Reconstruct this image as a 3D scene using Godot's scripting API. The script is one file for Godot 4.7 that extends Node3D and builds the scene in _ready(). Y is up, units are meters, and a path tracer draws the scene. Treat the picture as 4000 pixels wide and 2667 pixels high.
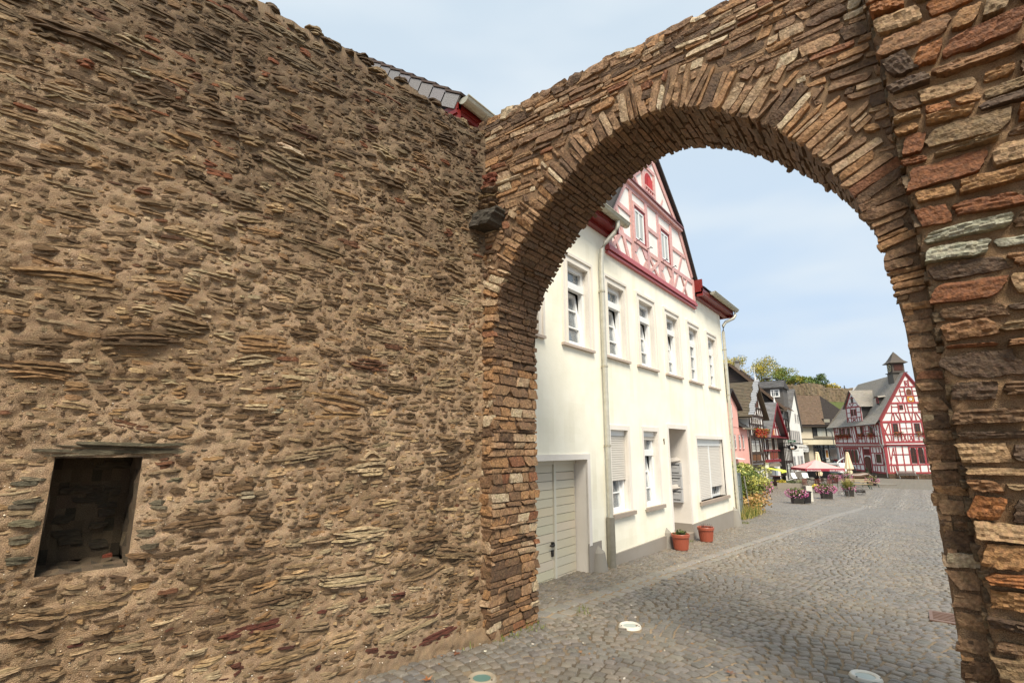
extends Node3D

var taken := {}
var rng := RandomNumberGenerator.new()
var nz := FastNoiseLite.new()
var nf := FastNoiseLite.new()
var M := {}

class MB:
	var v := PackedVector3Array()
	var n := PackedVector3Array()
	var c := PackedColorArray()
	var col := Color.WHITE
	func tri(a: Vector3, b: Vector3, d: Vector3) -> void:
		var k := (b - a).cross(d - a).normalized()
		v.append(a); v.append(d); v.append(b)
		n.append(k); n.append(k); n.append(k)
		c.append(col); c.append(col); c.append(col)
	func quad(a: Vector3, b: Vector3, d: Vector3, e: Vector3) -> void:
		var k := (d - a).cross(e - b).normalized()
		v.append(a); v.append(d); v.append(b); v.append(a); v.append(e); v.append(d)
		for i in 6:
			n.append(k); c.append(col)
	func quad_smooth(a: Vector3, b: Vector3, d: Vector3, e: Vector3, na: Vector3, nb: Vector3, nd: Vector3, ne: Vector3) -> void:
		v.append(a); v.append(d); v.append(b); v.append(a); v.append(e); v.append(d)
		n.append(na); n.append(nd); n.append(nb); n.append(na); n.append(ne); n.append(nd)
		for i in 6:
			c.append(col)
	func box(p: Vector3, s: Vector3, b := Basis()) -> void:
		var x := b.x * s.x * 0.5
		var y := b.y * s.y * 0.5
		var z := b.z * s.z * 0.5
		quad(p - x - y + z, p + x - y + z, p + x + y + z, p - x + y + z)
		quad(p + x - y - z, p - x - y - z, p - x + y - z, p + x + y - z)
		quad(p + x - y + z, p + x - y - z, p + x + y - z, p + x + y + z)
		quad(p - x - y - z, p - x - y + z, p - x + y + z, p - x + y - z)
		quad(p - x + y + z, p + x + y + z, p + x + y - z, p - x + y - z)
		quad(p - x - y - z, p + x - y - z, p + x - y + z, p - x - y + z)
	# a box given by its corners
	func cb(x0: float, y0: float, z0: float, x1: float, y1: float, z1: float) -> void:
		box(Vector3((x0 + x1) / 2, (y0 + y1) / 2, (z0 + z1) / 2), Vector3(absf(x1 - x0), absf(y1 - y0), absf(z1 - z0)))
	# a bar in the xy plane from a to b, w wide, from z0 to z1
	func bar(a: Vector2, b: Vector2, w: float, z0: float, z1: float) -> void:
		var d := (b - a)
		var l := d.length()
		d /= l
		var bs := Basis(Vector3(d.x, d.y, 0), Vector3(-d.y, d.x, 0), Vector3(0, 0, 1))
		box(Vector3((a.x + b.x) / 2, (a.y + b.y) / 2, (z0 + z1) / 2), Vector3(l, w, z1 - z0), bs)
	# an outline (counter-clockwise in xy) from z0 to z1
	func prism(p: PackedVector2Array, z0: float, z1: float, back := false) -> void:
		var t := Geometry2D.triangulate_polygon(p)
		for i in range(0, t.size(), 3):
			var a := p[t[i]]
			var b := p[t[i + 1]]
			var d := p[t[i + 2]]
			if (b - a).cross(d - a) < 0:
				var s := b
				b = d
				d = s
			tri(Vector3(a.x, a.y, z1), Vector3(b.x, b.y, z1), Vector3(d.x, d.y, z1))
			if back:
				tri(Vector3(a.x, a.y, z0), Vector3(d.x, d.y, z0), Vector3(b.x, b.y, z0))
		for i in p.size():
			var a := p[i]
			var b := p[(i + 1) % p.size()]
			quad(Vector3(a.x, a.y, z0), Vector3(b.x, b.y, z0), Vector3(b.x, b.y, z1), Vector3(a.x, a.y, z1))
	func tube(pts: Array, r: float, k := 8, r2 := -1.0) -> void:
		var rings := []
		for i in pts.size():
			var d: Vector3 = (pts[mini(i + 1, pts.size() - 1)] - pts[maxi(i - 1, 0)]).normalized()
			var u := d.cross(Vector3.UP if absf(d.y) < 0.95 else Vector3.RIGHT).normalized()
			var w := u.cross(d)
			var ring := []
			var rr := r if r2 < 0 else lerpf(r, r2, float(i) / (pts.size() - 1))
			for j in k:
				var a := TAU * j / k
				var o := u * cos(a) + w * sin(a)
				ring.append([pts[i] + o * rr, o])
			rings.append(ring)
		for i in rings.size() - 1:
			for j in k:
				var a: Array = rings[i][j]
				var b: Array = rings[i][(j + 1) % k]
				var d: Array = rings[i + 1][(j + 1) % k]
				var e: Array = rings[i + 1][j]
				quad_smooth(b[0], a[0], e[0], d[0], b[1], a[1], e[1], d[1])
		for j in k:
			tri(pts[0], rings[0][j][0], rings[0][(j + 1) % k][0])
			tri(pts[-1], rings[-1][(j + 1) % k][0], rings[-1][j][0])
	# profile of (radius, height) turned about the y axis
	func lathe(pr: PackedVector2Array, k := 20, o := Vector3.ZERO, tb := Basis()) -> void:
		for i in pr.size() - 1:
			var t := (pr[i + 1] - pr[i]).normalized()
			for j in k:
				var q := []
				for s in [[i, j], [i, j + 1], [i + 1, j + 1], [i + 1, j]]:
					var a: float = -TAU * s[1] / k
					var pp := pr[s[0]]
					q.append([o + tb * Vector3(cos(a) * pp.x, pp.y, sin(a) * pp.x), tb * Vector3(cos(a) * t.y, -t.x, sin(a) * t.y)])
				quad_smooth(q[0][0], q[1][0], q[2][0], q[3][0], q[0][1], q[1][1], q[2][1], q[3][1])
	func mesh() -> ArrayMesh:
		var m := ArrayMesh.new()
		if v.is_empty():
			return m
		var a := []
		a.resize(Mesh.ARRAY_MAX)
		a[Mesh.ARRAY_VERTEX] = v
		a[Mesh.ARRAY_NORMAL] = n
		a[Mesh.ARRAY_COLOR] = c
		m.add_surface_from_arrays(Mesh.PRIMITIVE_TRIANGLES, a)
		return m

func numbered(s: String) -> String:
	var k: int = taken.get(s, -1) + 1
	taken[s] = k
	return s if k == 0 else "%s_%03d" % [s, k]

func part(b: MB, called: String, m: Material, parent: Node, label := "") -> MeshInstance3D:
	var o := MeshInstance3D.new()
	o.mesh = b.mesh()
	o.material_override = m
	o.name = called
	if label:
		o.set_meta("label", label)
	parent.add_child(o, true)
	return o

func thing(called: String, label: String, cat: String, at := Transform3D(), group := "") -> Node3D:
	var o := Node3D.new()
	o.name = numbered(called)
	o.transform = at
	o.set_meta("label", label)
	o.set_meta("category", cat)
	if group:
		o.set_meta("group", group)
	add_child(o)
	return o

func single(b: MB, called: String, m: Material, label: String, cat: String, at := Transform3D(), group := "") -> MeshInstance3D:
	var o := MeshInstance3D.new()
	o.mesh = b.mesh()
	o.material_override = m
	o.name = numbered(called)
	o.transform = at
	o.set_meta("label", label)
	o.set_meta("category", cat)
	if group:
		o.set_meta("group", group)
	add_child(o)
	return o

func struct(called: String, mesh: Mesh, m: Material) -> MeshInstance3D:
	var o := MeshInstance3D.new()
	o.mesh = mesh
	o.material_override = m
	o.name = numbered(called)
	o.set_meta("kind", "structure")
	add_child(o)
	return o

func rf(a: float, b: float) -> float:
	return rng.randf_range(a, b)

func lin(r: float, g: float, b: float) -> Color:
	return Color8(int(r), int(g), int(b)).srgb_to_linear()

func tone(c: Color, a := 0.12) -> Color:
	var k := rf(1.0 - a, 1.0 + a)
	return Color(c.r * k * rf(0.96, 1.04), c.g * k, c.b * k * rf(0.95, 1.05))

func ry(at: Vector3, deg: float) -> Transform3D:
	return Transform3D(Basis(Vector3.UP, deg_to_rad(deg)), at)

func G(z: float) -> float:
	var p := [0.0, 0.0, -7.0, -0.14, -15.0, -0.38, -20.0, -0.62, -28.0, -1.2, -36.0, -1.79, -94.0, -2.9, -112.0, -3.15]
	if z >= 0.0:
		return 0.02 * minf(z, 3.0)
	for i in range(0, p.size() - 2, 2):
		if z > p[i + 2]:
			return lerpf(p[i + 1], p[i + 3], (z - p[i]) / (p[i + 2] - p[i]))
	return -3.15

func noise_tex(freq: float, seed_: int, lo: Color, hi: Color, size := 512, kind := FastNoiseLite.TYPE_SIMPLEX_SMOOTH, oct := 5, mid := -1.0) -> NoiseTexture2D:
	var f := FastNoiseLite.new()
	f.seed = seed_
	f.noise_type = kind
	f.frequency = freq
	f.fractal_octaves = oct
	f.fractal_gain = 0.6
	var t := NoiseTexture2D.new()
	t.width = size
	t.height = size
	t.seamless = true
	t.noise = f
	var g := Gradient.new()
	g.set_color(0, lo)
	g.set_color(1, hi)
	if mid > 0.0:
		g.set_offset(0, mid - 0.18)
		g.set_offset(1, mid + 0.18)
	t.color_ramp = g
	return t

func mat(c: Color, rough := 0.8, metal := 0.0) -> StandardMaterial3D:
	var m := StandardMaterial3D.new()
	m.albedo_color = c.linear_to_srgb()
	m.roughness = rough
	m.metallic = metal
	m.vertex_color_use_as_albedo = true
	return m

func textured(c: Color, rough: float, tex: Texture2D, bump: Texture2D, depth: float, scale: Vector3, world := false) -> StandardMaterial3D:
	var m := mat(c, rough)
	m.albedo_texture = tex
	m.uv1_triplanar = true
	m.uv1_world_triplanar = world
	m.uv1_scale = scale
	m.uv1_triplanar_sharpness = 4.0
	if bump:
		m.heightmap_enabled = true
		m.heightmap_texture = bump
		m.heightmap_scale = depth
	return m

func _ready() -> void:
	rng.seed = 7
	var cam := Camera3D.new()
	cam.name = "camera"
	cam.fov = 67.89
	cam.near = 0.05
	cam.far = 900.0
	cam.position = Vector3(0, 1.6, 0)
	cam.rotation = Vector3(atan(242.0 / 1165.0), deg_to_rad(37.65), 0)
	add_child(cam)
	cam.current = true
	var env := Environment.new()
	env.background_mode = Environment.BG_SKY
	var sky := Sky.new()
	var sm := PanoramaSkyMaterial.new()
	sm.panorama = ImageTexture.create_from_image(sky_image())
	sky.sky_material = sm
	env.sky = sky
	env.tonemap_mode = Environment.TONE_MAPPER_LINEAR
	env.tonemap_exposure = 3.6
	env.sdfgi_enabled = true
	env.ssao_enabled = true
	env.ssil_enabled = true
	var we := WorldEnvironment.new()
	we.name = "world_environment"
	we.environment = env
	add_child(we)
	var sun := DirectionalLight3D.new()
	sun.name = "sun"
	sun.light_energy = 0.5
	sun.light_angular_distance = 24.0
	sun.light_color = Color(1.0, 0.965, 0.90)
	sun.shadow_enabled = true
	sun.look_at_from_position(Vector3(5.2, 9.5, 5.0), Vector3.ZERO)
	add_child(sun)
	nz.seed = 3
	nz.noise_type = FastNoiseLite.TYPE_SIMPLEX_SMOOTH
	nz.frequency = 1.0
	nz.fractal_octaves = 4
	nf.seed = 11
	nf.noise_type = FastNoiseLite.TYPE_SIMPLEX_SMOOTH
	nf.frequency = 6.0
	nf.fractal_octaves = 3
	materials()
	ground()
	left_wall()
	arch()
	right_wall()
	setts()
	for step in steps():
		pass

func sky_image() -> Image:
	var w := 768
	var h := 384
	var im := Image.create(w, h, false, Image.FORMAT_RGBF)
	var cl := FastNoiseLite.new()
	cl.seed = 5
	cl.frequency = 1.4
	cl.fractal_octaves = 5
	for y in h:
		var el := (0.5 - (y + 0.5) / h) * PI
		var s := sin(el)
		for x in w:
			var az := TAU * (x + 0.5) / w
			var d := Vector3(cos(el) * sin(az), s, -cos(el) * cos(az))
			var c: Color
			if s < 0:
				c = Color(0.20, 0.20, 0.20)
			else:
				var q := Vector3(d.x, d.y * 3.5, d.z)
				var a := cl.get_noise_3d(q.x * 1.2, q.y * 1.6, q.z * 1.2) * 0.5 + 0.5
				a = smoothstep(0.35, 0.8, a)
				var blue := Color(0.170, 0.212, 0.264).lerp(Color(0.180, 0.213, 0.244), smoothstep(0.15, 0.7, s))
				c = blue.lerp(Color(0.218, 0.242, 0.262), a * 0.85)
			im.set_pixel(x, y, c)
	return im

func materials() -> void:
	var g8 := Color(0.55, 0.55, 0.55)
	var strata := noise_tex(0.018, 21, Color(0.60, 0.58, 0.55), Color(1, 1, 1), 512)
	var strata_b := noise_tex(0.03, 22, Color(0, 0, 0), Color(1, 1, 1), 512)
	var sand := noise_tex(0.10, 23, Color(0.60, 0.57, 0.54), Color(1, 1, 1), 512, FastNoiseLite.TYPE_SIMPLEX_SMOOTH, 4)
	var sand_b := noise_tex(0.11, 24, Color(0, 0, 0), Color(1, 1, 1), 512, FastNoiseLite.TYPE_SIMPLEX_SMOOTH, 3)
	var soft := noise_tex(0.006, 25, Color(0.88, 0.87, 0.85), Color(1, 1, 1), 512, FastNoiseLite.TYPE_SIMPLEX_SMOOTH, 6)
	M.sand = sand
	M.soft = soft
	M.strata = strata
	M.slate = textured(Color(1, 1, 1), 0.85, strata, strata_b, 0.8, Vector3(1.6, 9, 3))
	M.slate_up = textured(Color(1, 1, 1), 0.8, strata, strata_b, 0.6, Vector3(3, 3, 3))
	M.mortar = textured(Color(1, 1, 1), 0.95, sand, sand_b, 1.0, Vector3(2.5, 2.5, 2.5))
	M.sett = textured(Color(1, 1, 1), 0.43, sand, sand_b, 0.25, Vector3(5, 5, 5))
	M.sett.metallic_specular = 0.6
	M.ground = textured(Color(1, 1, 1), 0.9, soft, sand_b, 0.6, Vector3(0.8, 0.8, 0.8), true)
	M.plaster = textured(Color(1, 1, 1), 0.85, noise_tex(0.006, 26, Color(0.95, 0.945, 0.93), Color(1, 1, 1), 512, FastNoiseLite.TYPE_SIMPLEX_SMOOTH, 6), sand_b, 0.12, Vector3(0.35, 0.35, 0.35))
	M.wood = textured(Color(1, 1, 1), 0.7, strata, strata_b, 0.2, Vector3(2, 2, 2))
	M.roof = textured(Color(1, 1, 1), 0.85, sand, sand_b, 0.3, Vector3(1.5, 1.5, 1.5))
	M.zinc = textured(Color(1, 1, 1), 0.45, soft, null, 0, Vector3(1.5, 1.5, 1.5))
	M.zinc.metallic = 0.35
	M.white = mat(Color(0.82, 0.82, 0.80), 0.35)
	M.plain = mat(Color(1, 1, 1), 0.75)
	M.gloss = mat(Color(1, 1, 1), 0.35)
	M.metal = mat(Color(1, 1, 1), 0.4, 0.8)
	M.glass = mat(Color(0.75, 0.8, 0.82), 0.03)
	M.glass.vertex_color_use_as_albedo = false
	M.glass.albedo_color = Color(0.8, 0.85, 0.88, 0.12)
	M.glass.transparency = BaseMaterial3D.TRANSPARENCY_ALPHA
	M.leaf = mat(Color(1, 1, 1), 0.6)
	M.leaf.backlight_enabled = true
	M.leaf.backlight = Color(0.35, 0.4, 0.2)
	M.paint = textured(Color(1, 1, 1), 0.6, noise_tex(0.02, 27, Color(0.86, 0.85, 0.84), Color(1, 1, 1), 256), strata_b, 0.1, Vector3(2, 2, 2))
	M.cloth = mat(Color(1, 1, 1), 0.9)

# ---------------------------------------------------------------- ground
func indexed_grid(w: int, h: int, pts: PackedVector3Array, cols: PackedColorArray, skip := PackedByteArray()) -> ArrayMesh:
	var nrm := PackedVector3Array()
	nrm.resize(pts.size())
	for j in h:
		for i in w:
			var a := pts[j * w + maxi(i - 1, 0)]
			var b := pts[j * w + mini(i + 1, w - 1)]
			var c := pts[maxi(j - 1, 0) * w + i]
			var d := pts[mini(j + 1, h - 1) * w + i]
			nrm[j * w + i] = (b - a).cross(d - c).normalized()
	var idx := PackedInt32Array()
	for j in h - 1:
		for i in w - 1:
			if skip.size() and skip[j * w + i]:
				continue
			var k := j * w + i
			idx.append(k); idx.append(k + w + 1); idx.append(k + 1)
			idx.append(k); idx.append(k + w); idx.append(k + w + 1)
	var a := []
	a.resize(Mesh.ARRAY_MAX)
	a[Mesh.ARRAY_VERTEX] = pts
	a[Mesh.ARRAY_NORMAL] = nrm
	a[Mesh.ARRAY_COLOR] = cols
	a[Mesh.ARRAY_INDEX] = idx
	var m := ArrayMesh.new()
	m.add_surface_from_arrays(Mesh.PRIMITIVE_TRIANGLES, a)
	return m

func ground() -> void:
	var zs := [12.0, 2.0]
	var z := 1.0
	while z > -22.0:
		zs.append(z)
		z -= 0.12
	while z > -70.0:
		zs.append(z)
		z -= 1.0
	zs.append_array([-74.0, -80.0, -86.0, -94.0, -103.0, -112.0, -132.0, -200.0, -400.0])
	var xs := [-300.0, -60.0, -12.0]
	var x := -9.0
	while x < -5.0:
		xs.append(x)
		x += 0.5
	while x < 1.6:
		xs.append(x)
		x += 0.1
	xs.append_array([2.5, 6.0, 30.0, 300.0])
	var p := PackedVector3Array()
	var c := PackedColorArray()
	var dust := lin(156, 136, 110)
	var dark := lin(88, 78, 64)
	for zz in zs:
		for xx in xs:
			var y := G(zz) - 0.012
			if xx > -6 and xx < 2 and zz > -22:
				y += nf.get_noise_2d(xx, zz) * 0.004
			p.append(Vector3(xx, y, zz))
			var k := clampf(0.5 + 0.9 * nz.get_noise_2d(xx * 0.8, zz * 0.8), 0, 1)
			if zz < -48.0 or (zz < -23.0 and xx < -4.6) or (zz < -4.0 and xx > 1.0):
				c.append(tone(lin(116, 109, 98), 0.06))
				continue
			if xx < gutter_x(zz):
				k = clampf(k + 0.25, 0, 1)
			c.append(dark.lerp(dust, k))
	struct("ground", indexed_grid(xs.size(), zs.size(), p, c), M.ground)

func gutter_x(z: float) -> float:
	if z > -6.65:
		return -3.03 - (z + 6.65) * 0.076
	if z > -12.15:
		return -2.62 - (z + 12.15) * 0.0745
	if z > -15.8:
		return -2.37 - (z + 15.8) * 0.0676
	if z > -27.0:
		return -2.36
	return -2.36 + (z + 27.0) * 0.022

func sett_mesh(k: int) -> ArrayMesh:
	var b := MB.new()
	var r := RandomNumberGenerator.new()
	r.seed = 100 + k
	var o := []
	var q := []
	for i in 8:
		var a := TAU * (i + 0.5) / 8.0
		var sx := signf(cos(a)) * (0.5 if absf(cos(a)) > 0.5 else 0.40)
		var sz := signf(sin(a)) * (0.5 if absf(sin(a)) > 0.5 else 0.40)
		sx += r.randf_range(-0.05, 0.03)
		sz += r.randf_range(-0.05, 0.03)
		o.append(Vector3(sx, 0, sz))
		q.append(Vector3(sx * 0.84, r.randf_range(-0.03, 0.05), sz * 0.84))
	var top := Vector3(0, 0.07, 0)
	for i in 8:
		var j := (i + 1) % 8
		var l0: Vector3 = o[i] + Vector3(0, -0.35, 0)
		var l1: Vector3 = o[j] + Vector3(0, -0.35, 0)
		var e0: Vector3 = o[i] + Vector3(0, -0.10, 0)
		var e1: Vector3 = o[j] + Vector3(0, -0.10, 0)
		b.quad(l1, l0, e0, e1)
		b.quad(e1, e0, q[i], q[j])
		var n0: Vector3 = (Vector3(q[i].x, 1.6, q[i].z)).normalized()
		var n1: Vector3 = (Vector3(q[j].x, 1.6, q[j].z)).normalized()
		b.v.append_array([q[j], top, q[i]])
		b.n.append_array([n1, Vector3.UP, n0])
		for u in 3:
			b.c.append(Color.WHITE)
	return b.mesh()

func setts() -> void:
	rng.seed = 41
	var road: Node3D = get_node("ground")
	var variants := []
	for k in 5:
		variants.append(sett_mesh(k))
	var all := []
	for k in 5:
		all.append([])
	var near := []
	var lights := [Vector2(-2.71, -3.15), Vector2(-2.38, -4.96), Vector2(-0.49, -5.02)]
	var base := lin(142, 137, 129)
	var brown := lin(156, 146, 130)
	var z := -1.6
	var row := 0
	while z > -62.0:
		var gx := gutter_x(z)
		var lft := -3.3 - 0.18 * maxf(0.0, z + 3.75)
		if z < -3.7:
			lft = -3.86
		if z < -4.6 and z > -7.0:
			lft = -4.4
		if z < -14.6:
			lft = -4.6
		if z < -21.0:
			lft = maxf(-8.2 - 0.2 * (-21.0 - z), -12.4)
		if z < -64.0:
			break
		var rgt := 0.035 * -z + (0.75 if z > -4.7 else 2.2)
		var step := 0.088 if z > -24.0 else (0.13 if z > -36.0 else 0.2)
		var x := lft + rf(0, 0.05)
		while x < rgt:
			var w := rf(0.072, 0.104) * (step / 0.088)
			var side := x < gx - 0.2
			if side:
				w *= 0.85
			var cx := x + w / 2
			x += w + rf(0.009, 0.018)
			# two straight rows of larger stones make the gutter
			if z < -4.4 and z > -38.0 and cx > gx - 0.17 and cx < gx + 0.17:
				continue
			var arc := 0.0
			var turn := 0.0
			if not side:
				var ph := (cx + 2.6) / 1.35
				var f := ph - floorf(ph) - 0.5
				arc = -0.26 * (1.0 - 4.0 * f * f)
				turn = atan(2.08 * f / 1.35) * 0.9
			var cz := z + arc + rf(-0.008, 0.008)
			if cz > -1.5:
				continue
			var skip := false
			for l in lights:
				if Vector2(cx, cz).distance_to(l) < 0.135:
					skip = true
			if skip:
				continue
			var patch := nz.get_noise_2d(cx * 0.7 + 9.0, cz * 0.7)
			var col := base.lerp(brown, clampf(0.35 + patch * 1.1 + (0.25 if side else 0.0), 0, 1))
			if rf(0, 1) < 0.07:
				col = col.lerp(lin(130, 124, 116), 0.6)
			var t := Transform3D(Basis(Vector3.UP, -turn + rf(-0.07, 0.07)).scaled_local(Vector3(w, w * rf(0.85, 1.1), step * rf(0.82, 0.91))), Vector3(cx, G(cz) + rf(-0.005, 0.004) - (0.003 if side else 0.0), cz))
			var vis := cz < -2.0 and cz > -6.4 and cx > -3.2 and cx < 0.3 - (cz + 3.7) * -0.05
			if vis:
				near.append([cz + absf(cx + 1.4) * 0.3, t, tone(col, 0.22)])
			else:
				all[rng.randi() % 5].append([t, tone(col, 0.22)])
		z -= step
		row += 1
	for e in [[-4.5, -38.0]]:
		for k in [-1, 1]:
			var zz: float = e[0]
			while zz > e[1]:
				var l := rf(0.12, 0.2)
				var cx: float = gutter_x(zz) + k * 0.085
				all[rng.randi() % 5].append([Transform3D(Basis(Vector3.UP, 0.06).scaled_local(Vector3(0.155, 0.1, l)), Vector3(cx, G(zz) - (0.010 if k > 0 else 0.002) + rf(-0.003, 0.003), zz - l / 2)), tone(lin(166, 160, 150), 0.15)])
				zz -= l + 0.012
	near.sort_custom(func(a, b): return a[0] > b[0])
	for i in near.size():
		if i < 300:
			var o := MeshInstance3D.new()
			o.mesh = variants[i % 5]
			var kk := clampi(int(near[i][2].g * 70.0), 1, 30)
			o.material_override = sett_mat(kk)
			o.name = "cobblestone"
			o.transform = near[i][1]
			road.add_child(o, true)
		else:
			all[i % 5].append([near[i][1], near[i][2]])
	for k in 5:
		var mm := MultiMesh.new()
		mm.transform_format = MultiMesh.TRANSFORM_3D
		mm.use_colors = true
		mm.mesh = variants[k]
		mm.instance_count = all[k].size()
		for i in all[k].size():
			mm.set_instance_transform(i, all[k][i][0])
			mm.set_instance_color(i, all[k][i][1])
		var mi := MultiMeshInstance3D.new()
		mi.multimesh = mm
		mi.material_override = M.sett
		mi.name = "cobblestones"
		mi.set_meta("kind", "stuff")
		road.add_child(mi, true)

func sett_mat(k: int) -> Material:
	var key := "sett%d" % k
	if not M.has(key):
		var m: StandardMaterial3D = M.sett.duplicate()
		m.albedo_color = Color(k / 70.0 * 1.05, k / 70.0, k / 70.0 * 0.94).linear_to_srgb()
		M[key] = m
	return M[key]

# ---------------------------------------------------------------- rubble walls
# the stone of the place is golden brown: iron-stained slate and tan sand
func ochre(c: Color) -> Color:
	return Color(minf(c.r * 1.16, 0.9), minf(c.g * 1.06, 0.9), c.b * 0.93)

# a splintered slate: thin uneven layers, x along the bed, y up, z out of the wall
func shard(b: MB, o: Vector2, l: float, h: float, p: float, col: Color, tilt: float) -> void:
	var k := clampi(int(h / 0.017), 1, 7)
	var t := h / k
	var ca := cos(tilt)
	var sa := sin(tilt)
	for i in k:
		var f := (i + 0.5) / k
		var lk := l * (0.55 + 0.45 * sin(PI * f)) * rf(0.8, 1.1)
		var uo := rf(-0.1, 0.1) * l
		var pk := p * rf(0.5, 1.15)
		var n := clampi(int(lk / 0.024), 3, 11)
		var y0 := -h / 2 + i * t
		var th := t * rf(0.5, 1.15)
		b.col = tone(col, 0.3)
		var last := []
		var bend := rf(-0.2, 0.2) * h
		var ph := rf(0, TAU)
		var bf := rf(0.6, 1.7) * PI
		for j in n + 1:
			var s := float(j) / n
			var e := pow(maxf(sin(PI * s), 0.0), 0.4)
			var chip := rf(0.15, 0.5) if rng.randf() < 0.16 else rf(0.65, 1.15)
			var z := pk * e * chip - (0.012 if j == 0 or j == n else 0.0)
			var x := uo + (s - 0.5) * lk
			var taper := 0.35 + 0.65 * e
			var mid := y0 + th * 0.5 + bend * sin(s * bf + ph)
			var yt := mid + th * 0.5 * taper + rf(-0.12, 0.12) * th
			var yb := mid - th * 0.5 * taper + rf(-0.12, 0.12) * th
			var xt := o.x + x * ca - yt * sa
			var vt := o.y + x * sa + yt * ca
			var xb := o.x + x * ca - yb * sa
			var vb := o.y + x * sa + yb * ca
			var now := [Vector3(xt, vt, -0.03), Vector3(xt, vt, z * rf(0.72, 1.0)), Vector3(xb, vb, z * rf(0.8, 1.05)), Vector3(xb, vb, -0.03)]
			if j:
				b.quad(last[2], now[2], now[1], last[1])
				b.quad(last[1], now[1], now[0], last[0])
				b.quad(last[3], now[3], now[2], last[2])
			last = now

# a blocky stone: an uneven face of nu x nv cells whose rim drops into the joint
func block(b: MB, f: Transform3D, l: float, h: float, p: float, col: Color, nu := 4, nv := 3, rough := 1.0) -> void:
	var rows := []
	var sd := rf(0, 500)
	var cut := [rf(-0.05, 0.2), rf(-0.05, 0.2), rf(-0.05, 0.2), rf(-0.05, 0.2)]
	var skew := rf(-0.25, 0.25) * h
	var w := nu + 3
	var hh := nv + 3
	var tx := rf(-0.35, 0.35) * p
	var ty := rf(-0.3, 0.3) * p
	for j in hh:
		var row := []
		var jj := clampi(j - 1, 0, nv)
		var y := (float(jj) / nv) * 2.0 - 1.0
		for i in w:
			var ii := clampi(i - 1, 0, nu)
			var x := (float(ii) / nu) * 2.0 - 1.0
			var c: float = cut[(0 if x < 0 else 1) + (0 if y < 0 else 2)]
			var kx := 1.0 - c * pow(absf(y), 3.0) - 0.10 * (nf.get_noise_2d(y * 0.25 + sd, x * 0.05) + 0.3)
			var ky := 1.0 - c * 0.6 * pow(absf(x), 3.0) - 0.16 * (nf.get_noise_2d(x * 0.3, sd + y * 0.05) + 0.3)
			var rim := i == 0 or j == 0 or i == w - 1 or j == hh - 1
			var edge := ii == 0 or jj == 0 or ii == nu or jj == nv
			var z: float
			if rim:
				z = -0.035
				kx *= 1.0
			else:
				z = p * (0.93 if edge else 1.0) + tx * x + ty * y
				z += rough * p * 0.5 * nf.get_noise_3d(x * l * 1.2 + sd, y * h * 4.0, sd)
				z += rough * 0.006 * nf.get_noise_2d(x * l * 2.0 + sd, y * h * 16.0) + rough * p * rf(-0.10, 0.10)
			row.append(f * Vector3(x * l / 2 * kx + skew * y, y * h / 2 * ky, z))
		rows.append(row)
	for j in hh - 1:
		for i in w - 1:
			if (i == 0 or i == w - 2) and (j == 0 or j == hh - 2):
				continue
			b.col = tone(col, 0.09)
			b.quad(rows[j][i], rows[j][i + 1], rows[j + 1][i + 1], rows[j + 1][i])

class Room:
	# marks what part of a wall is taken, in cells of c metres
	var c := 0.01
	var x0 := 0.0
	var y0 := 0.0
	var w := 0
	var h := 0
	var a := PackedByteArray()
	func _init(xa: float, ya: float, xb: float, yb: float, cell: float) -> void:
		c = cell
		x0 = xa
		y0 = ya
		w = int((xb - xa) / c) + 1
		h = int((yb - ya) / c) + 1
		a.resize(w * h)
	func vacant(x: float, y: float, l: float, t: float) -> bool:
		var i0 := int((x - l / 2 - x0) / c)
		var i1 := int((x + l / 2 - x0) / c)
		var j0 := int((y - t / 2 - y0) / c)
		var j1 := int((y + t / 2 - y0) / c)
		if i0 < 0 or j0 < 0 or i1 >= w or j1 >= h:
			return false
		var j := j0
		while j <= j1:
			var i := i0
			while i <= i1:
				if a[j * w + i]:
					return false
				i += 1
			j += 1
		return true
	func take(x: float, y: float, l: float, t: float) -> void:
		for j in range(maxi(int((y - t / 2 - y0) / c), 0), mini(int((y + t / 2 - y0) / c), h - 1) + 1):
			for i in range(maxi(int((x - l / 2 - x0) / c), 0), mini(int((x + l / 2 - x0) / c), w - 1) + 1):
				a[j * w + i] = 1

func slate_tone(x: float, y: float) -> Color:
	var r := rng.randf() + 0.35 * nz.get_noise_2d(x * 0.7, y * 0.7)
	var c: Color
	if r < 0.26:
		c = lin(118, 97, 72)
	elif r < 0.50:
		c = lin(150, 129, 102)
	elif r < 0.66:
		c = lin(168, 151, 124)
	elif r < 0.83:
		c = lin(168, 138, 102)
	elif r < 0.94:
		c = lin(200, 177, 142)
	elif r < 0.975:
		c = lin(124, 86, 62)
	else:
		c = lin(206, 190, 160)
	return ochre(c)

# black weathering of the wall's upper part, in patches and runs
func stain(x: float, y: float) -> float:
	var k := smoothstep(2.5, 4.9, y + 0.9 * nz.get_noise_2d(x * 0.8, y * 0.5) + 0.5 * nz.get_noise_2d(x * 3.0, y * 0.6))
	return k * 0.64

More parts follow.
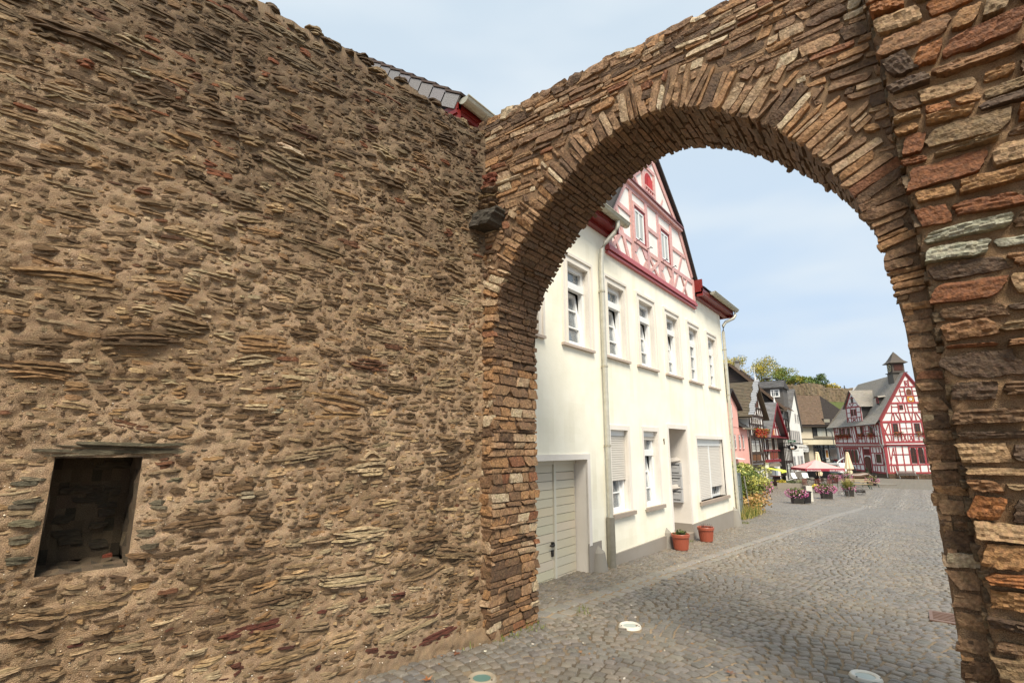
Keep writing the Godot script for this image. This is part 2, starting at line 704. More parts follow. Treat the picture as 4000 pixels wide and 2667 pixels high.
func left_wall() -> void:
	rng.seed = 17
	var t := Transform3D(Basis(Vector3(0.17365, 0, -0.98481), Vector3.UP, Vector3(0.98481, 0, 0.17365)), Vector3(-3.25, 0, -3.75))
	var o := thing("stone_wall", "tall weathered slate rubble wall in sandy mortar with a square niche", "wall", t)
	# mortar: x from -4.8 to 0.12, y from -0.2 to about 4.95, with the niche left open
	var w := 247
	var h := 259
	var p := PackedVector3Array()
	var c := PackedColorArray()
	var skip := PackedByteArray()
	skip.resize(w * h)
	var m0 := ochre(lin(192, 170, 145))
	var m1 := ochre(lin(164, 143, 117))
	var m2 := ochre(lin(208, 187, 162))
	for j in h:
		for i in w:
			var x := -4.80 + i * 0.02
			var y := -0.20 + j * 0.02
			var z := 0.03 * nz.get_noise_2d(x, y) + 0.020 * nf.get_noise_2d(x * 0.7, y * 1.4) + 0.011 * nf.get_noise_2d(x * 3.0, y * 4.5 + 50.0) + 0.013 * nf.get_noise_2d(x * 0.9, y * 5.0 + 90.0)
			if y < 0.35:
				z += 0.10 * pow((0.35 - y) / 0.45, 2.0)
			if x > -0.12:
				z += 0.05 * pow((x + 0.12) / 0.24, 2.0)
			if x > -3.07 and x < -2.65 and y > 0.91 and y < 1.55:
				z = minf(z, 0.0)
			if j > h - 3:
				y += 0.085 * clampf(-x, 0.0, 1.5) - 0.02 + 0.05 * nf.get_noise_2d(x * 0.6, 3.0)
			if j == h - 1:
				z = -0.5
			p.append(Vector3(x, y, z))
			var k := nz.get_noise_2d(x * 0.9 + 40.0, y * 0.9)
			var col := m0.lerp(m1, clampf(k * 1.6, 0, 1)).lerp(m2, clampf(-k * 1.6, 0, 1))
			col = col.lerp(lin(96, 82, 64), stain(x, y))
			if y < 0.25:
				col = col.lerp(lin(112, 96, 72), (0.25 - y) * 1.6)
			c.append(tone(col, 0.06))
			if x > -3.061 and x < -2.665 and y > 0.915 and y < 1.535:
				skip[j * w + i] = 1
	var mi := MeshInstance3D.new()
	mi.mesh = indexed_grid(w, h, p, c, skip)
	mi.material_override = M.mortar
	mi.name = "mortar"
	o.add_child(mi)
	# niche lining
	var b := MB.new()
	var nx := -3.06
	var mx := -2.66
	for face in 5:
		for j in 8:
			for i in 8:
				var q := []
				for d in [[0, 0], [1, 0], [1, 1], [0, 1]]:
					var s: float = (i + d[0]) / 8.0
					var r: float = (j + d[1]) / 8.0
					var pt: Vector3
					match face:
						0: pt = Vector3(lerpf(nx, mx, s), lerpf(0.92, 1.54, r), -0.42)
						1: pt = Vector3(nx, lerpf(0.92, 1.54, r), lerpf(0.0, -0.42, s))
						2: pt = Vector3(mx, lerpf(0.92, 1.54, r), lerpf(-0.42, 0.0, s))
						3: pt = Vector3(lerpf(nx, mx, s), 0.92, lerpf(0.0, -0.42, r))
						4: pt = Vector3(lerpf(nx, mx, s), 1.54, lerpf(-0.42, 0.0, r))
					var g := nf.get_noise_3d(pt.x * 2.0, pt.y * 2.0, pt.z * 2.0 + 9.0) * 0.035
					var dv: Vector3 = [Vector3(0, 0, 1), Vector3(1, 0, 0), Vector3(-1, 0, 0), Vector3(0, 1, 0), Vector3(0, -1, 0)][face]
					if pt.z > -0.01:
						g = 0.0
					q.append(pt + dv * g)
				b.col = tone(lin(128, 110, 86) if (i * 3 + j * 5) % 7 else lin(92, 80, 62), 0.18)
				b.quad(q[0], q[1], q[2], q[3])
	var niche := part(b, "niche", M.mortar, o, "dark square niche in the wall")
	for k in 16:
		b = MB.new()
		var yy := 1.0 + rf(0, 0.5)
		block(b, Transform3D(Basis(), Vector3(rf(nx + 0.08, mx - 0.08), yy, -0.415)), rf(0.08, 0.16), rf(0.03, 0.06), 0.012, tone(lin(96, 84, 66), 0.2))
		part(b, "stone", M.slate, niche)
	# stones: thrown on the wall largest first, where there is room
	var room := Room.new(-4.6, 0.0, 0.02, 4.98, 0.01)
	room.take(-2.86, 1.23, 0.42, 0.64)
	var got := []
	# the long lintel over the niche and the slabs beside it
	for e in [[-2.72, 1.590, 0.98, 0.075, 0.05], [-2.55, 1.25, 0.13, 0.05, 0.02], [-2.58, 1.10, 0.14, 0.05, 0.02], [-2.56, 1.02, 0.10, 0.03, 0.02], [-3.15, 1.02, 0.16, 0.04, 0.03], [-2.32, 1.27, 0.16, 0.03, 0.015], [-2.48, 1.40, 0.13, 0.045, 0.02], [-3.15, 1.3, 0.15, 0.04, 0.03], [-3.15, 1.2, 0.14, 0.03, 0.03], [-3.15, 1.12, 0.15, 0.04, 0.03], [-3.15, 1.42, 0.16, 0.05, 0.03]]:
		var dense := 1.0
		room.take(e[0], e[1], e[2], e[3])
		got.append([Vector2(e[0], e[1]), e[2], e[3], e[4], lin(128, 118, 94), rf(-0.01, 0.01)])
	for kind in [[110, 0.24, 0.60, 0.06, 0.17], [1300, 0.11, 0.32, 0.024, 0.075], [8000, 0.05, 0.19, 0.011, 0.034], [14000, 0.022, 0.09, 0.005, 0.014]]:
		for k in kind[0]:
			for attempt in 10:
				var l := lerpf(kind[1], kind[2], pow(rng.randf(), 1.7))
				var hh := lerpf(kind[3], kind[4], pow(rng.randf(), 1.5))
				var x := rf(-4.55, 0.0)
				var y := rf(0.02, 4.96)
				if hh < 0.05 and nz.get_noise_2d(x * 0.9 + 20.0, y * 1.2) > rf(0.15, 0.9):
					continue
				if not room.vacant(x, y, l * 0.70, hh * 0.85):
					continue
				room.take(x, y, l * 0.76, hh * 0.92)
				var pr := clampf(hh * rf(0.15, 0.5), 0.003, 0.024) + 0.006
				var cc := slate_tone(x, y)
				# brick-red pieces near the top and the foot
				cc = cc.lerp(lin(62, 52, 40), stain(x, y) * 0.9)
				if y > 3.4 and l > 0.07 and rng.randf() < 0.06:
					cc = lin(140, 86, 54)
				if y < 0.55 and l > 0.1 and rng.randf() < 0.12:
					cc = lin(104, 58, 42)
				got.append([Vector2(x, y), l, hh, pr, cc, rf(-0.16, 0.16) + 0.10 * nz.get_noise_2d(x, y + 7.0)])
				break
	# pale flat ashlars seen in the upper part and here and there
	got.append([Vector2(-2.95, 4.05), 0.26, 0.085, 0.03, lin(206, 190, 160), 0.02])
	got.append([Vector2(-1.98, 3.9), 0.22, 0.04, 0.035, lin(214, 190, 160), -0.08])
	got.append([Vector2(-1.9, 1.86), 0.10, 0.05, 0.02, lin(180, 172, 146), 0.0])
	got.append([Vector2(-2.05, 1.29), 0.17, 0.045, 0.02, lin(196, 180, 150), 0.0])
	# ragged stones along the top edge
	var tx := -4.5
	while tx < -0.05:
		var l := rf(0.08, 0.3)
		got.append([Vector2(tx + l / 2, 4.90 + 0.085 * clampf(-tx, 0.0, 1.5) + rf(-0.05, 0.05)), l, rf(0.03, 0.08), rf(0.02, 0.05), slate_tone(tx, 4.9).lerp(lin(70, 60, 48), 0.5), rf(-0.12, 0.12)])
		tx += l * rf(0.7, 1.2)
	# nearest the eye show largest
	got.sort_custom(func(a, c2): return a[1] * (a[2] + 0.02) / (2.2 + pow(a[0].x + 2.4, 2.0) * 0.4) > c2[1] * (c2[2] + 0.02) / (2.2 + pow(c2[0].x + 2.4, 2.0) * 0.4))
	var rest := MB.new()
	for k in got.size():
		var e: Array = got[k]
		var z0: float = 0.03 * nz.get_noise_2d(e[0].x, e[0].y) + 0.020 * nf.get_noise_2d(e[0].x * 0.7, e[0].y * 1.4)
		if e[0].y < 0.35:
			z0 += 0.10 * pow((0.35 - e[0].y) / 0.45, 2.0)
		var from := rest.v.size()
		var mb := rest if k >= 300 else MB.new()
		if k >= 300:
			shard(mb, e[0], e[1], e[2], e[3], e[4], e[5])
			for i in range(from, mb.v.size()):
				mb.v[i] += Vector3(0, 0, z0)
		else:
			shard(mb, e[0], e[1], e[2], e[3], e[4], e[5])
			var s: MeshInstance3D = part(mb, "stone", M.slate, o)
			s.position.z = z0
	var r: MeshInstance3D = part(rest, "small_stones", M.slate, o)
	r.set_meta("kind", "stuff")
	# grit in the mortar: pale and dark grains standing proud
	b = MB.new()
	for k in 9000:
		var x := rf(-4.5, 0.0)
		var y := rf(0.0, 4.9)
		if x > -3.09 and x < -2.63 and y > 0.9 and y < 1.56:
			continue
		var z := 0.03 * nz.get_noise_2d(x, y) + 0.020 * nf.get_noise_2d(x * 0.7, y * 1.4) + 0.011 * nf.get_noise_2d(x * 3.0, y * 4.5 + 50.0) + 0.013 * nf.get_noise_2d(x * 0.9, y * 5.0 + 90.0)
		if y < 0.35:
			z += 0.10 * pow((0.35 - y) / 0.45, 2.0)
		var gr := rf(0.002, 0.0055)
		b.col = tone([lin(222, 206, 180), lin(196, 170, 140), lin(140, 112, 84), lin(236, 226, 208)][k % 4], 0.15)
		var c0 := Vector3(x, y, z)
		var t0 := c0 + Vector3(rf(-0.4, 0.4), rf(-0.4, 0.4), 1.0) * gr
		var a0 := rf(0, TAU)
		var q := []
		for j in 4:
			q.append(c0 + Vector3(cos(a0 + j * PI / 2) * gr, sin(a0 + j * PI / 2) * gr * 0.8, -0.003))
		for j in 4:
			b.tri(q[j], q[(j + 1) % 4], t0)
	part(b, "grit", M.plain, o).set_meta("kind", "stuff")
	# back and top
	b = MB.new()
	b.col = lin(120, 104, 82)
	b.cb(-4.8, -0.2, -0.52, -3.10, 4.88, -0.06)
	b.cb(-2.62, -0.2, -0.52, 0.1, 4.88, -0.06)
	b.cb(-3.10, -0.2, -0.52, -2.62, 0.86, -0.06)
	b.cb(-3.10, 1.60, -0.52, -2.62, 4.88, -0.06)
	b.cb(-3.10, 0.86, -0.56, -2.62, 1.60, -0.50)
	part(b, "wall_core", M.mortar, o)

func arch_curve() -> PackedVector2Array:
	return PackedVector2Array([Vector2(-3.13, -0.25), Vector2(-3.13, 0.6), Vector2(-3.13, 1.4), Vector2(-3.13, 2.2), Vector2(-3.12, 2.75), Vector2(-3.08, 3.05), Vector2(-2.94, 3.33), Vector2(-2.70, 3.66), Vector2(-2.47, 3.89), Vector2(-2.23, 4.08), Vector2(-1.96, 4.26), Vector2(-1.68, 4.37), Vector2(-1.40, 4.40), Vector2(-1.13, 4.33), Vector2(-0.86, 4.18), Vector2(-0.62, 3.99), Vector2(-0.41, 3.77), Vector2(-0.22, 3.50), Vector2(-0.06, 3.15), Vector2(0.02, 2.80), Vector2(0.06, 2.3), Vector2(0.07, 1.6), Vector2(0.07, 0.8), Vector2(0.07, -0.25)])

func along(c: PackedVector2Array, s: float) -> Array:
	# point and unit tangent at the length s
	var i := 0
	while i < c.size() - 2 and s > c[i].distance_to(c[i + 1]):
		s -= c[i].distance_to(c[i + 1])
		i += 1
	var d := (c[i + 1] - c[i]).normalized()
	return [c[i] + d * s, d]

func arch_tone() -> Color:
	var r := rng.randf()
	if r < 0.28:
		return ochre(lin(166, 136, 106))
	if r < 0.50:
		return ochre(lin(136, 109, 84))
	if r < 0.66:
		return ochre(lin(174, 137, 99))
	if r < 0.78:
		return ochre(lin(108, 86, 66))
	if r < 0.90:
		return ochre(lin(186, 164, 138))
	if r < 0.95:
		return ochre(lin(148, 104, 76))
	return ochre(lin(206, 192, 168))

# the right jamb splays a little through the wall's depth
func splay(x: float, z: float) -> float:
	return 0.065 * (-z / 0.72) * smoothstep(-0.6, 0.0, x)

func arch() -> void:
	rng.seed = 23
	var o := thing("stone_archway", "round stone archway of brown slate spanning the cobbled street", "archway", Transform3D(Basis(), Vector3(0, 0, -3.75)))
	var cv := arch_curve()
	var total := 0.0
	for i in cv.size() - 1:
		total += cv[i].distance_to(cv[i + 1])
	var deep := -0.72
	# mortar faces: rings from the opening outwards, front, back and the underside
	var n := 180
	var m0 := ochre(lin(176, 150, 122))
	var m1 := ochre(lin(148, 125, 102))
	for side in 2:
		var p := PackedVector3Array()
		var c := PackedColorArray()
		var rings := 26
		for i in n + 1:
			var e := along(cv, total * i / n)
			var a: Vector2 = e[0]
			var outp: Vector2
			# where the ray from the opening's middle meets the wall's outline
			var mid := Vector2(-1.53, clampf(a.y, -0.3, 2.6))
			var d := (a - mid).normalized()
			var k := 9.0
			if d.x < -0.001:
				k = minf(k, (-3.40 - mid.x) / d.x)
			if d.x > 0.001:
				k = minf(k, (0.50 - mid.x) / d.x)
			if d.y > 0.001:
				k = minf(k, (5.06 - mid.y) / d.y)
			outp = mid + d * k
			for j in rings + 1:
				var f := float(j) / rings
				var q := a.lerp(outp, f)
				if side == 1:
					q.x += splay(a.x, deep) * (1.0 - f)
				var z := 0.018 * nf.get_noise_2d(q.x * 0.8, q.y * 0.8) + 0.006 * nf.get_noise_2d(q.x * 4.0, q.y * 4.0)
				if j == rings and q.y > 4.9:
					q.y += 0.06 * nf.get_noise_2d(q.x * 0.7, 8.0)
				if j == 0:
					z -= 0.02
				p.append(Vector3(q.x, q.y, z if side == 0 else deep - z))
				c.append(tone(m0.lerp(m1, clampf(0.5 + nz.get_noise_2d(q.x, q.y + 20.0), 0, 1)), 0.08))
		var g := indexed_grid(rings + 1, n + 1, p, c)
		var mi := MeshInstance3D.new()
		mi.mesh = g if side == 0 else g
		mi.material_override = M.mortar
		mi.name = "mortar_face"
		o.add_child(mi, true)
	var p := PackedVector3Array()
	var c := PackedColorArray()
	for i in n + 1:
		var e := along(cv, total * i / n)
		var nn: Vector2 = Vector2(e[1].y, -e[1].x)
		for j in 13:
			var z := lerpf(-0.02, deep + 0.02, j / 12.0)
			var q: Vector2 = e[0] + nn * (0.012 * nf.get_noise_2d(i * 0.08, z * 3.0) - 0.004)
			q.x += splay(q.x, z)
			p.append(Vector3(q.x, q.y, z))
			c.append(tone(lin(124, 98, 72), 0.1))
	var mi2 := MeshInstance3D.new()
	mi2.mesh = indexed_grid(13, n + 1, p, c)
	mi2.material_override = M.mortar
	mi2.name = "mortar_underside"
	o.add_child(mi2)
	var b := MB.new()
	b.col = m1
	b.quad(Vector3(-3.4, 5.06, 0), Vector3(0.5, 5.06, 0), Vector3(0.5, 5.06, deep), Vector3(-3.4, 5.06, deep))
	part(b, "wall_top", M.mortar, o)
	var got := []  # size in view, frame, length, height, proud, colour, nu, nv
	var room := Room.new(-3.5, 0.0, 0.6, 5.2, 0.012)
	for j in room.h:
		for i in room.w:
			if Geometry2D.is_point_in_polygon(Vector2(room.x0 + i * room.c, room.y0 + j * room.c), cv):
				room.a[j * room.w + i] = 1
	# the ring of voussoirs on the face
	var s := 2.85
	while s < total - 2.75:
		var f := (s - 2.85) / (total - 5.6)
		var th := rf(0.022, 0.075)
		var e := along(cv, s + th / 2)
		var nn := Vector2(-e[1].y, e[1].x)
		var rl := rf(0.20, 0.36) * (0.7 if f < 0.3 or f > 0.9 else 1.0)
		var mid: Vector2 = e[0] + nn * (rl / 2 - rf(0.008, 0.03))
		var jig := rf(-0.07, 0.07)
		var ux := nn.rotated(jig)
		var fr := Transform3D(Basis(Vector3(ux.x, ux.y, 0), Vector3(-ux.y, ux.x, 0), Vector3(0, 0, 1)), Vector3(mid.x, mid.y, 0.0))
		got.append([rl * th, fr, rl, th, rf(0.014, 0.034), arch_tone(), 6, 2])
		if rl < 0.26 and rng.randf() < 0.8:
			var m2: Vector2 = e[0] + nn * (rl + rf(0.06, 0.09))
			got.append([0.1 * th, Transform3D(fr.basis, Vector3(m2.x, m2.y, 0)), rf(0.09, 0.14), th * rf(0.7, 1.0), rf(0.01, 0.03), arch_tone(), 3, 2])
			mid = m2
			rl += 0.14
		var q0: Vector2 = e[0]
		var tt := 0.0
		while tt < rl:
			room.take(q0.x + nn.x * tt, q0.y + nn.y * tt, 0.03, 0.03)
			tt += 0.02
		s += th + rf(0.004, 0.016)
	# courses on the rest of the face: each stone takes what room its course leaves
	var y := 0.02
	while y < 5.02:
		var hh := (rf(0.026, 0.06) if rng.randf() < 0.6 else rf(0.05, 0.10)) if y > 2.9 else rf(0.04, 0.11)
		var x := -3.36
		while x < edge_x(y) - 0.01:
			if not room.vacant(x + 0.012, y + hh / 2, 0.012, hh * 0.6):
				x += 0.012
				continue
			var want := rf(0.09, 0.34) if rng.randf() < 0.8 else rf(0.04, 0.09)
			var x1 := x + 0.02
			while x1 < x + want and x1 < edge_x(y) + 0.005 and room.vacant(x1, y + hh / 2, 0.01, hh * 0.6):
				x1 += 0.012
			var l := x1 - x
			if l > 0.035:
				var h2 := hh * rf(0.72, 1.05)
				got.append([l * hh, Transform3D(Basis(Vector3(0, 0, 1), rf(-0.06, 0.06)), Vector3(x + l / 2, y + hh / 2 + rf(-0.006, 0.006), 0)), l, h2, rf(0.008, 0.028), arch_tone(), 5, 3])
			x = x1 + rf(0.006, 0.022)
		y += hh + rf(0.004, 0.012)
	# stones standing on the top edge
	var tx := -3.35
	while tx < 0.3:
		var l := rf(0.10, 0.26)
		var hh := rf(0.05, 0.12)
		got.append([l * hh, Transform3D(Basis(Vector3(0, 0, 1), rf(-0.12, 0.12)), Vector3(tx + l / 2, 5.06 + rf(-0.02, 0.04), -0.02)), l, hh, 0.04, arch_tone(), 4, 3])
		b = MB.new()
		tx += l * 0.95
	# jambs and the underside: stones run through the depth
	s = 0.10
	while s < total - 0.28:
		var up := s > 2.7 and s < total - 2.7
		var th := rf(0.02, 0.06) if up else (rf(0.022, 0.05) if rng.randf() < 0.5 else rf(0.05, 0.10))
		var e := along(cv, s + th / 2)
		var nn := Vector2(e[1].y, -e[1].x)
		var z := 0.012
		while z > deep + 0.02:
			var l := rf(0.10, 0.30)
			l = minf(l, z - deep + 0.01)
			if l < 0.05:
				break
			var out := rf(0.002, 0.032) * rf(0.5, 1.0)
			var uu := Vector3(0, 0, -1)
			var nv := Vector3(nn.x, nn.y, 0)
			var vv := nv.cross(uu)
			var fr := Transform3D(Basis(uu, vv, nv), Vector3(e[0].x + splay(e[0].x, z - l / 2) + 0.012 * smoothstep(-0.2, 0.0, e[0].x), e[0].y, z - l / 2))
			fr.basis = fr.basis.rotated(nv, rf(-0.04, 0.04))
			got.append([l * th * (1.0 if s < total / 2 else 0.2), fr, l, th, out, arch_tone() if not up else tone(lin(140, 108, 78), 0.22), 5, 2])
			z -= l + rf(0.004, 0.014)
		s += th + rf(0.004, 0.014)
	got.sort_custom(func(a2, b2): return a2[0] > b2[0])
	var rest := MB.new()
	for k in got.size():
		var e: Array = got[k]
		if k < 300:
			var mb := MB.new()
			block(mb, e[1], e[2], e[3], e[4], e[5], e[6], e[7])
			part(mb, "stone", M.slate_up, o)
		else:
			block(rest, e[1], e[2], e[3], e[4], e[5], maxi(3, e[6] - 1), e[7])
	part(rest, "small_stones", M.slate_up, o).set_meta("kind", "stuff")
	# whitish efflorescence is in the stones; the worn corbel stone stands out at the corner
	b = MB.new()
	block(b, Transform3D(Basis(), Vector3(-3.17, 3.87, 0.03)), 0.36, 0.20, 0.16, lin(84, 76, 64), 9, 7, 0.5)
	part(b, "corbel", M.slate, o, "worn dark grey corbel stone in the corner")
	for k in 7:
		b = MB.new()
		block(b, Transform3D(Basis(Vector3.UP, 0.2), Vector3(-3.17 + rf(-0.01, 0.01), 4.02 + k * 0.062, 0.0)), rf(0.16, 0.22), 0.055, 0.10 - k * 0.008, [lin(120, 90, 56), lin(108, 84, 60), lin(126, 100, 62), lin(112, 92, 70), lin(134, 84, 54), lin(132, 70, 44), lin(140, 74, 46)][k], 5, 3)
		part(b, "stone", M.slate, o)

func edge_x(y: float) -> float:
	return 0.20 - 0.036 * maxf(0.0, y - 2.5)

func right_wall() -> void:
	rng.seed = 31
	var o := thing("stone_buttress", "rough pier of large rusty brown slate blocks joining the archway", "wall", Transform3D(Basis(), Vector3(0, 0, -3.64)))
	var w := 90
	var h := 330
	var p := PackedVector3Array()
	var c := PackedColorArray()
	for j in h:
		var y0 := -0.25 + j * 0.02
		for i in w:
			var x := edge_x(y0) + 0.005 + (i - 3) * 0.02
			var y := y0
			var z := 0.025 * nf.get_noise_2d(x * 0.7, y * 0.7) + 0.008 * nf.get_noise_2d(x * 4.0, y * 4.0)
			if i < 4:
				x = edge_x(y) + 0.005 + 0.02 * nf.get_noise_2d(y * 1.5, 5.0)
				z = -0.14 + 0.045 * i + 0.01 * nf.get_noise_2d(y * 5.0, i * 4.0)
			p.append(Vector3(x, y, z))
			c.append(tone(ochre(lin(186, 158, 126)).lerp(ochre(lin(156, 130, 102)), clampf(0.5 + nz.get_noise_2d(x * 2.0, y * 2.0), 0, 1)), 0.08))
	var mi := MeshInstance3D.new()
	mi.mesh = indexed_grid(w, h, p, c)
	mi.material_override = M.mortar
	mi.name = "mortar"
	o.add_child(mi)
	var tones := [lin(140, 106, 74), lin(130, 84, 50), lin(112, 88, 64), lin(158, 122, 82), lin(142, 122, 94), lin(152, 102, 58), lin(94, 76, 60), lin(172, 146, 114)]
	var got := []
	var y := -0.1
	while y < 6.2:
		var hh := rf(0.035, 0.14)
		var x := edge_x(y) + rf(-0.01, 0.02)
		while x < 1.7:
			var l := rf(0.10, 0.42)
			var cx := x + l / 2
			x += l + rf(0.006, 0.035)
			var h2 := hh * (rf(0.8, 1.06) if rng.randf() < 0.7 else rf(0.45, 0.7))
			var cc := ochre(tones[rng.randi() % 8])
			if y > 2.6 and y < 2.75 and cx < 0.7:
				cc = lin(176, 172, 150)
			got.append([l * h2 / (1.0 + 3.0 * maxf(0.0, cx - 0.8)), Transform3D(Basis(Vector3(0, 0, 1), rf(-0.06, 0.06)), Vector3(cx, y + hh / 2, 0.005)), l, h2, rf(0.02, 0.06), cc])
		# end stones of the vertical joint
		got.append([0.004, Transform3D(Basis(Vector3(0, 0, 1), Vector3.UP, Vector3(-1, 0, 0)), Vector3(edge_x(y), y + hh / 2, -0.05)), rf(0.08, 0.12), hh * 0.8, rf(0.006, 0.02), tone(lin(120, 98, 70), 0.2)])
		y += hh + rf(0.008, 0.022)
	got.sort_custom(func(a2, b2): return a2[0] > b2[0])
	var rest := MB.new()
	for k in got.size():
		var e: Array = got[k]
		var mb := rest if k >= 300 else MB.new()
		block(mb, e[1], e[2], e[3], e[4], e[5], 11, 6, 0.75)
		if k < 300:
			part(mb, "stone", M.slate_up, o)
	if rest.v.size():
		part(rest, "small_stones", M.slate_up, o).set_meta("kind", "stuff")

# ---------------------------------------------------------------- shared building pieces
func wall_panel(b: MB, x0: float, y0: float, x1: float, y1: float, holes: Array, z: float, deep: float, lining := Color(0, 0, 0, 0), dirt := false) -> void:
	var xs := [x0, x1]
	var ys := [y0, y1]
	for h in holes:
		for k in [h[0], h[2]]:
			if not xs.has(k):
				xs.append(k)
		for k in [h[1], h[3]]:
			if not ys.has(k):
				ys.append(k)
	xs.sort()
	ys.sort()
	for i in xs.size() - 1:
		for j in ys.size() - 1:
			var cx: float = (xs[i] + xs[i + 1]) / 2
			var cy: float = (ys[j] + ys[j + 1]) / 2
			var hole := false
			for h in holes:
				if cx > h[0] and cx < h[2] and cy > h[1] and cy < h[3]:
					hole = true
			if not hole and dirt:
				var c0 := b.col
				var nx := maxi(1, int((xs[i + 1] - xs[i]) / 0.12))
				var ny := maxi(1, int((ys[j + 1] - ys[j]) / 0.12))
				for p in nx:
					for q in ny:
						var xa: float = lerpf(xs[i], xs[i + 1], float(p) / nx)
						var xb: float = lerpf(xs[i], xs[i + 1], float(p + 1) / nx)
						var ya: float = lerpf(ys[j], ys[j + 1], float(q) / ny)
						var yb: float = lerpf(ys[j], ys[j + 1], float(q + 1) / ny)
						var k := clampf(0.35 * nz.get_noise_2d(xa * 3.0, ya * 0.35) + 0.25 * nz.get_noise_2d(xa * 0.7, ya * 0.7), 0.0, 1.0)
						k += 0.5 * maxf(0.0, 0.55 - ya) * (0.5 + nz.get_noise_2d(xa * 1.5, ya * 2.0 + 30.0))
						b.col = c0.lerp(Color(c0.r * 0.66, c0.g * 0.62, c0.b * 0.50), clampf(k, 0.0, 0.6))
						b.quad(Vector3(xa, ya, z), Vector3(xb, ya, z), Vector3(xb, yb, z), Vector3(xa, yb, z))
				b.col = c0
			elif not hole:
				b.quad(Vector3(xs[i], ys[j], z), Vector3(xs[i + 1], ys[j], z), Vector3(xs[i + 1], ys[j + 1], z), Vector3(xs[i], ys[j + 1], z))
	if lining.a > 0.5:
		b.col = lining
	for h in holes:
		var d: float = h[4] if h.size() > 4 else deep
		b.quad(Vector3(h[0], h[1], z), Vector3(h[0], h[3], z), Vector3(h[0], h[3], z - d), Vector3(h[0], h[1], z - d))
		b.quad(Vector3(h[2], h[3], z), Vector3(h[2], h[1], z), Vector3(h[2], h[1], z - d), Vector3(h[2], h[3], z - d))
		b.quad(Vector3(h[0], h[3], z), Vector3(h[2], h[3], z), Vector3(h[2], h[3], z - d), Vector3(h[0], h[3], z - d))
		b.quad(Vector3(h[2], h[1], z), Vector3(h[0], h[1], z), Vector3(h[0], h[1], z - d), Vector3(h[2], h[1], z - d))

func frame_bars(b: MB, x0: float, y0: float, x1: float, y1: float, w: float, z0: float, z1: float, bottom := true) -> void:
	b.cb(x0, y0, z0, x0 + w, y1, z1)
	b.cb(x1 - w, y0, z0, x1, y1, z1)
	b.cb(x0 + w, y1 - w, z0, x1 - w, y1, z1)
	if bottom:
		b.cb(x0 + w, y0, z0, x1 - w, y0 + w, z1)

func timbers(parent: Node, a: Array, z0: float, z1: float, c: Color, m: Material, called := "timber") -> void:
	for i in range(0, a.size(), 5):
		var b := MB.new()
		b.col = tone(c, 0.10)
		var e := rf(0.0, 0.006)
		b.bar(Vector2(a[i], a[i + 1]), Vector2(a[i + 2], a[i + 3]), a[i + 4], z0, z1 + e)
		part(b, called, m, parent)

# overlapping courses of slates or tiles on a slope: u runs along the eaves, v up the slope, n outwards
func courses(b: MB, o: Vector3, u: Vector3, v: Vector3, l0: float, l1: float, t0: float, t1: float, rise: float, ch: float, tw: float, c: Color, thick := 0.02, jit := 0.16) -> void:
	var n := u.cross(v).normalized()
	var k := int(ceil(rise / ch))
	for j in k:
		var f0 := minf(float(j) * ch / rise, 1.0)
		var f1 := minf(float(j + 1) * ch / rise, 1.0)
		var a0 := lerpf(l0, t0, f0)
		var a1 := lerpf(l1, t1, f0)
		var e0 := lerpf(l0, t0, f1)
		var e1 := lerpf(l1, t1, f1)
		var cnt := maxi(1, int((a1 - a0) / tw))
		for i in cnt:
			var s0 := float(i) / cnt
			var s1 := float(i + 1) / cnt
			b.col = tone(c, jit)
			var z := thick * rf(0.85, 1.25)
			var p0 := o + u * lerpf(a0, a1, s0) + v * (f0 * rise)
			var p1 := o + u * lerpf(a0, a1, s1) + v * (f0 * rise)
			var p2 := o + u * lerpf(e0, e1, s1) + v * (f1 * rise)
			var p3 := o + u * lerpf(e0, e1, s0) + v * (f1 * rise)
			b.quad(p0 + n * z, p1 + n * z, p2, p3)
			b.quad(p0, p1, p1 + n * z, p0 + n * z)

func leaf(b: MB, p: Vector3, s: float) -> void:
	var d := Vector3(rf(-1, 1), rf(-0.6, 1), rf(-1, 1)).normalized()
	var w := d.cross(Vector3(rf(-1, 1), rf(-1, 1), rf(-1, 1))).normalized()
	b.quad(p - d * s, p + w * s * 0.45, p + d * s, p - w * s * 0.45)

func leaves(b: MB, c: Vector3, r: Vector3, n: int, s: float, cols: Array, shell := 0.5) -> void:
	for i in n:
		var d := Vector3(rf(-1, 1), rf(-1, 1), rf(-1, 1))
		while d.length() > 1.0 or d.length() < 0.05:
			d = Vector3(rf(-1, 1), rf(-1, 1), rf(-1, 1))
		d = d.normalized() * pow(rng.randf(), shell)
		b.col = tone(cols[rng.randi() % cols.size()], 0.25)
		leaf(b, c + d * r, s * rf(0.7, 1.3))

func window_upper(o: Node, u0: float, u1: float, tilt: bool) -> void:
	var y0 := 3.10
	var y1 := 4.48
	var b := MB.new()
	b.col = lin(232, 225, 215)
	frame_bars(b, u0, y0 - 0.02, u1, y1, 0.12, -0.02, 0.022, false)
	frame_bars(b, u0 - 0.012, y0 - 0.02, u1 + 0.012, y1 + 0.015, 0.045, -0.02, 0.045, false)
	frame_bars(b, u0 + 0.10, y0 - 0.02, u1 - 0.10, y1 - 0.10, 0.028, -0.02, 0.034, false)
	var w := part(b, "window", M.plaster, o)
	b = MB.new()
	b.col = lin(192, 176, 162)
	b.cb(u0 - 0.03, y0 - 0.06, -0.2, u1 + 0.03, y0 - 0.022, 0.05)
	part(b, "sill", M.plaster, w)
	sash(w, u0 + 0.13, y0, u1 - 0.13, y1 - 0.13, y1 - 0.50, tilt, 2, -0.065)

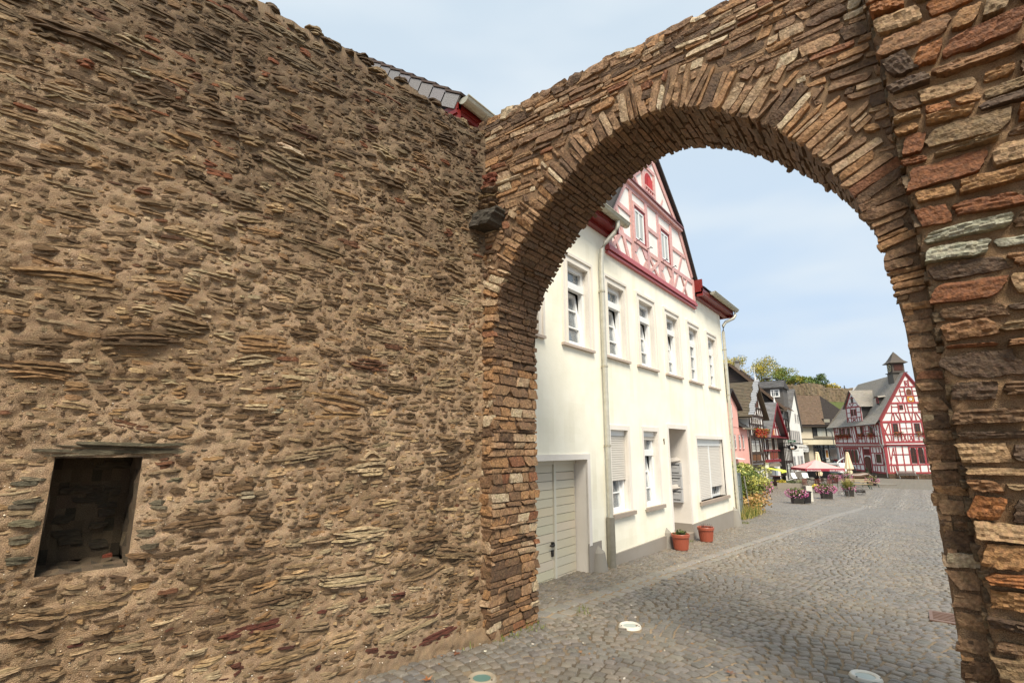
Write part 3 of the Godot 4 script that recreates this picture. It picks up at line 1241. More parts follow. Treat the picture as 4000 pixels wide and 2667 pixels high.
func sash(w: Node, a: float, y0: float, c: float, y1: float, tr: float, tilt: bool, bars: int, z: float) -> void:
	var b := MB.new()
	frame_bars(b, a - 0.01, y0 - 0.01, c + 0.01, y1 + 0.01, 0.05, z - 0.07, z)
	b.cb(a, tr, z - 0.07, c, tr + 0.075, z + 0.012)
	frame_bars(b, a + 0.042, tr + 0.077, c - 0.042, y1 - 0.042, 0.035, z - 0.05, z + 0.006)
	part(b, "frame", M.white, w)
	b = MB.new()
	b.cb(a + 0.04, tr + 0.04, z - 0.042, c - 0.04, y1 - 0.04, z - 0.038)
	part(b, "pane", M.glass, w)
	b = MB.new()
	var h := tr - y0
	frame_bars(b, a + 0.04, 0.0, c - 0.04, h, 0.055, -0.05, 0.012)
	for k in bars:
		var yy := h * (k + 1) / (bars + 1)
		b.cb(a + 0.09, yy - 0.011, -0.02, c - 0.09, yy + 0.011, 0.006)
	var s := part(b, "casement", M.white, w)
	var ang := -0.15 if tilt else 0.0
	s.transform = Transform3D(Basis(Vector3.RIGHT, ang), Vector3(0, y0 + 0.005, z - 0.002))
	b = MB.new()
	b.cb(a + 0.09, 0.05, -0.032, c - 0.09, h - 0.05, -0.028)
	var g := part(b, "casement_pane", M.glass, w)
	g.transform = s.transform
	# curtain in folds behind the glass
	b = MB.new()
	var n := 26
	for i in n:
		var f0 := float(i) / n
		var f1 := float(i + 1) / n
		var g0 := 0.5 - absf(f0 - 0.5)
		b.col = tone(lin(128, 122, 110), 0.15)
		if g0 < 0.27 or rng.randf() < 0.25:
			b.quad(Vector3(lerpf(a, c, f0), y0, z - 0.30 + 0.022 * sin(i * 2.1)), Vector3(lerpf(a, c, f1), y0, z - 0.30 + 0.022 * sin((i + 1) * 2.1)), Vector3(lerpf(a, c, f1), y1, z - 0.30 + 0.022 * sin((i + 1) * 2.1)), Vector3(lerpf(a, c, f0), y1, z - 0.30 + 0.022 * sin(i * 2.1)))
	part(b, "curtain", M.cloth, w)

func shutter(b: MB, a: float, y0: float, c: float, y1: float, z: float) -> void:
	var y := y0
	while y < y1 - 0.001:
		var t := minf(y + 0.037, y1)
		b.quad(Vector3(a, y, z - 0.004), Vector3(c, y, z - 0.004), Vector3(c, y + 0.008, z + 0.006), Vector3(a, y + 0.008, z + 0.006))
		b.quad(Vector3(a, y + 0.008, z + 0.006), Vector3(c, y + 0.008, z + 0.006), Vector3(c, t - 0.006, z + 0.006), Vector3(a, t - 0.006, z + 0.006))
		b.quad(Vector3(a, t - 0.006, z + 0.006), Vector3(c, t - 0.006, z + 0.006), Vector3(c, t, z - 0.004), Vector3(a, t, z - 0.004))
		y = t

func drain_pipe(o: Node, pts: Array, r: float, foot := -1.0) -> void:
	var b := MB.new()
	b.col = lin(206, 203, 190)
	b.tube(pts, r, 12)
	var dp := part(b, "downpipe", M.zinc, o)
	b = MB.new()
	b.col = lin(186, 180, 162)
	var top: Vector3 = pts[-2]
	var bot: Vector3 = pts[-1]
	var n := int((top.y - bot.y) / 1.25)
	for i in n:
		var y := top.y - 0.5 - i * 1.25
		b.tube([Vector3(top.x, y, top.z), Vector3(top.x, y + 0.03, top.z)], r + 0.008, 12)
		b.cb(top.x - 0.012, y, 0.0, top.x + 0.012, y + 0.025, top.z)
	part(b, "bracket", M.zinc, dp)

func gutter(o: Node, a: float, c: float, y: float, z: float) -> void:
	var b := MB.new()
	b.col = lin(196, 192, 174)
	var r := 0.075
	for i in 10:
		var t0 := PI + PI * i / 10.0
		var t1 := PI + PI * (i + 1) / 10.0
		var p0 := Vector3(0, y + sin(t0) * r, z + cos(t0) * r)
		var p1 := Vector3(0, y + sin(t1) * r, z + cos(t1) * r)
		b.quad(p0 + Vector3(c, 0, 0), p0 + Vector3(a, 0, 0), p1 + Vector3(a, 0, 0), p1 + Vector3(c, 0, 0))
		for e in [a, c]:
			b.tri(Vector3(e, y, z), p0 + Vector3(e, 0, 0), p1 + Vector3(e, 0, 0))
	b.tube([Vector3(a, y, z + r), Vector3(c, y, z + r)], 0.012, 8)
	var s := a + 0.35
	while s < c:
		b.tube([Vector3(s, y - 0.02, z - r * 0.9), Vector3(s, y - r * 0.75, z - r * 0.6), Vector3(s, y - r * 1.05, z), Vector3(s, y - r * 0.7, z + r * 0.75)], 0.012, 6)
		s += 0.62
	part(b, "gutter", M.zinc, o)

func house() -> void:
	rng.seed = 51
	var f := Transform3D(Basis(Vector3(0, 0, -1), Vector3.UP, Vector3(1, 0, 0)), Vector3(-3.8, 0, 0))
	var o := thing("cream_house", "cream rendered house with pink half-timbered gable, nearest behind the archway", "house", f)
	var cream := lin(254, 249, 231)
	var grey := lin(150, 142, 132)
	var trim := lin(234, 227, 218)
	var b := MB.new()
	b.col = cream
	var up := [[4.72, 5.60], [6.12, 7.0], [7.42, 8.31], [8.71, 9.62], [10.1, 11.01], [11.5, 12.39], [12.93, 13.81]]
	var holes := []
	for w in up:
		holes.append([w[0] + 0.12, 3.08, w[1] - 0.12, 4.36])
	holes.append([7.50, 0.58, 8.15, 1.88])
	holes.append([8.78, 0.57, 9.44, 1.88])
	holes.append([10.02, -0.6, 11.03, 1.98, 0.8])
	holes.append([11.70, 0.42, 13.70, 1.78])
	holes.append([4.3, -0.6, 6.72, 1.42, 0.24])
	wall_panel(b, 3.7, -0.6, 14.45, 5.32, holes, 0.0, 0.17, trim, true)
	part(b, "wall", M.plaster, o)
	# the other walls and the dark rooms inside
	b = MB.new()
	b.col = lin(180, 172, 150)
	b.cb(3.7, -0.6, -7.0, 3.95, 5.3, -0.02)
	b.cb(14.2, -0.6, -7.0, 14.45, 5.3, -0.02)
	b.cb(3.95, -0.6, -7.0, 14.2, 5.3, -6.8)
	part(b, "side_walls", M.plaster, o)
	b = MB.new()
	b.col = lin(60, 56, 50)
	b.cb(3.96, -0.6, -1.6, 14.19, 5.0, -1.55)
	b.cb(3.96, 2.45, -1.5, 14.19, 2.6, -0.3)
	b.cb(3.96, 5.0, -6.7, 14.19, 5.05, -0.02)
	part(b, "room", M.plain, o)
	for i in up.size():
		window_upper(o, up[i][0], up[i][1], i < 5)
	# ground floor windows
	for e in [[7.42, 8.22, 0.54, 1.95, 1.06], [8.71, 9.52, 0.53, 1.96, 1.72]]:
		b = MB.new()
		b.col = trim
		frame_bars(b, e[0], e[2], e[1], e[3], 0.078, -0.02, 0.014, false)
		var w := part(b, "window", M.plaster, o)
		b = MB.new()
		b.col = lin(160, 146, 134)
		b.cb(e[0] + 0.02, e[2] - 0.03, -0.2, e[1] + 0.03, e[2] + 0.03, 0.06)
		part(b, "sill", M.plaster, w)
		sash(w, e[0] + 0.09, e[2] + 0.04, e[1] - 0.09, e[3] - 0.10, e[3] - 0.52, true, 2, -0.10)
		b = MB.new()
		b.col = lin(206, 200, 190)
		shutter(b, e[0] + 0.085, e[4], e[1] - 0.08, e[3] - 0.17, -0.07)
		part(b, "roller_shutter", M.plain, w)
		b = MB.new()
		b.cb(e[0] + 0.08, e[3] - 0.17, -0.16, e[1] - 0.08, e[3] - 0.07, -0.06)
		part(b, "shutter_box", M.white, w)
	b = MB.new()
	b.col = trim
	frame_bars(b, 11.62, 0.38, 13.78, 1.86, 0.08, -0.02, 0.014, false)
	var ww := part(b, "window", M.plaster, o)
	b = MB.new()
	b.col = lin(164, 148, 134)
	b.cb(11.62, 0.35, -0.2, 13.82, 0.42, 0.06)
	part(b, "sill", M.plaster, ww)
	b = MB.new()
	b.col = lin(214, 208, 198)
	shutter(b, 11.72, 0.42, 12.72, 1.62, -0.08)
	shutter(b, 12.80, 0.66, 13.68, 1.62, -0.08)
	part(b, "roller_shutter", M.plain, ww)
	b = MB.new()
	b.cb(12.72, 0.42, -0.2, 12.80, 1.7, -0.07)
	b.cb(11.70, 1.62, -0.2, 13.70, 1.78, -0.06)
	frame_bars(b, 12.8, 0.42, 13.68, 0.72, 0.05, -0.2, -0.145)
	for k in 5:
		b.cb(12.9 + k * 0.14, 0.47, -0.17, 12.92 + k * 0.14, 0.66, -0.16)
	part(b, "frame", M.white, ww)
	# the door recess
	b = MB.new()
	b.col = trim
	frame_bars(b, 9.93, -0.25, 11.12, 2.05, 0.088, -0.02, 0.016, false)
	var dr := part(b, "door", M.plaster, o)
	b = MB.new()
	b.col = lin(186, 178, 170)
	b.cb(10.02, -0.3, -0.82, 11.03, 1.98, -0.78)
	for k in 3:
		b.cb(10.14, 0.1 + k * 0.6, -0.79, 10.9, 0.58 + k * 0.6, -0.765)
	part(b, "door_leaf", M.white, dr)
	b = MB.new()
	b.col = lin(150, 138, 124)
	b.cb(10.02, -0.3, -0.8, 11.03, -0.12, 0.05)
	part(b, "doorstep", M.plaster, dr)
	b = MB.new()
	b.col = grey
	b.cb(11.016, -0.12, -0.7, 11.03, 0.04, 0.004)
	part(b, "skirting", M.plaster, dr)
	for k in 3:
		b = MB.new()
		b.col = lin(178, 178, 178)
		var y := 0.46 + k * 0.275
		b.cb(10.94, y, -0.36, 11.02, y + 0.26, -0.13)
		var mb := part(b, "mailbox", M.gloss, o)
		b = MB.new()
		b.col = lin(196, 194, 190)
		b.cb(10.934, y + 0.16, -0.31, 10.941, y + 0.185, -0.2)
		part(b, "name_plate", M.gloss, mb)
		b = MB.new()
		b.col = lin(40, 40, 42)
		b.cb(10.932, y + 0.05, -0.32, 10.941, y + 0.06, -0.17)
		b.cb(10.932, y + 0.21, -0.34, 10.941, y + 0.222, -0.15)
		part(b, "slot", M.plain, mb)
	for y in [1.29, 0.735]:
		b = MB.new()
		b.col = lin(190, 182, 172)
		for k in 3:
			b.tube([Vector3(10.86, y + k * 0.02, -0.34), Vector3(10.98, y + 0.03 + k * 0.02, -0.14 - k * 0.03)], 0.028, 8)
		part(b, "newspaper", M.cloth, o)
	var txt := TextMesh.new()
	txt.text = "1"
	txt.font = SystemFont.new()
	txt.font_size = 16
	txt.pixel_size = 0.009
	txt.depth = 0.012
	var num := MeshInstance3D.new()
	num.mesh = txt
	num.name = "house_number"
	var ink := mat(lin(90, 70, 40), 0.4)
	num.material_override = ink
	num.position = Vector3(9.76, 1.71, 0.008)
	o.add_child(num)
	# garage
	b = MB.new()
	b.col = trim
	b.cb(4.2, 1.42, -0.02, 6.80, 1.50, 0.016)
	b.cb(6.72, 0.22, -0.02, 6.80, 1.42, 0.016)
	var ga := part(b, "garage_door", M.plaster, o)
	b = MB.new()
	b.col = lin(226, 220, 204)
	b.cb(6.12, -0.3, -0.23, 6.17, 1.42, -0.185)
	b.cb(4.3, 1.36, -0.23, 6.72, 1.43, -0.19)
	b.cb(4.3, -0.30, -0.23, 6.72, -0.225, -0.17)
	part(b, "door_frame", M.white, ga)
	for k in 14:
		for s in [[4.3, 6.115], [6.175, 6.70]]:
			b = MB.new()
			b.col = tone(lin(206, 196, 172), 0.02)
			var y := -0.225 + k * 0.1135
			b.cb(s[0], y + 0.003, -0.25, s[1], y + 0.110, -0.205)
			part(b, "panel", M.gloss, ga)
	b = MB.new()
	b.col = lin(22, 22, 22)
	b.cb(6.05, 0.28, -0.205, 6.09, 0.34, -0.17)
	b.tube([Vector3(6.07, 0.31, -0.16), Vector3(5.95, 0.315, -0.15)], 0.011, 8)
	b.cb(6.05, 0.16, -0.205, 6.09, 0.24, -0.185)
	part(b, "handle", M.gloss, ga)
	# plinth and wheel guards
	b = MB.new()
	b.col = grey
	b.cb(7.33, -0.6, 0.0, 9.66, 0.0, 0.035)
	b.cb(9.66, -0.6, 0.0, 10.02, -0.02, 0.035)
	b.cb(11.03, -0.6, 0.0, 14.46, 0.03, 0.03)
	b.cb(6.721, -0.6, -0.2, 6.735, 0.24, 0.005)
	b.cb(6.7, -0.6, -0.001, 7.08, 0.25, 0.012)
	part(b, "plinth", M.plaster, o)
	for e in [[6.96, 0.20, 0.13, 0.24], [9.62, 0.13, 0.09, 0.12], [14.2, 0.10, 0.14, 0.2]]:
		b = MB.new()
		b.col = lin(142, 136, 126)
		var pr := PackedVector2Array()
		for i in 9:
			var t := i / 8.0
			pr.append(Vector2((e[2] + 0.05) * (1.0 - 0.55 * pow(t, 1.6)) * (1.0 if i < 8 else 0.0), -0.55 + (e[1] + 0.55) * t))
		b.lathe(pr, 14, Vector3(e[0], 0, 0.01))
		part(b, "wheel_guard", M.plaster, o)
	# eaves: soffit, fascia, gutters and pipes
	b = MB.new()
	b.col = lin(120, 30, 28)
	for e in [[3.6, 7.66], [12.2, 14.95]]:
		b.cb(e[0], 5.20, 0.0, e[1], 5.26, 0.10)
		b.cb(e[0], 5.26, 0.0, e[1], 5.31, 0.24)
		b.cb(e[0], 5.31, 0.22, e[1], 5.40, 0.25)
	b.cb(14.90, 5.2, -0.3, 14.955, 5.5, 0.25)
	b.cb(12.2, 5.2, 0.0, 12.24, 5.62, 0.25)
	b.cb(7.60, 5.2, 0.0, 7.64, 5.5, 0.25)
	b.cb(3.62, 5.0, -0.4, 3.66, 5.40, 0.25)
	b.cb(3.66, 5.0, 0.0, 5.2, 5.2, 0.03)
	part(b, "soffit", M.gloss, o)
	gutter(o, 3.62, 7.80, 5.42, 0.32)
	gutter(o, 12.75, 15.0, 5.42, 0.32)
	drain_pipe(o, [Vector3(7.45, 5.36, 0.32), Vector3(7.45, 5.26, 0.32), Vector3(7.42, 5.15, 0.27), Vector3(7.34, 4.98, 0.13), Vector3(7.31, 4.86, 0.075), Vector3(7.28, 4.6, 0.07), Vector3(7.27, -0.2, 0.07)], 0.04)
	b = MB.new()
	b.col = lin(150, 144, 132)
	b.tube([Vector3(7.27, 0.56, 0.07), Vector3(7.27, -0.3, 0.07)], 0.062, 14)
	part(b, "standpipe", M.zinc, o)
	drain_pipe(o, [Vector3(14.85, 5.36, 0.32), Vector3(14.85, 5.24, 0.32), Vector3(14.78, 5.14, 0.28), Vector3(14.58, 5.02, 0.12), Vector3(14.46, 4.9, 0.075), Vector3(14.42, 4.7, 0.07), Vector3(14.40, -0.5, 0.07)], 0.042)
	# roof: slope over the street, gable end tiles
	var sl := Vector3(0, 0.6202, -0.7845)
	b = MB.new()
	var rc := lin(74, 72, 72)
	courses(b, Vector3(0, 5.41, 0.28), Vector3.RIGHT, sl, 3.7, 7.62, 3.7, 7.62, 6.4, 0.19, 0.22, rc)
	courses(b, Vector3(0, 5.41, 0.28), Vector3.RIGHT, sl, 12.22, 14.98, 12.22, 14.98, 6.4, 0.19, 0.22, rc)
	courses(b, Vector3(0, 5.41, 0.28) + sl * 1.2, Vector3.RIGHT, sl, 7.62, 12.22, 7.62, 12.22, 5.2, 0.19, 0.22, rc)
	b.quad(Vector3(14.98, 9.5, -4.63), Vector3(3.7, 9.5, -4.63), Vector3(3.7, 5.4, -9.4), Vector3(14.98, 5.4, -9.4))
	b.quad(Vector3(14.94, 5.3, 0.2), Vector3(14.94, 5.3, -9.3), Vector3(14.94, 9.45, -4.63), Vector3(14.94, 9.45, -4.63))
	b.quad(Vector3(3.72, 5.3, 0.2), Vector3(3.72, 5.3, -9.3), Vector3(3.72, 9.45, -4.63), Vector3(3.72, 9.45, -4.63))
	var roof := part(b, "roof", M.roof, o)
	for k in 24:
		b = MB.new()
		var q := Vector3(0, 5.41, 0.28) + sl * (0.02 + k * 0.265)
		var nn := Vector3(0, 0.7845, 0.6202)
		var bs := Basis(Vector3.RIGHT, nn, -sl)
		b.col = tone(lin(176, 176, 180), 0.05)
		b.box(q + sl * 0.13 - nn * (0.075 - 0.018) + Vector3(3.60, 0, 0), Vector3(0.022, 0.155, 0.285), Basis(Vector3.RIGHT, (nn + sl * 0.10).normalized(), (-sl + nn * 0.10).normalized()))
		b.col = tone(lin(110, 92, 84), 0.08)
		b.box(q + sl * 0.13 + nn * 0.045 + Vector3(3.70, 0, 0), Vector3(0.24, 0.022, 0.30), Basis(Vector3.RIGHT, (nn + sl * 0.10).normalized(), (-sl + nn * 0.10).normalized()))
		part(b, "verge_tile", M.roof, roof)
	b = MB.new()
	b.col = lin(140, 92, 74)
	b.box(Vector3(3.64, 5.41, 0.28) + sl * 3.0 + Vector3(0, -0.24, -0.16), Vector3(0.03, 0.16, 6.0), Basis(Vector3.RIGHT, Vector3(0, 0.7845, 0.6202), -sl))
	part(b, "barge_board", M.wood, roof)
	b = MB.new()
	b.col = lin(222, 214, 200)
	b.tube([Vector3(4.62, 5.31, 0.2), Vector3(4.64, 5.2, 0.16), Vector3(4.60, 5.05, 0.1), Vector3(4.66, 4.9, 0.03)], 0.008, 6)
	part(b, "cable", M.plain, o)
	# half-timbered gable
	var pink := lin(228, 180, 174)
	var white := lin(240, 236, 232)
	var outline := PackedVector2Array([Vector2(7.64, 5.03), Vector2(12.2, 5.03), Vector2(12.2, 5.62), Vector2(11.38, 6.72), Vector2(9.91, 7.86), Vector2(8.44, 6.72), Vector2(7.64, 5.62)])
	b = MB.new()
	b.col = white
	b.prism(outline, -0.3, 0.035)
	var g := part(b, "gable", M.plaster, o, "white gable panel crossed by pink timbers")
	timbers(g, [8.37, 6.58, 11.44, 6.66, 0.13, 8.66, 6.55, 8.66, 5.06, 0.11, 9.40, 6.55, 9.40, 5.06, 0.11, 10.03, 6.55, 10.0, 5.06, 0.1, 10.80, 6.55, 10.74, 5.06, 0.1, 8.05, 6.03, 8.66, 6.01, 0.09, 7.75, 5.47, 8.66, 5.45, 0.09, 9.41, 6.02, 10.02, 6.02, 0.09, 9.40, 5.46, 10.0, 5.47, 0.09, 10.76, 6.04, 11.7, 6.06, 0.09, 10.76, 5.52, 12.15, 5.54, 0.09, 7.97, 5.98, 8.45, 5.06, 0.1, 8.12, 5.44, 7.76, 5.06, 0.09, 7.78, 5.42, 8.08, 5.06, 0.06, 9.42, 5.42, 9.92, 5.06, 0.07, 9.96, 5.43, 9.42, 5.06, 0.07, 11.44, 5.98, 10.82, 5.06, 0.09], 0.035, 0.055, pink, M.paint)
	timbers(g, [11.35, 5.47, 11.65, 5.06, 0.06, 11.67, 5.47, 11.30, 5.06, 0.06, 7.69, 5.62, 7.69, 5.06, 0.12, 12.15, 5.62, 12.15, 5.06, 0.12, 12.12, 5.68, 11.36, 6.68, 0.16, 7.72, 5.68, 8.46, 6.68, 0.16, 11.30, 6.72, 9.93, 7.78, 0.14, 8.52, 6.72, 9.89, 7.78, 0.14, 9.35, 7.36, 9.34, 6.66, 0.1, 9.95, 7.40, 9.96, 6.66, 0.1, 8.90, 6.98, 9.2, 6.66, 0.06, 10.40, 7.02, 10.12, 6.66, 0.06, 9.40, 7.46, 10.0, 7.46, 0.08, 8.7, 6.7, 11.1, 6.72, 0.05], 0.036, 0.058, pink, M.paint)
	b = MB.new()
	b.col = lin(176, 82, 84)
	b.cb(7.58, 4.96, 0.0, 12.26, 5.02, 0.09)
	b.cb(7.60, 5.02, 0.0, 12.24, 5.07, 0.07)
	b.cb(7.58, 4.90, 0.0, 12.26, 4.94, 0.06)
	b.col = pink
	b.cb(8.36, 6.63, 0.03, 11.46, 6.69, 0.12)
	b.col = lin(120, 60, 60)
	b.cb(8.34, 6.69, 0.03, 11.48, 6.72, 0.15)
	part(b, "moulding", M.gloss, g)
	for e in [[8.70, 9.36], [10.06, 10.70]]:
		b = MB.new()
		b.col = pink
		frame_bars(b, e[0], 5.48, e[1], 6.33, 0.06, 0.035, 0.075)
		b.col = lin(142, 40, 48)
		frame_bars(b, e[0] + 0.05, 5.53, e[1] - 0.05, 6.28, 0.05, 0.02, 0.062)
		var w := part(b, "window", M.paint, g)
		b = MB.new()
		frame_bars(b, e[0] + 0.10, 5.57, e[1] - 0.10, 6.23, 0.05, 0.03, 0.052)
		b.cb((e[0] + e[1]) / 2 - 0.02, 5.6, 0.03, (e[0] + e[1]) / 2 + 0.02, 6.2, 0.05)
		part(b, "frame", M.white, w)
		b = MB.new()
		b.col = lin(176, 178, 174)
		b.cb(e[0] + 0.12, 5.6, 0.036, e[1] - 0.12, 6.2, 0.040)
		part(b, "pane", M.gloss, w)
		for dx in [0.08, 0.60]:
			b = MB.new()
			b.col = lin(50, 30, 28)
			b.tube([Vector3(e[0] + dx, 5.50, 0.06), Vector3(e[0] + dx, 5.52, 0.17)], 0.008, 5)
			b.tube([Vector3(e[0] + dx - 0.05, 5.52, 0.165), Vector3(e[0] + dx + 0.05, 5.52, 0.165)], 0.008, 5)
			part(b, "shutter_hook", M.plain, w)
		# shaped boards that leave a white lozenge under the window
		var cx: float = (e[0] + e[1]) / 2
		for sx in [-1, 1]:
			for sy in [-1, 1]:
				b = MB.new()
				b.col = tone(pink, 0.06)
				var cy := 5.27
				var p := PackedVector2Array([Vector2(cx + sx * 0.30, cy + sy * 0.20), Vector2(cx + sx * 0.06, cy + sy * 0.20), Vector2(cx + sx * 0.22, cy + sy * 0.02), Vector2(cx + sx * 0.30, cy + sy * 0.02)])
				if sx * sy < 0:
					p.reverse()
				b.prism(p, 0.035, 0.055)
				part(b, "timber_board", M.paint, g)
	b = MB.new()
	var ar := PackedVector2Array()
	var ai := PackedVector2Array()
	for i in 13:
		var t := PI * i / 12.0
		ar.append(Vector2(9.65 + cos(t) * 0.25, 7.12 + sin(t) * 0.27))
		ai.append(Vector2(9.65 + cos(t) * 0.2, 7.12 + sin(t) * 0.22))
	ar.append(Vector2(9.40, 6.72))
	ar.append(Vector2(9.90, 6.72))
	ai.append(Vector2(9.45, 6.74))
	ai.append(Vector2(9.85, 6.74))
	b.col = pink
	b.prism(ar, 0.03, 0.045)
	b.col = lin(176, 34, 36)
	b.prism(ai, 0.03, 0.052)
	b.col = lin(206, 60, 56)
	b.cb(9.60, 6.9, 0.04, 9.84, 7.25, 0.06)
	part(b, "arched_hatch", M.paint, g, "red arched hatch high in the gable")
	b = MB.new()
	b.col = pink
	for k in 5:
		b.bar(Vector2(9.45 + k * 0.09, 6.75), Vector2(9.40 + k * 0.11, 6.95), 0.025, 0.05, 0.075)
	b.bar(Vector2(9.43, 6.86), Vector2(9.88, 6.86), 0.03, 0.05, 0.078)
	b.bar(Vector2(9.40, 6.96), Vector2(9.90, 6.96), 0.035, 0.05, 0.082)
	part(b, "lattice_railing", M.paint, g)
	# gable roof
	b = MB.new()
	b.col = rc
	for s in [-1, 1]:
		for e in [[Vector2(2.42, 5.46), Vector2(1.50, 6.76)], [Vector2(1.56, 6.70), Vector2(0.0, 7.95)]]:
			var a0 := Vector3(9.91 + s * e[0].x, e[0].y, 0.14)
			var a1 := Vector3(9.91 + s * e[1].x, e[1].y, 0.14)
			var bk := Vector3(0, 0, -4.5)
			var th := Vector3(s * 0.03, 0.05, 0)
			if s > 0:
				b.quad(a0 + th, a0 + th + bk, a1 + th + bk, a1 + th)
			else:
				b.quad(a1 + th, a1 + th + bk, a0 + th + bk, a0 + th)
			b.quad(a0, a1, a1 + th, a0 + th)
			b.quad(a0, a0 + bk, a1 + bk, a1)
	part(b, "gable_roof", M.roof, o)

func pot(at: Vector3, label: String, dead: bool) -> void:
	var o := thing("flower_pot", label, "flower pot", Transform3D(Basis(), at), "terracotta pots beside the house door")
	var b := MB.new()
	b.col = lin(160, 86, 64)
	b.lathe(PackedVector2Array([Vector2(0, 0), Vector2(0.115, 0), Vector2(0.12, 0.01), Vector2(0.145, 0.215), Vector2(0.162, 0.22), Vector2(0.166, 0.268), Vector2(0.160, 0.276), Vector2(0.148, 0.27), Vector2(0.142, 0.235), Vector2(0, 0.235)]), 28)
	for k in 28:
		var a := TAU * k / 28
		b.tube([Vector3(cos(a) * 0.122, 0.02, sin(a) * 0.122), Vector3(cos(a) * 0.144, 0.20, sin(a) * 0.144)], 0.004, 4)
	part(b, "pot", M.gloss, o)
	b = MB.new()
	b.col = lin(60, 42, 30)
	b.lathe(PackedVector2Array([Vector2(0.14, 0.237), Vector2(0.08, 0.25), Vector2(0, 0.255)]), 18)
	part(b, "soil", M.mortar, o)
	b = MB.new()
	if dead:
		for k in 26:
			b.col = tone(lin(92, 48, 40), 0.3)
			var p := Vector3(rf(-0.11, 0.11), 0.24, rf(-0.11, 0.11))
			b.tube([p, p + Vector3(rf(-0.03, 0.03), rf(0.03, 0.10), rf(-0.03, 0.03))], 0.004, 4, 0.002)
			leaf(b, p + Vector3(rf(-0.02, 0.02), rf(0.02, 0.1), 0), 0.014)
	else:
		leaves(b, Vector3(0, 0.27, 0), Vector3(0.13, 0.075, 0.13), 240, 0.028, [lin(70, 88, 44), lin(104, 112, 60), lin(44, 60, 34)])
	part(b, "plant", M.leaf, o)

func ground_lights() -> void:
	for e in [[-2.71, -3.15, "round sunken light with teal glass beside the rubble wall foot"], [-2.38, -4.96, "round sunken light with white rim behind the left arch pier"], [-0.49, -5.02, "round sunken light with white rim near the right arch pier"]]:
		var o := thing("ground_light", e[2], "light", Transform3D(Basis().scaled(Vector3(0.73, 1, 0.73)), Vector3(e[0], G(e[1]), e[1])), "lights sunk into the cobbles")
		var b := MB.new()
		b.col = lin(206, 200, 186) if e[1] < -4 else lin(150, 138, 118)
		b.lathe(PackedVector2Array([Vector2(0.165, -0.03), Vector2(0.14, 0.006), Vector2(0.128, 0.012), Vector2(0.118, 0.012), Vector2(0.092, 0.004), Vector2(0.088, -0.004)]), 32)
		part(b, "rim", M.gloss, o)
		b = MB.new()
		b.col = lin(168, 176, 166) if e[1] < -4 else lin(88, 116, 108)
		b.lathe(PackedVector2Array([Vector2(0.09, 0.0), Vector2(0.05, 0.001), Vector2(0, 0.001)]), 28)
		part(b, "lens", M.gloss, o)
		for k in 3:
			b = MB.new()
			b.col = lin(96, 92, 86)
			b.lathe(PackedVector2Array([Vector2(0.008, 0.010), Vector2(0.008, 0.0145), Vector2(0, 0.0145)]), 8, Vector3(cos(k * 2.1) * 0.13, 0, sin(k * 2.1) * 0.13))
			part(b, "screw", M.metal, o)
	rng.seed = 61
	for e in [[-2.98, -2.86, lin(150, 92, 52), "orange brown leaf lying nearest the teal sunken light"], [-2.80, -2.70, lin(132, 84, 50), "small brown leaf lying in front of the rubble wall, nearest the camera"], [-3.16, -3.35, lin(120, 70, 44), "dark brown leaf curled at the corner of wall and archway"], [-2.6, -6.9, lin(160, 120, 80), "pale tan leaf lying on the gutter line before the garage"], [-1.3, -4.4, lin(120, 84, 60), "grey brown leaf alone in mid street under the arch"]]:
		var b := MB.new()
		b.col = e[2]
		for k in 5:
			var a := TAU * k / 5 + rf(-0.2, 0.2)
			b.tri(Vector3(0, 0.012, 0), Vector3(cos(a - 0.5) * 0.02, 0.01, sin(a - 0.5) * 0.02), Vector3(cos(a) * 0.045, rf(0.004, 0.03), sin(a) * 0.045))
			b.tri(Vector3(0, 0.012, 0), Vector3(cos(a) * 0.045, rf(0.004, 0.03), sin(a) * 0.045), Vector3(cos(a + 0.5) * 0.02, 0.01, sin(a + 0.5) * 0.02))
		single(b, "fallen_leaf", M.leaf, e[3], "leaf", Transform3D(Basis(), Vector3(e[0], G(e[1]) + 0.004, e[1])), "fallen leaves on the cobbles")
	var b := MB.new()
	b.col = lin(150, 74, 48)
	b.prism(PackedVector2Array([Vector2(-0.022, 0), Vector2(0.025, 0.0), Vector2(0.022, 0.024), Vector2(-0.004, 0.02), Vector2(-0.022, 0.015)]), -0.008, 0.008, true)
	var t: Transform3D = get_node("stone_wall").transform
	single(b, "brick_fragment", M.mortar, "small orange brick fragment lying in the wall niche", "brick", t * Transform3D(Basis(Vector3.UP, 0.3), Vector3(-2.74, 0.945, -0.22)))

# ---------------------------------------------------------------- what stands on the square
func on(x: float, z: float, deg := 0.0) -> Transform3D:
	# a measured spot of the far square, in the street's own metres
	return ry(Vector3(x * S, G(z * S), z * S), deg)

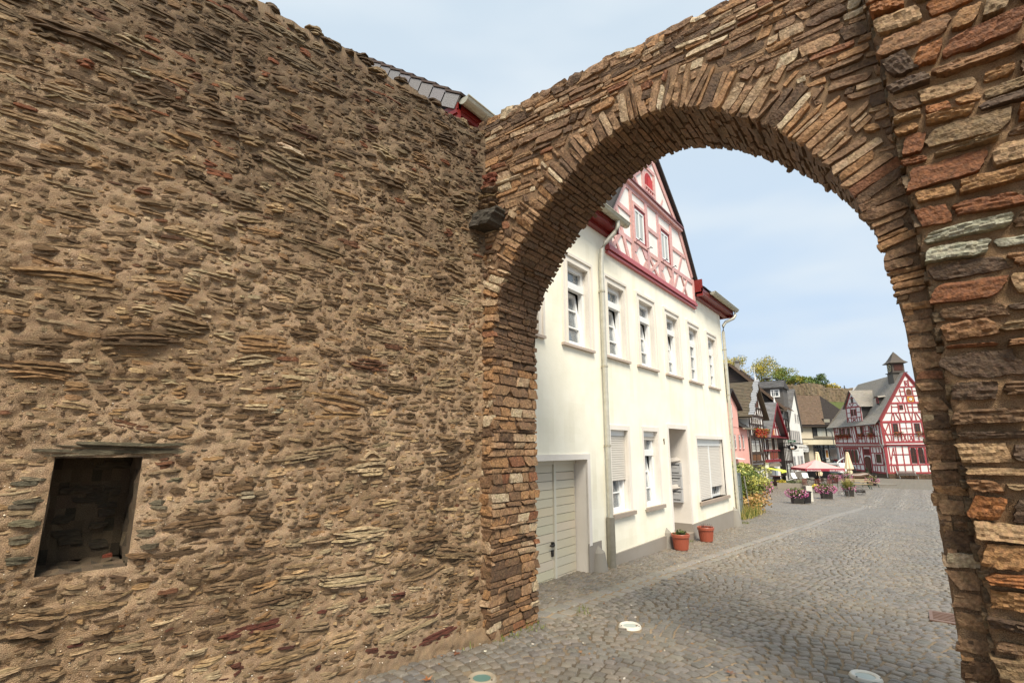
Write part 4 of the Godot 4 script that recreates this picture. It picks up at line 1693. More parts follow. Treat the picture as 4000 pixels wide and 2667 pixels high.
func umbrella_open() -> void:
	rng.seed = 101
	var o := thing("parasol", "large open wine red square parasol with white lettered valance", "parasol", ry(Vector3(-7.25, G(-56.1), -56.1), 30))
	var cl := lin(222, 164, 160)
	var h := 1.66
	var y0 := -0.30 - G(-56.1) - 0.02
	var y1 := y0 + 0.74
	var b := MB.new()
	var cn := [Vector3(-h, y0, h), Vector3(h, y0, h), Vector3(h, y0, -h), Vector3(-h, y0, -h)]
	for k in 4:
		var a: Vector3 = cn[k]
		var d: Vector3 = cn[(k + 1) % 4]
		var n := 8
		for i in n:
			var p0 := a.lerp(d, float(i) / n)
			var p1 := a.lerp(d, float(i + 1) / n)
			var q0 := p0 * 0.5 + Vector3(0, (y0 + y1) * 0.5 - p0.y * 0.5 - 0.05, 0)
			var q1 := p1 * 0.5 + Vector3(0, (y0 + y1) * 0.5 - p1.y * 0.5 - 0.05, 0)
			b.col = tone(cl, 0.05)
			b.quad(p0, p1, q1, q0)
			b.tri(q0, q1, Vector3(0, y1, 0))
	part(b, "canopy", M.cloth, o)
	b = MB.new()
	for k in 4:
		var a: Vector3 = cn[k]
		var d: Vector3 = cn[(k + 1) % 4]
		var n := 10
		for i in n:
			var p0 := a.lerp(d, float(i) / n)
			var p1 := a.lerp(d, float(i + 1) / n)
			var out := Vector3(p0.x + p1.x, 0, p0.z + p1.z).normalized() * 0.02
			b.col = lin(146, 48, 62)
			b.quad(p0 + Vector3(0, -0.24 + 0.02 * (i % 2), 0) + out, p1 + Vector3(0, -0.24 + 0.02 * ((i + 1) % 2), 0) + out, p1, p0)
	part(b, "valance", M.cloth, o)
	letters(o, "KOBLENZER", 0.14, Vector3(-0.95, y0 - 0.17, h + 0.035), lin(230, 200, 200))
	letters(o, "KOBLENZER", 0.14, Vector3(0.95, y0 - 0.17, h + 0.035), lin(230, 200, 200))
	b = MB.new()
	b.col = lin(60, 40, 34)
	b.tube([Vector3(0, 0, 0), Vector3(0, y1 - 0.05, 0)], 0.07, 10)
	part(b, "pole", M.wood, o)
	b = MB.new()
	b.col = lin(90, 60, 48)
	for k in 4:
		var q: Vector3 = cn[k]
		b.tube([Vector3(0, y1 - 0.1, 0), Vector3(q.x * 0.97, y0 + 0.02, q.z * 0.97)], 0.02, 5)
	part(b, "rib", M.wood, o).set_meta("kind", "stuff")
	b = MB.new()
	b.col = lin(110, 106, 100)
	b.cb(-0.45, 0, -0.45, 0.45, 0.12, 0.45)
	part(b, "base", M.plaster, o)

func umbrella_shut(at: Transform3D, h: float, label: String) -> void:
	var o := thing("parasol", label, "parasol", at, "closed cream parasols")
	var b := MB.new()
	b.col = lin(234, 216, 180)
	var n := 16
	var prof := [[0.16, 0.99], [0.20, 0.9], [0.26, 0.75], [0.36, 0.58], [0.46, 0.44], [0.20, 0.42], [0.30, 0.34], [0.26, 0.25]]
	for i in prof.size() - 1:
		for k in n:
			var q := []
			for s in [[i, k], [i, k + 1], [i + 1, k + 1], [i + 1, k]]:
				var a: float = TAU * s[1] / n
				var r: float = prof[s[0]][0] * (1.0 + 0.16 * ((s[1] % 2) * 2 - 1))
				q.append(Vector3(cos(a) * r, prof[s[0]][1] * h + (0.05 if s[0] == 7 and s[1] % 2 else 0.0), sin(a) * r))
			b.col = tone(lin(234, 216, 180), 0.05)
			b.quad(q[0], q[1], q[2], q[3])
	part(b, "canopy", M.cloth, o)
	b = MB.new()
	b.col = lin(226, 206, 168)
	b.lathe(PackedVector2Array([Vector2(0.17, h * 0.985), Vector2(0.19, h), Vector2(0.12, h + 0.06), Vector2(0, h + 0.07)]), 14)
	part(b, "cap", M.cloth, o)
	b = MB.new()
	b.col = lin(232, 230, 224)
	b.tube([Vector3(0, 0, 0), Vector3(0, h * 0.9, 0)], 0.045, 10)
	part(b, "pole", M.gloss, o)
	b = MB.new()
	b.col = lin(120, 116, 110)
	b.cb(-0.3, 0, -0.3, 0.3, 0.08, 0.3)
	part(b, "base", M.plaster, o)

func planter(at: Transform3D, w: float, h: float, fw: float, fh: float, label: String, kind: int) -> void:
	var o := thing("planter", label, "planter", at, "wooden planters with flowers")
	for side in 4:
		for k in 5:
			var b := MB.new()
			b.col = tone(lin(70, 64, 58), 0.15)
			var bs := Basis(Vector3.UP, PI / 2 * side)
			var y := h * (k + 0.5) / 5.0
			var r := w / 2 * (0.86 + 0.14 * y / h)
			b.box(bs * Vector3(0, y, r), Vector3(r * 2.0, h / 5.0 - 0.012, 0.03), bs)
			part(b, "board", M.wood, o)
	var b := MB.new()
	b.col = lin(40, 32, 26)
	b.cb(-w * 0.42, h * 0.2, -w * 0.42, w * 0.42, h - 0.03, w * 0.42)
	part(b, "soil", M.mortar, o)
	b = MB.new()
	var greens := [lin(84, 100, 46), lin(120, 122, 60), lin(60, 76, 38)]
	leaves(b, Vector3(0, h + fh * 0.25, 0), Vector3(fw * 0.5, fh * 0.45, fw * 0.42), 700, 0.055, greens, 0.45)
	if kind == 0 or kind == 3:
		for k in 60:
			b.col = tone(lin(166, 142, 96), 0.2)
			var a := rf(0, TAU)
			var r := rf(0, fw * 0.35)
			leaf(b, Vector3(cos(a) * r, h + fh * rf(0.4, 0.75), sin(a) * r), 0.08)
	part(b, "foliage", M.leaf, o)
	if kind == 2:
		b = MB.new()
		for k in 420:
			b.col = tone(lin(190, 170, 100) if k % 3 else lin(120, 126, 60), 0.2)
			var a := rf(0, TAU)
			var lean := rf(0.1, 0.75)
			var d := Vector3(cos(a) * lean, 1.0, sin(a) * lean).normalized()
			var q := Vector3(cos(a), 0, sin(a)) * rf(0, 0.12) + Vector3(0, h, 0)
			var l := fh * rf(0.6, 1.1)
			var s := d.cross(Vector3.UP).normalized() * 0.012
			b.tri(q - s, q + s, q + d * l + Vector3(cos(a), -0.4, sin(a)) * lean * 0.12)
		part(b, "ornamental_grass", M.leaf, o)
	b = MB.new()
	var n := 260 if kind != 2 else 60
	for k in n:
		var a := rf(0, TAU)
		var u := rf(-0.85, 0.75)
		var r := sqrt(1.0 - u * u)
		var p := Vector3(cos(a) * r * fw * 0.54, h + fh * 0.12 + u * fh * 0.5, sin(a) * r * fw * 0.5)
		if kind == 2:
			p.y = h + rf(-0.15, 0.2)
		b.col = tone([lin(216, 120, 172), lin(190, 70, 140), lin(236, 176, 200)][k % 3], 0.15)
		for j in 4:
			leaf(b, p + Vector3(rf(-1, 1), rf(-1, 1), rf(-1, 1)) * 0.025, 0.034)
	part(b, "blossoms", M.leaf, o).set_meta("kind", "stuff")

func bench_table(at: Transform3D, l: float, w: float, h: float, label: String, called: String) -> void:
	var o := thing(called, label, "table" if called == "beer_table" else "bench", at)
	for k in (3 if w > 0.4 else 1):
		var b := MB.new()
		b.col = tone(lin(236, 208, 156), 0.06)
		var n := 3 if w > 0.4 else 1
		b.cb(-l / 2, h - 0.03, -w / 2 + w * k / n + 0.003, l / 2, h, -w / 2 + w * (k + 1) / n - 0.003)
		part(b, "plank", M.wood, o)
	for s in [-1, 1]:
		for e in [-1, 1]:
			var b := MB.new()
			b.col = lin(34, 66, 50)
			b.tube([Vector3(s * l * 0.36, h - 0.03, e * w * 0.3), Vector3(s * l * 0.42, 0, e * w * 0.45)], 0.022, 5)
			part(b, "leg", M.gloss, o)

func chair(at: Transform3D, c: Color, label: String) -> void:
	var o := thing("garden_chair", label, "chair", at, "garden chairs under the red parasol")
	var b := MB.new()
	b.col = c
	for k in 4:
		b.cb(-0.21, 0.44, -0.2 + k * 0.105, 0.21, 0.46, -0.11 + k * 0.105)
	part(b, "seat", M.wood, o)
	b = MB.new()
	b.col = c
	for k in 4:
		b.box(Vector3(0, 0.58 + k * 0.1, -0.24 - k * 0.015), Vector3(0.42, 0.07, 0.018), Basis(Vector3.RIGHT, -0.15))
	part(b, "backrest", M.wood, o)
	for s in [-1, 1]:
		b = MB.new()
		b.col = lin(40, 40, 42)
		b.tube([Vector3(s * 0.22, 0, 0.22), Vector3(s * 0.22, 0.44, -0.1), Vector3(s * 0.22, 0.92, -0.28)], 0.012, 5)
		part(b, "frame", M.metal, o)
		b = MB.new()
		b.col = lin(40, 40, 42)
		b.tube([Vector3(s * 0.22, 0, -0.24), Vector3(s * 0.22, 0.44, 0.18)], 0.012, 5)
		part(b, "leg", M.metal, o)

func wheel(o: Node, p: Vector3, r: float, w: float, ax: Basis, thin := false) -> void:
	var b := MB.new()
	b.col = lin(28, 28, 28)
	var pr := PackedVector2Array([Vector2(r * 0.62, -w / 2), Vector2(r * 0.94, -w / 2), Vector2(r, -w * 0.3), Vector2(r, w * 0.3), Vector2(r * 0.94, w / 2), Vector2(r * 0.62, w / 2)])
	if thin:
		pr = PackedVector2Array([Vector2(r * 0.92, -w / 2), Vector2(r, -w * 0.2), Vector2(r, w * 0.2), Vector2(r * 0.92, w / 2), Vector2(r * 0.92, -w / 2)])
	b.lathe(pr, 22, p, ax)
	var wh := part(b, "wheel", M.plain, o)
	b = MB.new()
	b.col = lin(150, 150, 152)
	if thin:
		for k in 8:
			var a := TAU * k / 8
			b.tube([p, p + ax * Vector3(cos(a) * r * 0.92, 0, sin(a) * r * 0.92)], 0.006, 4)
	else:
		b.lathe(PackedVector2Array([Vector2(0, w * 0.4), Vector2(r * 0.3, w * 0.45), Vector2(r * 0.62, w * 0.3), Vector2(r * 0.62, -w * 0.3), Vector2(0, -w * 0.4)]), 16, p, ax)
	part(b, "rim", M.metal, wh)

func vehicle(at: Transform3D, side: PackedVector2Array, glass: PackedVector2Array, w: float, c: Color, label: String, called: String, cat: String, wheels: Array) -> Node3D:
	var o := thing(called, label, cat, at)
	var b := MB.new()
	b.col = c
	b.prism(side, -w / 2, w / 2, true)
	part(b, "body", M.gloss, o)
	for s in [-1, 1]:
		b = MB.new()
		b.col = lin(36, 40, 44)
		b.prism(glass, -0.01 + s * w / 2, 0.01 + s * w / 2, true)
		part(b, "side_window", M.gloss, o)
		for x in wheels:
			wheel(o, Vector3(x, 0.31, s * (w / 2 - 0.08)), 0.31, 0.2, Basis(Vector3.RIGHT, PI / 2))
	return o

func square() -> void:
	rng.seed = 111
	umbrella_open()
	umbrella_shut(on(-3.98, -47.5), 3.45, "closed cream parasol standing right of the open red parasol")
	umbrella_shut(on(-5.25, -41.5), 3.35, "closed cream parasol standing behind the open red parasol")
	planter(on(-3.72, -22.75, 25), 0.60, 0.52, 1.2, 0.62, "dark planter of pink flowers beside the black bin, nearest on the square", 1)
	planter(on(-3.16, -26.35, 20), 0.66, 0.56, 1.25, 0.66, "dark planter of pink flowers right of the black bin", 1)
	planter(on(-2.56, -28.95, 20), 0.56, 0.5, 0.95, 0.85, "planter with tall yellow ornamental grass beside the bicycle rack", 2)
	planter(on(-2.30, -41.6, 15), 0.62, 0.46, 1.2, 0.7, "low planter of pink flowers beyond the beer benches", 3)
	planter(on(-4.6, -43.5, 15), 0.6, 0.5, 1.2, 0.9, "planter of crimson flowers in the shade of the red parasol", 1)
	planter(on(-3.95, -44.5, 15), 0.6, 0.5, 1.1, 1.1, "planter with yellowish bush and pink flowers behind the closed parasol", 3)
	# bin with a pale box on top
	var o := thing("waste_bin", "black wheeled waste bin beside the nearest pink planter", "bin", on(-3.42, -23.0, 20))
	var b := MB.new()
	b.col = lin(44, 42, 42)
	var q := [Vector2(0.17, 0.04), Vector2(0.22, 0.68)]
	for k in 4:
		var bs := Basis(Vector3.UP, PI / 2 * k)
		b.quad(bs * Vector3(-q[0].x, q[0].y, q[0].x), bs * Vector3(q[0].x, q[0].y, q[0].x), bs * Vector3(q[1].x, q[1].y, q[1].x), bs * Vector3(-q[1].x, q[1].y, q[1].x))
	part(b, "body", M.gloss, o)
	b = MB.new()
	b.col = lin(50, 48, 48)
	b.cb(-0.25, 0.68, -0.25, 0.25, 0.73, 0.26)
	part(b, "lid", M.gloss, o)
	b = MB.new()
	b.col = lin(230, 230, 226)
	b.cb(-0.06, 0.60, 0.215, 0.06, 0.66, 0.228)
	part(b, "sticker", M.gloss, o)
	wheel(o, Vector3(-0.2, 0.1, 0.2), 0.1, 0.05, Basis(Vector3(0, 0, 1), PI / 2))
	b = MB.new()
	b.col = lin(224, 218, 204)
	b.cb(-0.17, 0, -0.13, 0.17, 0.5, 0.13)
	single(b, "storage_box", M.plaster, "tall pale box standing behind the black bin", "box", on(-3.5, -24.3, 15) * Transform3D(Basis().scaled(Vector3(1, 1.9, 1)), Vector3.ZERO))
	# bicycle rack and barrow
	o = thing("bicycle_rack", "low bent steel bicycle rack beside the grass planter", "bicycle rack", on(-2.74, -27.9, 20))
	for k in 3:
		b = MB.new()
		b.col = lin(150, 150, 148)
		var pts := []
		for i in 13:
			var a := PI * i / 12.0
			pts.append(Vector3(-0.12 + k * 0.1 - cos(a) * 0.05, 0.05 + sin(a) * 0.38, -cos(a) * 0.26))
		b.tube(pts, 0.012, 6)
		part(b, "hoop", M.metal, o)
	b = MB.new()
	b.col = lin(130, 130, 128)
	frame_bars(b, 0.16, 0.0, 0.46, 0.5, 0.03, -0.02, 0.01)
	part(b, "frame", M.metal, o)
	o = thing("flower_cart", "small dark cart with spoked wheel right of the grass planter", "cart", on(-2.22, -30.6, 10))
	b = MB.new()
	b.col = lin(74, 64, 56)
	b.cb(-0.3, 0.16, -0.2, 0.3, 0.36, 0.2)
	part(b, "tray", M.wood, o)
	wheel(o, Vector3(-0.1, 0.3, 0.24), 0.28, 0.03, Basis(Vector3.RIGHT, PI / 2), true)
	wheel(o, Vector3(0.2, 0.1, 0.22), 0.1, 0.03, Basis(Vector3.RIGHT, PI / 2), true)
	# beer tables, benches, chairs
	bench_table(on(-2.72, -36.8, 8), 2.0, 0.6, 0.72, "folding beer table with light wooden top before the bronze bull", "beer_table")
	bench_table(on(-2.95, -39.6, 8), 2.0, 0.6, 0.72, "second light wooden beer table just behind the first", "beer_table")
	bench_table(on(-2.48, -36.2, 8), 1.6, 0.26, 0.46, "folding beer bench nearest the street, light wooden top", "beer_bench")
	bench_table(on(-2.28, -39.2, 8), 1.6, 0.26, 0.46, "folding beer bench beside the far pink planter", "beer_bench")
	var n := 0
	for e in [[-4.9, -33.0, 20], [-4.5, -33.4, -30], [-4.2, -34.0, 60], [-3.8, -33.6, 10], [-4.5, -36.4, 170], [-3.9, -36.8, 200], [-5.3, -34.5, 90]]:
		chair(on(e[0], e[1], e[2]), lin(120, 58, 44), ["red slatted garden chair left of the parasol pole", "red slatted garden chair turned away beside the pole", "red slatted garden chair side on under the parasol", "red slatted garden chair at the parasol's right edge", "red slatted garden chair behind the tables under the parasol", "red slatted garden chair rearmost under the parasol", "red slatted garden chair nearest the long planter bed"][n])
		n += 1
	for e in [[-4.65, -34.9, "round grey cafe table beneath the red parasol"], [-4.0, -35.2, "round grey cafe table at the parasol's right side"]]:
		o = thing("cafe_table", e[2], "table", on(e[0], e[1]))
		b = MB.new()
		b.col = lin(160, 158, 152)
		b.lathe(PackedVector2Array([Vector2(0.4, 0.70), Vector2(0.41, 0.72), Vector2(0.4, 0.735), Vector2(0, 0.735)]), 18)
		part(b, "top", M.gloss, o)
		b = MB.new()
		b.col = lin(60, 60, 60)
		b.lathe(PackedVector2Array([Vector2(0.25, 0), Vector2(0.22, 0.03), Vector2(0.03, 0.05), Vector2(0.03, 0.7)]), 12)
		part(b, "leg", M.metal, o)
	for e in [[-6.95, -43.2, 60, "white shell lounge chair before the white house"], [-6.45, -44.5, 40, "second white shell lounge chair further right"]]:
		o = thing("lounge_chair", e[3], "chair", on(e[0], e[1], e[2]))
		b = MB.new()
		b.col = lin(236, 236, 232)
		var pf := [Vector2(-0.45, 1.0), Vector2(-0.3, 0.55), Vector2(-0.1, 0.42), Vector2(0.3, 0.42), Vector2(0.5, 0.5)]
		for i in 4:
			b.quad(Vector3(-0.35, pf[i].y, pf[i].x), Vector3(-0.35, pf[i + 1].y, pf[i + 1].x), Vector3(0.35, pf[i + 1].y, pf[i + 1].x), Vector3(0.35, pf[i].y, pf[i].x))
			b.quad(Vector3(-0.35, pf[i].y - 0.05, pf[i].x), Vector3(0.35, pf[i].y - 0.05, pf[i].x), Vector3(0.35, pf[i + 1].y - 0.05, pf[i + 1].x), Vector3(-0.35, pf[i + 1].y - 0.05, pf[i + 1].x))
		part(b, "shell", M.gloss, o)
		for s in [-1, 1]:
			for t in [-1, 1]:
				b = MB.new()
				b.col = lin(120, 120, 120)
				b.tube([Vector3(s * 0.25, 0.4, t * 0.15), Vector3(s * 0.32, 0, t * 0.28)], 0.018, 5)
				part(b, "leg", M.metal, o)
	# planted bed and cask before the inn
	o = thing("planter_bed", "long low planter bed with yellow and cream blooms before the inn", "planter", on(-5.6, -33.2, 12))
	b = MB.new()
	b.col = lin(150, 142, 128)
	b.cb(-1.2, 0, -0.25, 1.2, 0.5, 0.25)
	part(b, "trough", M.plaster, o)
	b = MB.new()
	leaves(b, Vector3(-0.8, 0.62, 0), Vector3(0.42, 0.2, 0.25), 320, 0.05, [lin(220, 190, 50), lin(200, 176, 60), lin(120, 130, 50)])
	leaves(b, Vector3(0.0, 0.6, 0), Vector3(0.5, 0.16, 0.25), 300, 0.05, [lin(84, 100, 46), lin(70, 84, 44)])
	leaves(b, Vector3(0.75, 0.64, 0), Vector3(0.45, 0.2, 0.25), 320, 0.05, [lin(206, 206, 170), lin(180, 184, 140), lin(110, 120, 70)])
	part(b, "plants", M.leaf, o)
	o = thing("wine_cask", "dark wooden cask table behind the yellow hedge", "cask", on(-6.9, -36.0))
	b = MB.new()
	b.col = lin(66, 44, 34)
	b.lathe(PackedVector2Array([Vector2(0.32, 0), Vector2(0.42, 0.4), Vector2(0.42, 0.55), Vector2(0.34, 0.9), Vector2(0, 0.9)]), 18)
	part(b, "cask", M.wood, o)
	b = MB.new()
	b.col = lin(96, 50, 40)
	b.lathe(PackedVector2Array([Vector2(0.6, 0.92), Vector2(0.6, 0.97), Vector2(0, 0.97)]), 18)
	part(b, "top", M.wood, o)
	o = thing("yellow_flower_tub", "tub of bright yellow chrysanthemums under the parasol edge", "planter", on(-3.95, -30.5))
	b = MB.new()
	b.col = lin(96, 84, 70)
	b.lathe(PackedVector2Array([Vector2(0.3, 0), Vector2(0.36, 0.42), Vector2(0, 0.42)]), 14)
	part(b, "tub", M.plaster, o)
	b = MB.new()
	leaves(b, Vector3(0, 0.5, 0), Vector3(0.6, 0.2, 0.4), 420, 0.05, [lin(236, 206, 40), lin(226, 196, 70), lin(110, 120, 50)])
	part(b, "flowers", M.leaf, o)
	# vehicles between the square and the bakery
	var van := vehicle(ry(Vector3(-9.0, G(-87), -86.0), 145), PackedVector2Array([Vector2(-1.7, 0.35), Vector2(2.4, 0.35), Vector2(2.5, 1.0), Vector2(2.1, 1.2), Vector2(1.6, 1.95), Vector2(1.2, 2.1), Vector2(-1.6, 2.15), Vector2(-1.75, 1.9)]), PackedVector2Array([Vector2(-1.4, 1.25), Vector2(1.75, 1.25), Vector2(1.4, 1.85), Vector2(-1.4, 1.9)]), 1.85, lin(232, 232, 230), "white van with an orange roof light in front of the bakery", "parked_van", "van", [-1.0, 1.5])
	b = MB.new()
	b.col = lin(230, 100, 40)
	b.cb(-1.82, 1.2, 0.5, -1.72, 1.6, 0.85)
	part(b, "tail_light", M.gloss, van)
	b = MB.new()
	b.col = lin(236, 236, 232)
	b.tube([Vector3(-0.6, 2.15, 0), Vector3(-0.9, 2.5, 0.1), Vector3(-1.5, 2.9, 0.3)], 0.07, 6)
	part(b, "roof_arm", M.gloss, van)
	vehicle(ry(Vector3(-9.6, G(-78), -78.5), 155), PackedVector2Array([Vector2(-2.1, 0.3), Vector2(2.1, 0.3), Vector2(2.15, 0.65), Vector2(1.9, 0.85), Vector2(0.9, 0.98), Vector2(0.3, 1.4), Vector2(-0.9, 1.42), Vector2(-1.6, 1.02), Vector2(-2.15, 0.95)]), PackedVector2Array([Vector2(-1.3, 1.0), Vector2(0.75, 1.0), Vector2(0.22, 1.34), Vector2(-0.85, 1.36)]), 1.75, lin(34, 36, 40), "black car parked behind the red parasol", "parked_car", "car", [-1.3, 1.35])
	motorcycle()
	statue()
	# seats and pots by the town hall
	o = thing("park_bench", "grey slatted bench against the town hall gable wall", "bench", ry(Vector3(-0.95, G(-94.2), -94.25), 25))
	for k in 4:
		b = MB.new()
		b.col = lin(136, 132, 126)
		b.cb(-1.25, 0.52, -0.1 + k * 0.14, 1.25, 0.56, 0.0 + k * 0.14)
		part(b, "slat", M.wood, o)
		b = MB.new()
		b.col = lin(136, 132, 126)
		b.cb(-1.25, 0.66 + k * 0.12, -0.2 - k * 0.03, 1.25, 0.74 + k * 0.12, -0.17 - k * 0.03)
		part(b, "slat", M.wood, o)
	for s in [-1, 1]:
		b = MB.new()
		b.col = lin(150, 150, 148)
		b.tube([Vector3(s * 1.15, 0, 0.45), Vector3(s * 1.15, 0.54, 0.3), Vector3(s * 1.15, 0.54, -0.1), Vector3(s * 1.15, 1.15, -0.32)], 0.035, 6)
		b.tube([Vector3(s * 1.15, 0, -0.3), Vector3(s * 1.15, 0.54, 0.05)], 0.035, 6)
		part(b, "leg", M.metal, o)
	for e in [[-6.75, -88.2, 0.95, 0.3, "dark clipped cone bush left of the town hall door"], [-5.45, -90.3, 0.85, 0.3, "green cone bush in a pot right of the town hall door"]]:
		o = thing("potted_bush", e[4], "plant", Transform3D(Basis(), Vector3(e[0], G(e[1]), e[1])))
		b = MB.new()
		b.col = lin(60, 56, 52)
		b.lathe(PackedVector2Array([Vector2(0.28, 0), Vector2(0.36, 0.4), Vector2(0, 0.4)]), 14)
		part(b, "pot", M.plaster, o)
		b = MB.new()
		for k in 360:
			var y := rng.randf()
			var a := rf(0, TAU)
			var r: float = e[3] * 1.3 * (1.0 - y) * rf(0.7, 1.0) + 0.03
			b.col = tone(lin(56, 70, 44) if e[0] > -6 else lin(48, 46, 44), 0.3)
			leaf(b, Vector3(cos(a) * r, 0.4 + y * e[2] * 1.3, sin(a) * r), 0.07)
		part(b, "foliage", M.leaf, o)
	b = MB.new()
	b.col = lin(120, 112, 102)
	var disc := PackedVector2Array()
	for i in 28:
		disc.append(Vector2(cos(TAU * i / 28) * 2.2, sin(TAU * i / 28) * 2.2))
	b.prism(disc, 0.0, 0.14, false)
	single(b, "round_kerb", M.plaster, "low round stone step behind the far pink planter", "step", Transform3D(Basis(Vector3.RIGHT, -PI / 2), Vector3(-3.9, G(-69.5) - 0.02, -69.5)))
	bicycle()

func bicycle() -> void:
	var o := thing("bicycle", "dark bicycle leaning by the town hall plinth", "bicycle", ry(Vector3(-4.7, G(-91.5), -91.8), 70))
	for s in [-1, 1]:
		wheel(o, Vector3(s * 0.52, 0.34, 0), 0.34, 0.035, Basis(Vector3.RIGHT, PI / 2), true)
	var b := MB.new()
	b.col = lin(40, 40, 44)
	for e in [[Vector3(-0.52, 0.34, 0), Vector3(-0.05, 0.3, 0)], [Vector3(-0.05, 0.3, 0), Vector3(-0.2, 0.85, 0)], [Vector3(-0.05, 0.3, 0), Vector3(0.38, 0.75, 0)], [Vector3(-0.18, 0.78, 0), Vector3(0.36, 0.82, 0)], [Vector3(0.36, 0.95, 0), Vector3(0.52, 0.34, 0)], [Vector3(-0.52, 0.34, 0), Vector3(-0.18, 0.78, 0)], [Vector3(0.34, 1.0, -0.25), Vector3(0.34, 1.0, 0.25)]]:
		b.tube(e, 0.018, 5)
	part(b, "frame", M.metal, o)
	b = MB.new()
	b.col = lin(30, 28, 28)
	b.cb(-0.32, 0.86, -0.07, -0.08, 0.91, 0.07)
	part(b, "saddle", M.plain, o)

func motorcycle() -> void:
	var o := thing("motorcycle", "red and silver motorcycle parked on the bakery steps", "motorcycle", ry(Vector3(-10.9, -1.75, -114.6), -20) * Transform3D(Basis().scaled(Vector3(1.3, 1.3, 1.3)), Vector3.ZERO))
	for s in [-1, 1]:
		wheel(o, Vector3(s * 0.7, 0.32, 0), 0.32, 0.12, Basis(Vector3.RIGHT, PI / 2))
	var b := MB.new()
	b.col = lin(140, 34, 36)
	b.prism(PackedVector2Array([Vector2(-0.75, 0.65), Vector2(-0.1, 0.5), Vector2(0.35, 0.55), Vector2(0.55, 0.95), Vector2(0.1, 1.0), Vector2(-0.15, 0.8), Vector2(-0.75, 0.85)]), -0.13, 0.13, true)
	part(b, "body", M.gloss, o)
	b = MB.new()
	b.col = lin(120, 120, 124)
	b.cb(-0.25, 0.2, -0.16, 0.25, 0.55, 0.16)
	b.tube([Vector3(0.7, 0.32, 0), Vector3(0.45, 1.05, 0)], 0.05, 6)
	b.tube([Vector3(0.42, 1.1, -0.35), Vector3(0.42, 1.1, 0.35)], 0.025, 6)
	part(b, "engine", M.metal, o)

func statue() -> void:
	# a bronze bull as one continuous skin: rings swept along its back, legs and neck
	var o := thing("bull_statue", "dark bronze bull statue standing behind the beer tables", "statue", on(-3.26, -45.6, 20) * Transform3D(Basis().scaled(Vector3(0.85, 0.85, 0.85)), Vector3.ZERO))
	var b := MB.new()
	b.col = lin(104, 82, 64)
	var cs := [[-0.95, 0.95, 0.16], [-0.8, 0.92, 0.33], [-0.4, 0.88, 0.40], [0.1, 0.9, 0.42], [0.45, 0.98, 0.44], [0.75, 1.08, 0.30], [1.0, 1.12, 0.22], [1.2, 1.05, 0.20], [1.42, 0.92, 0.13], [1.46, 0.9, 0.02]]
	var pr := 12
	for i in cs.size() - 1:
		for k in pr:
			var qs := []
			var ns := []
			for s in [[i, k], [i, k + 1], [i + 1, k + 1], [i + 1, k]]:
				var a: float = TAU * s[1] / pr
				var c: Array = cs[s[0]]
				qs.append(Vector3(c[0], c[1] + cos(a) * c[2], sin(a) * c[2] * 0.75))
				ns.append(Vector3(0, cos(a), sin(a)))
			b.quad_smooth(qs[0], qs[1], qs[2], qs[3], ns[0], ns[1], ns[2], ns[3])
	for e in [[-0.7, 0.18], [-0.62, -0.18], [0.55, 0.18], [0.62, -0.18]]:
		b.tube([Vector3(e[0], 0.85, e[1]), Vector3(e[0] + (0.08 if e[0] > 0 else -0.1), 0.45, e[1]), Vector3(e[0], 0.05, e[1]), Vector3(e[0] + 0.06, 0.0, e[1])], 0.15, 8, 0.07)
	for s in [-1, 1]:
		b.tube([Vector3(1.18, 1.2, s * 0.1), Vector3(1.2, 1.28, s * 0.3), Vector3(1.28, 1.42, s * 0.36)], 0.05, 6, 0.012)
		b.tube([Vector3(1.1, 1.18, s * 0.14), Vector3(1.05, 1.15, s * 0.3)], 0.06, 5, 0.02)
	b.tube([Vector3(-0.94, 1.0, 0), Vector3(-1.08, 0.8, 0), Vector3(-1.08, 0.4, 0.03)], 0.04, 6, 0.03)
	part(b, "body", M.gloss, o)
	b = MB.new()
	b.col = lin(120, 112, 104)
	b.cb(-1.1, -0.1, -0.5, 1.2, 0.02, 0.5)
	part(b, "base", M.plaster, o)

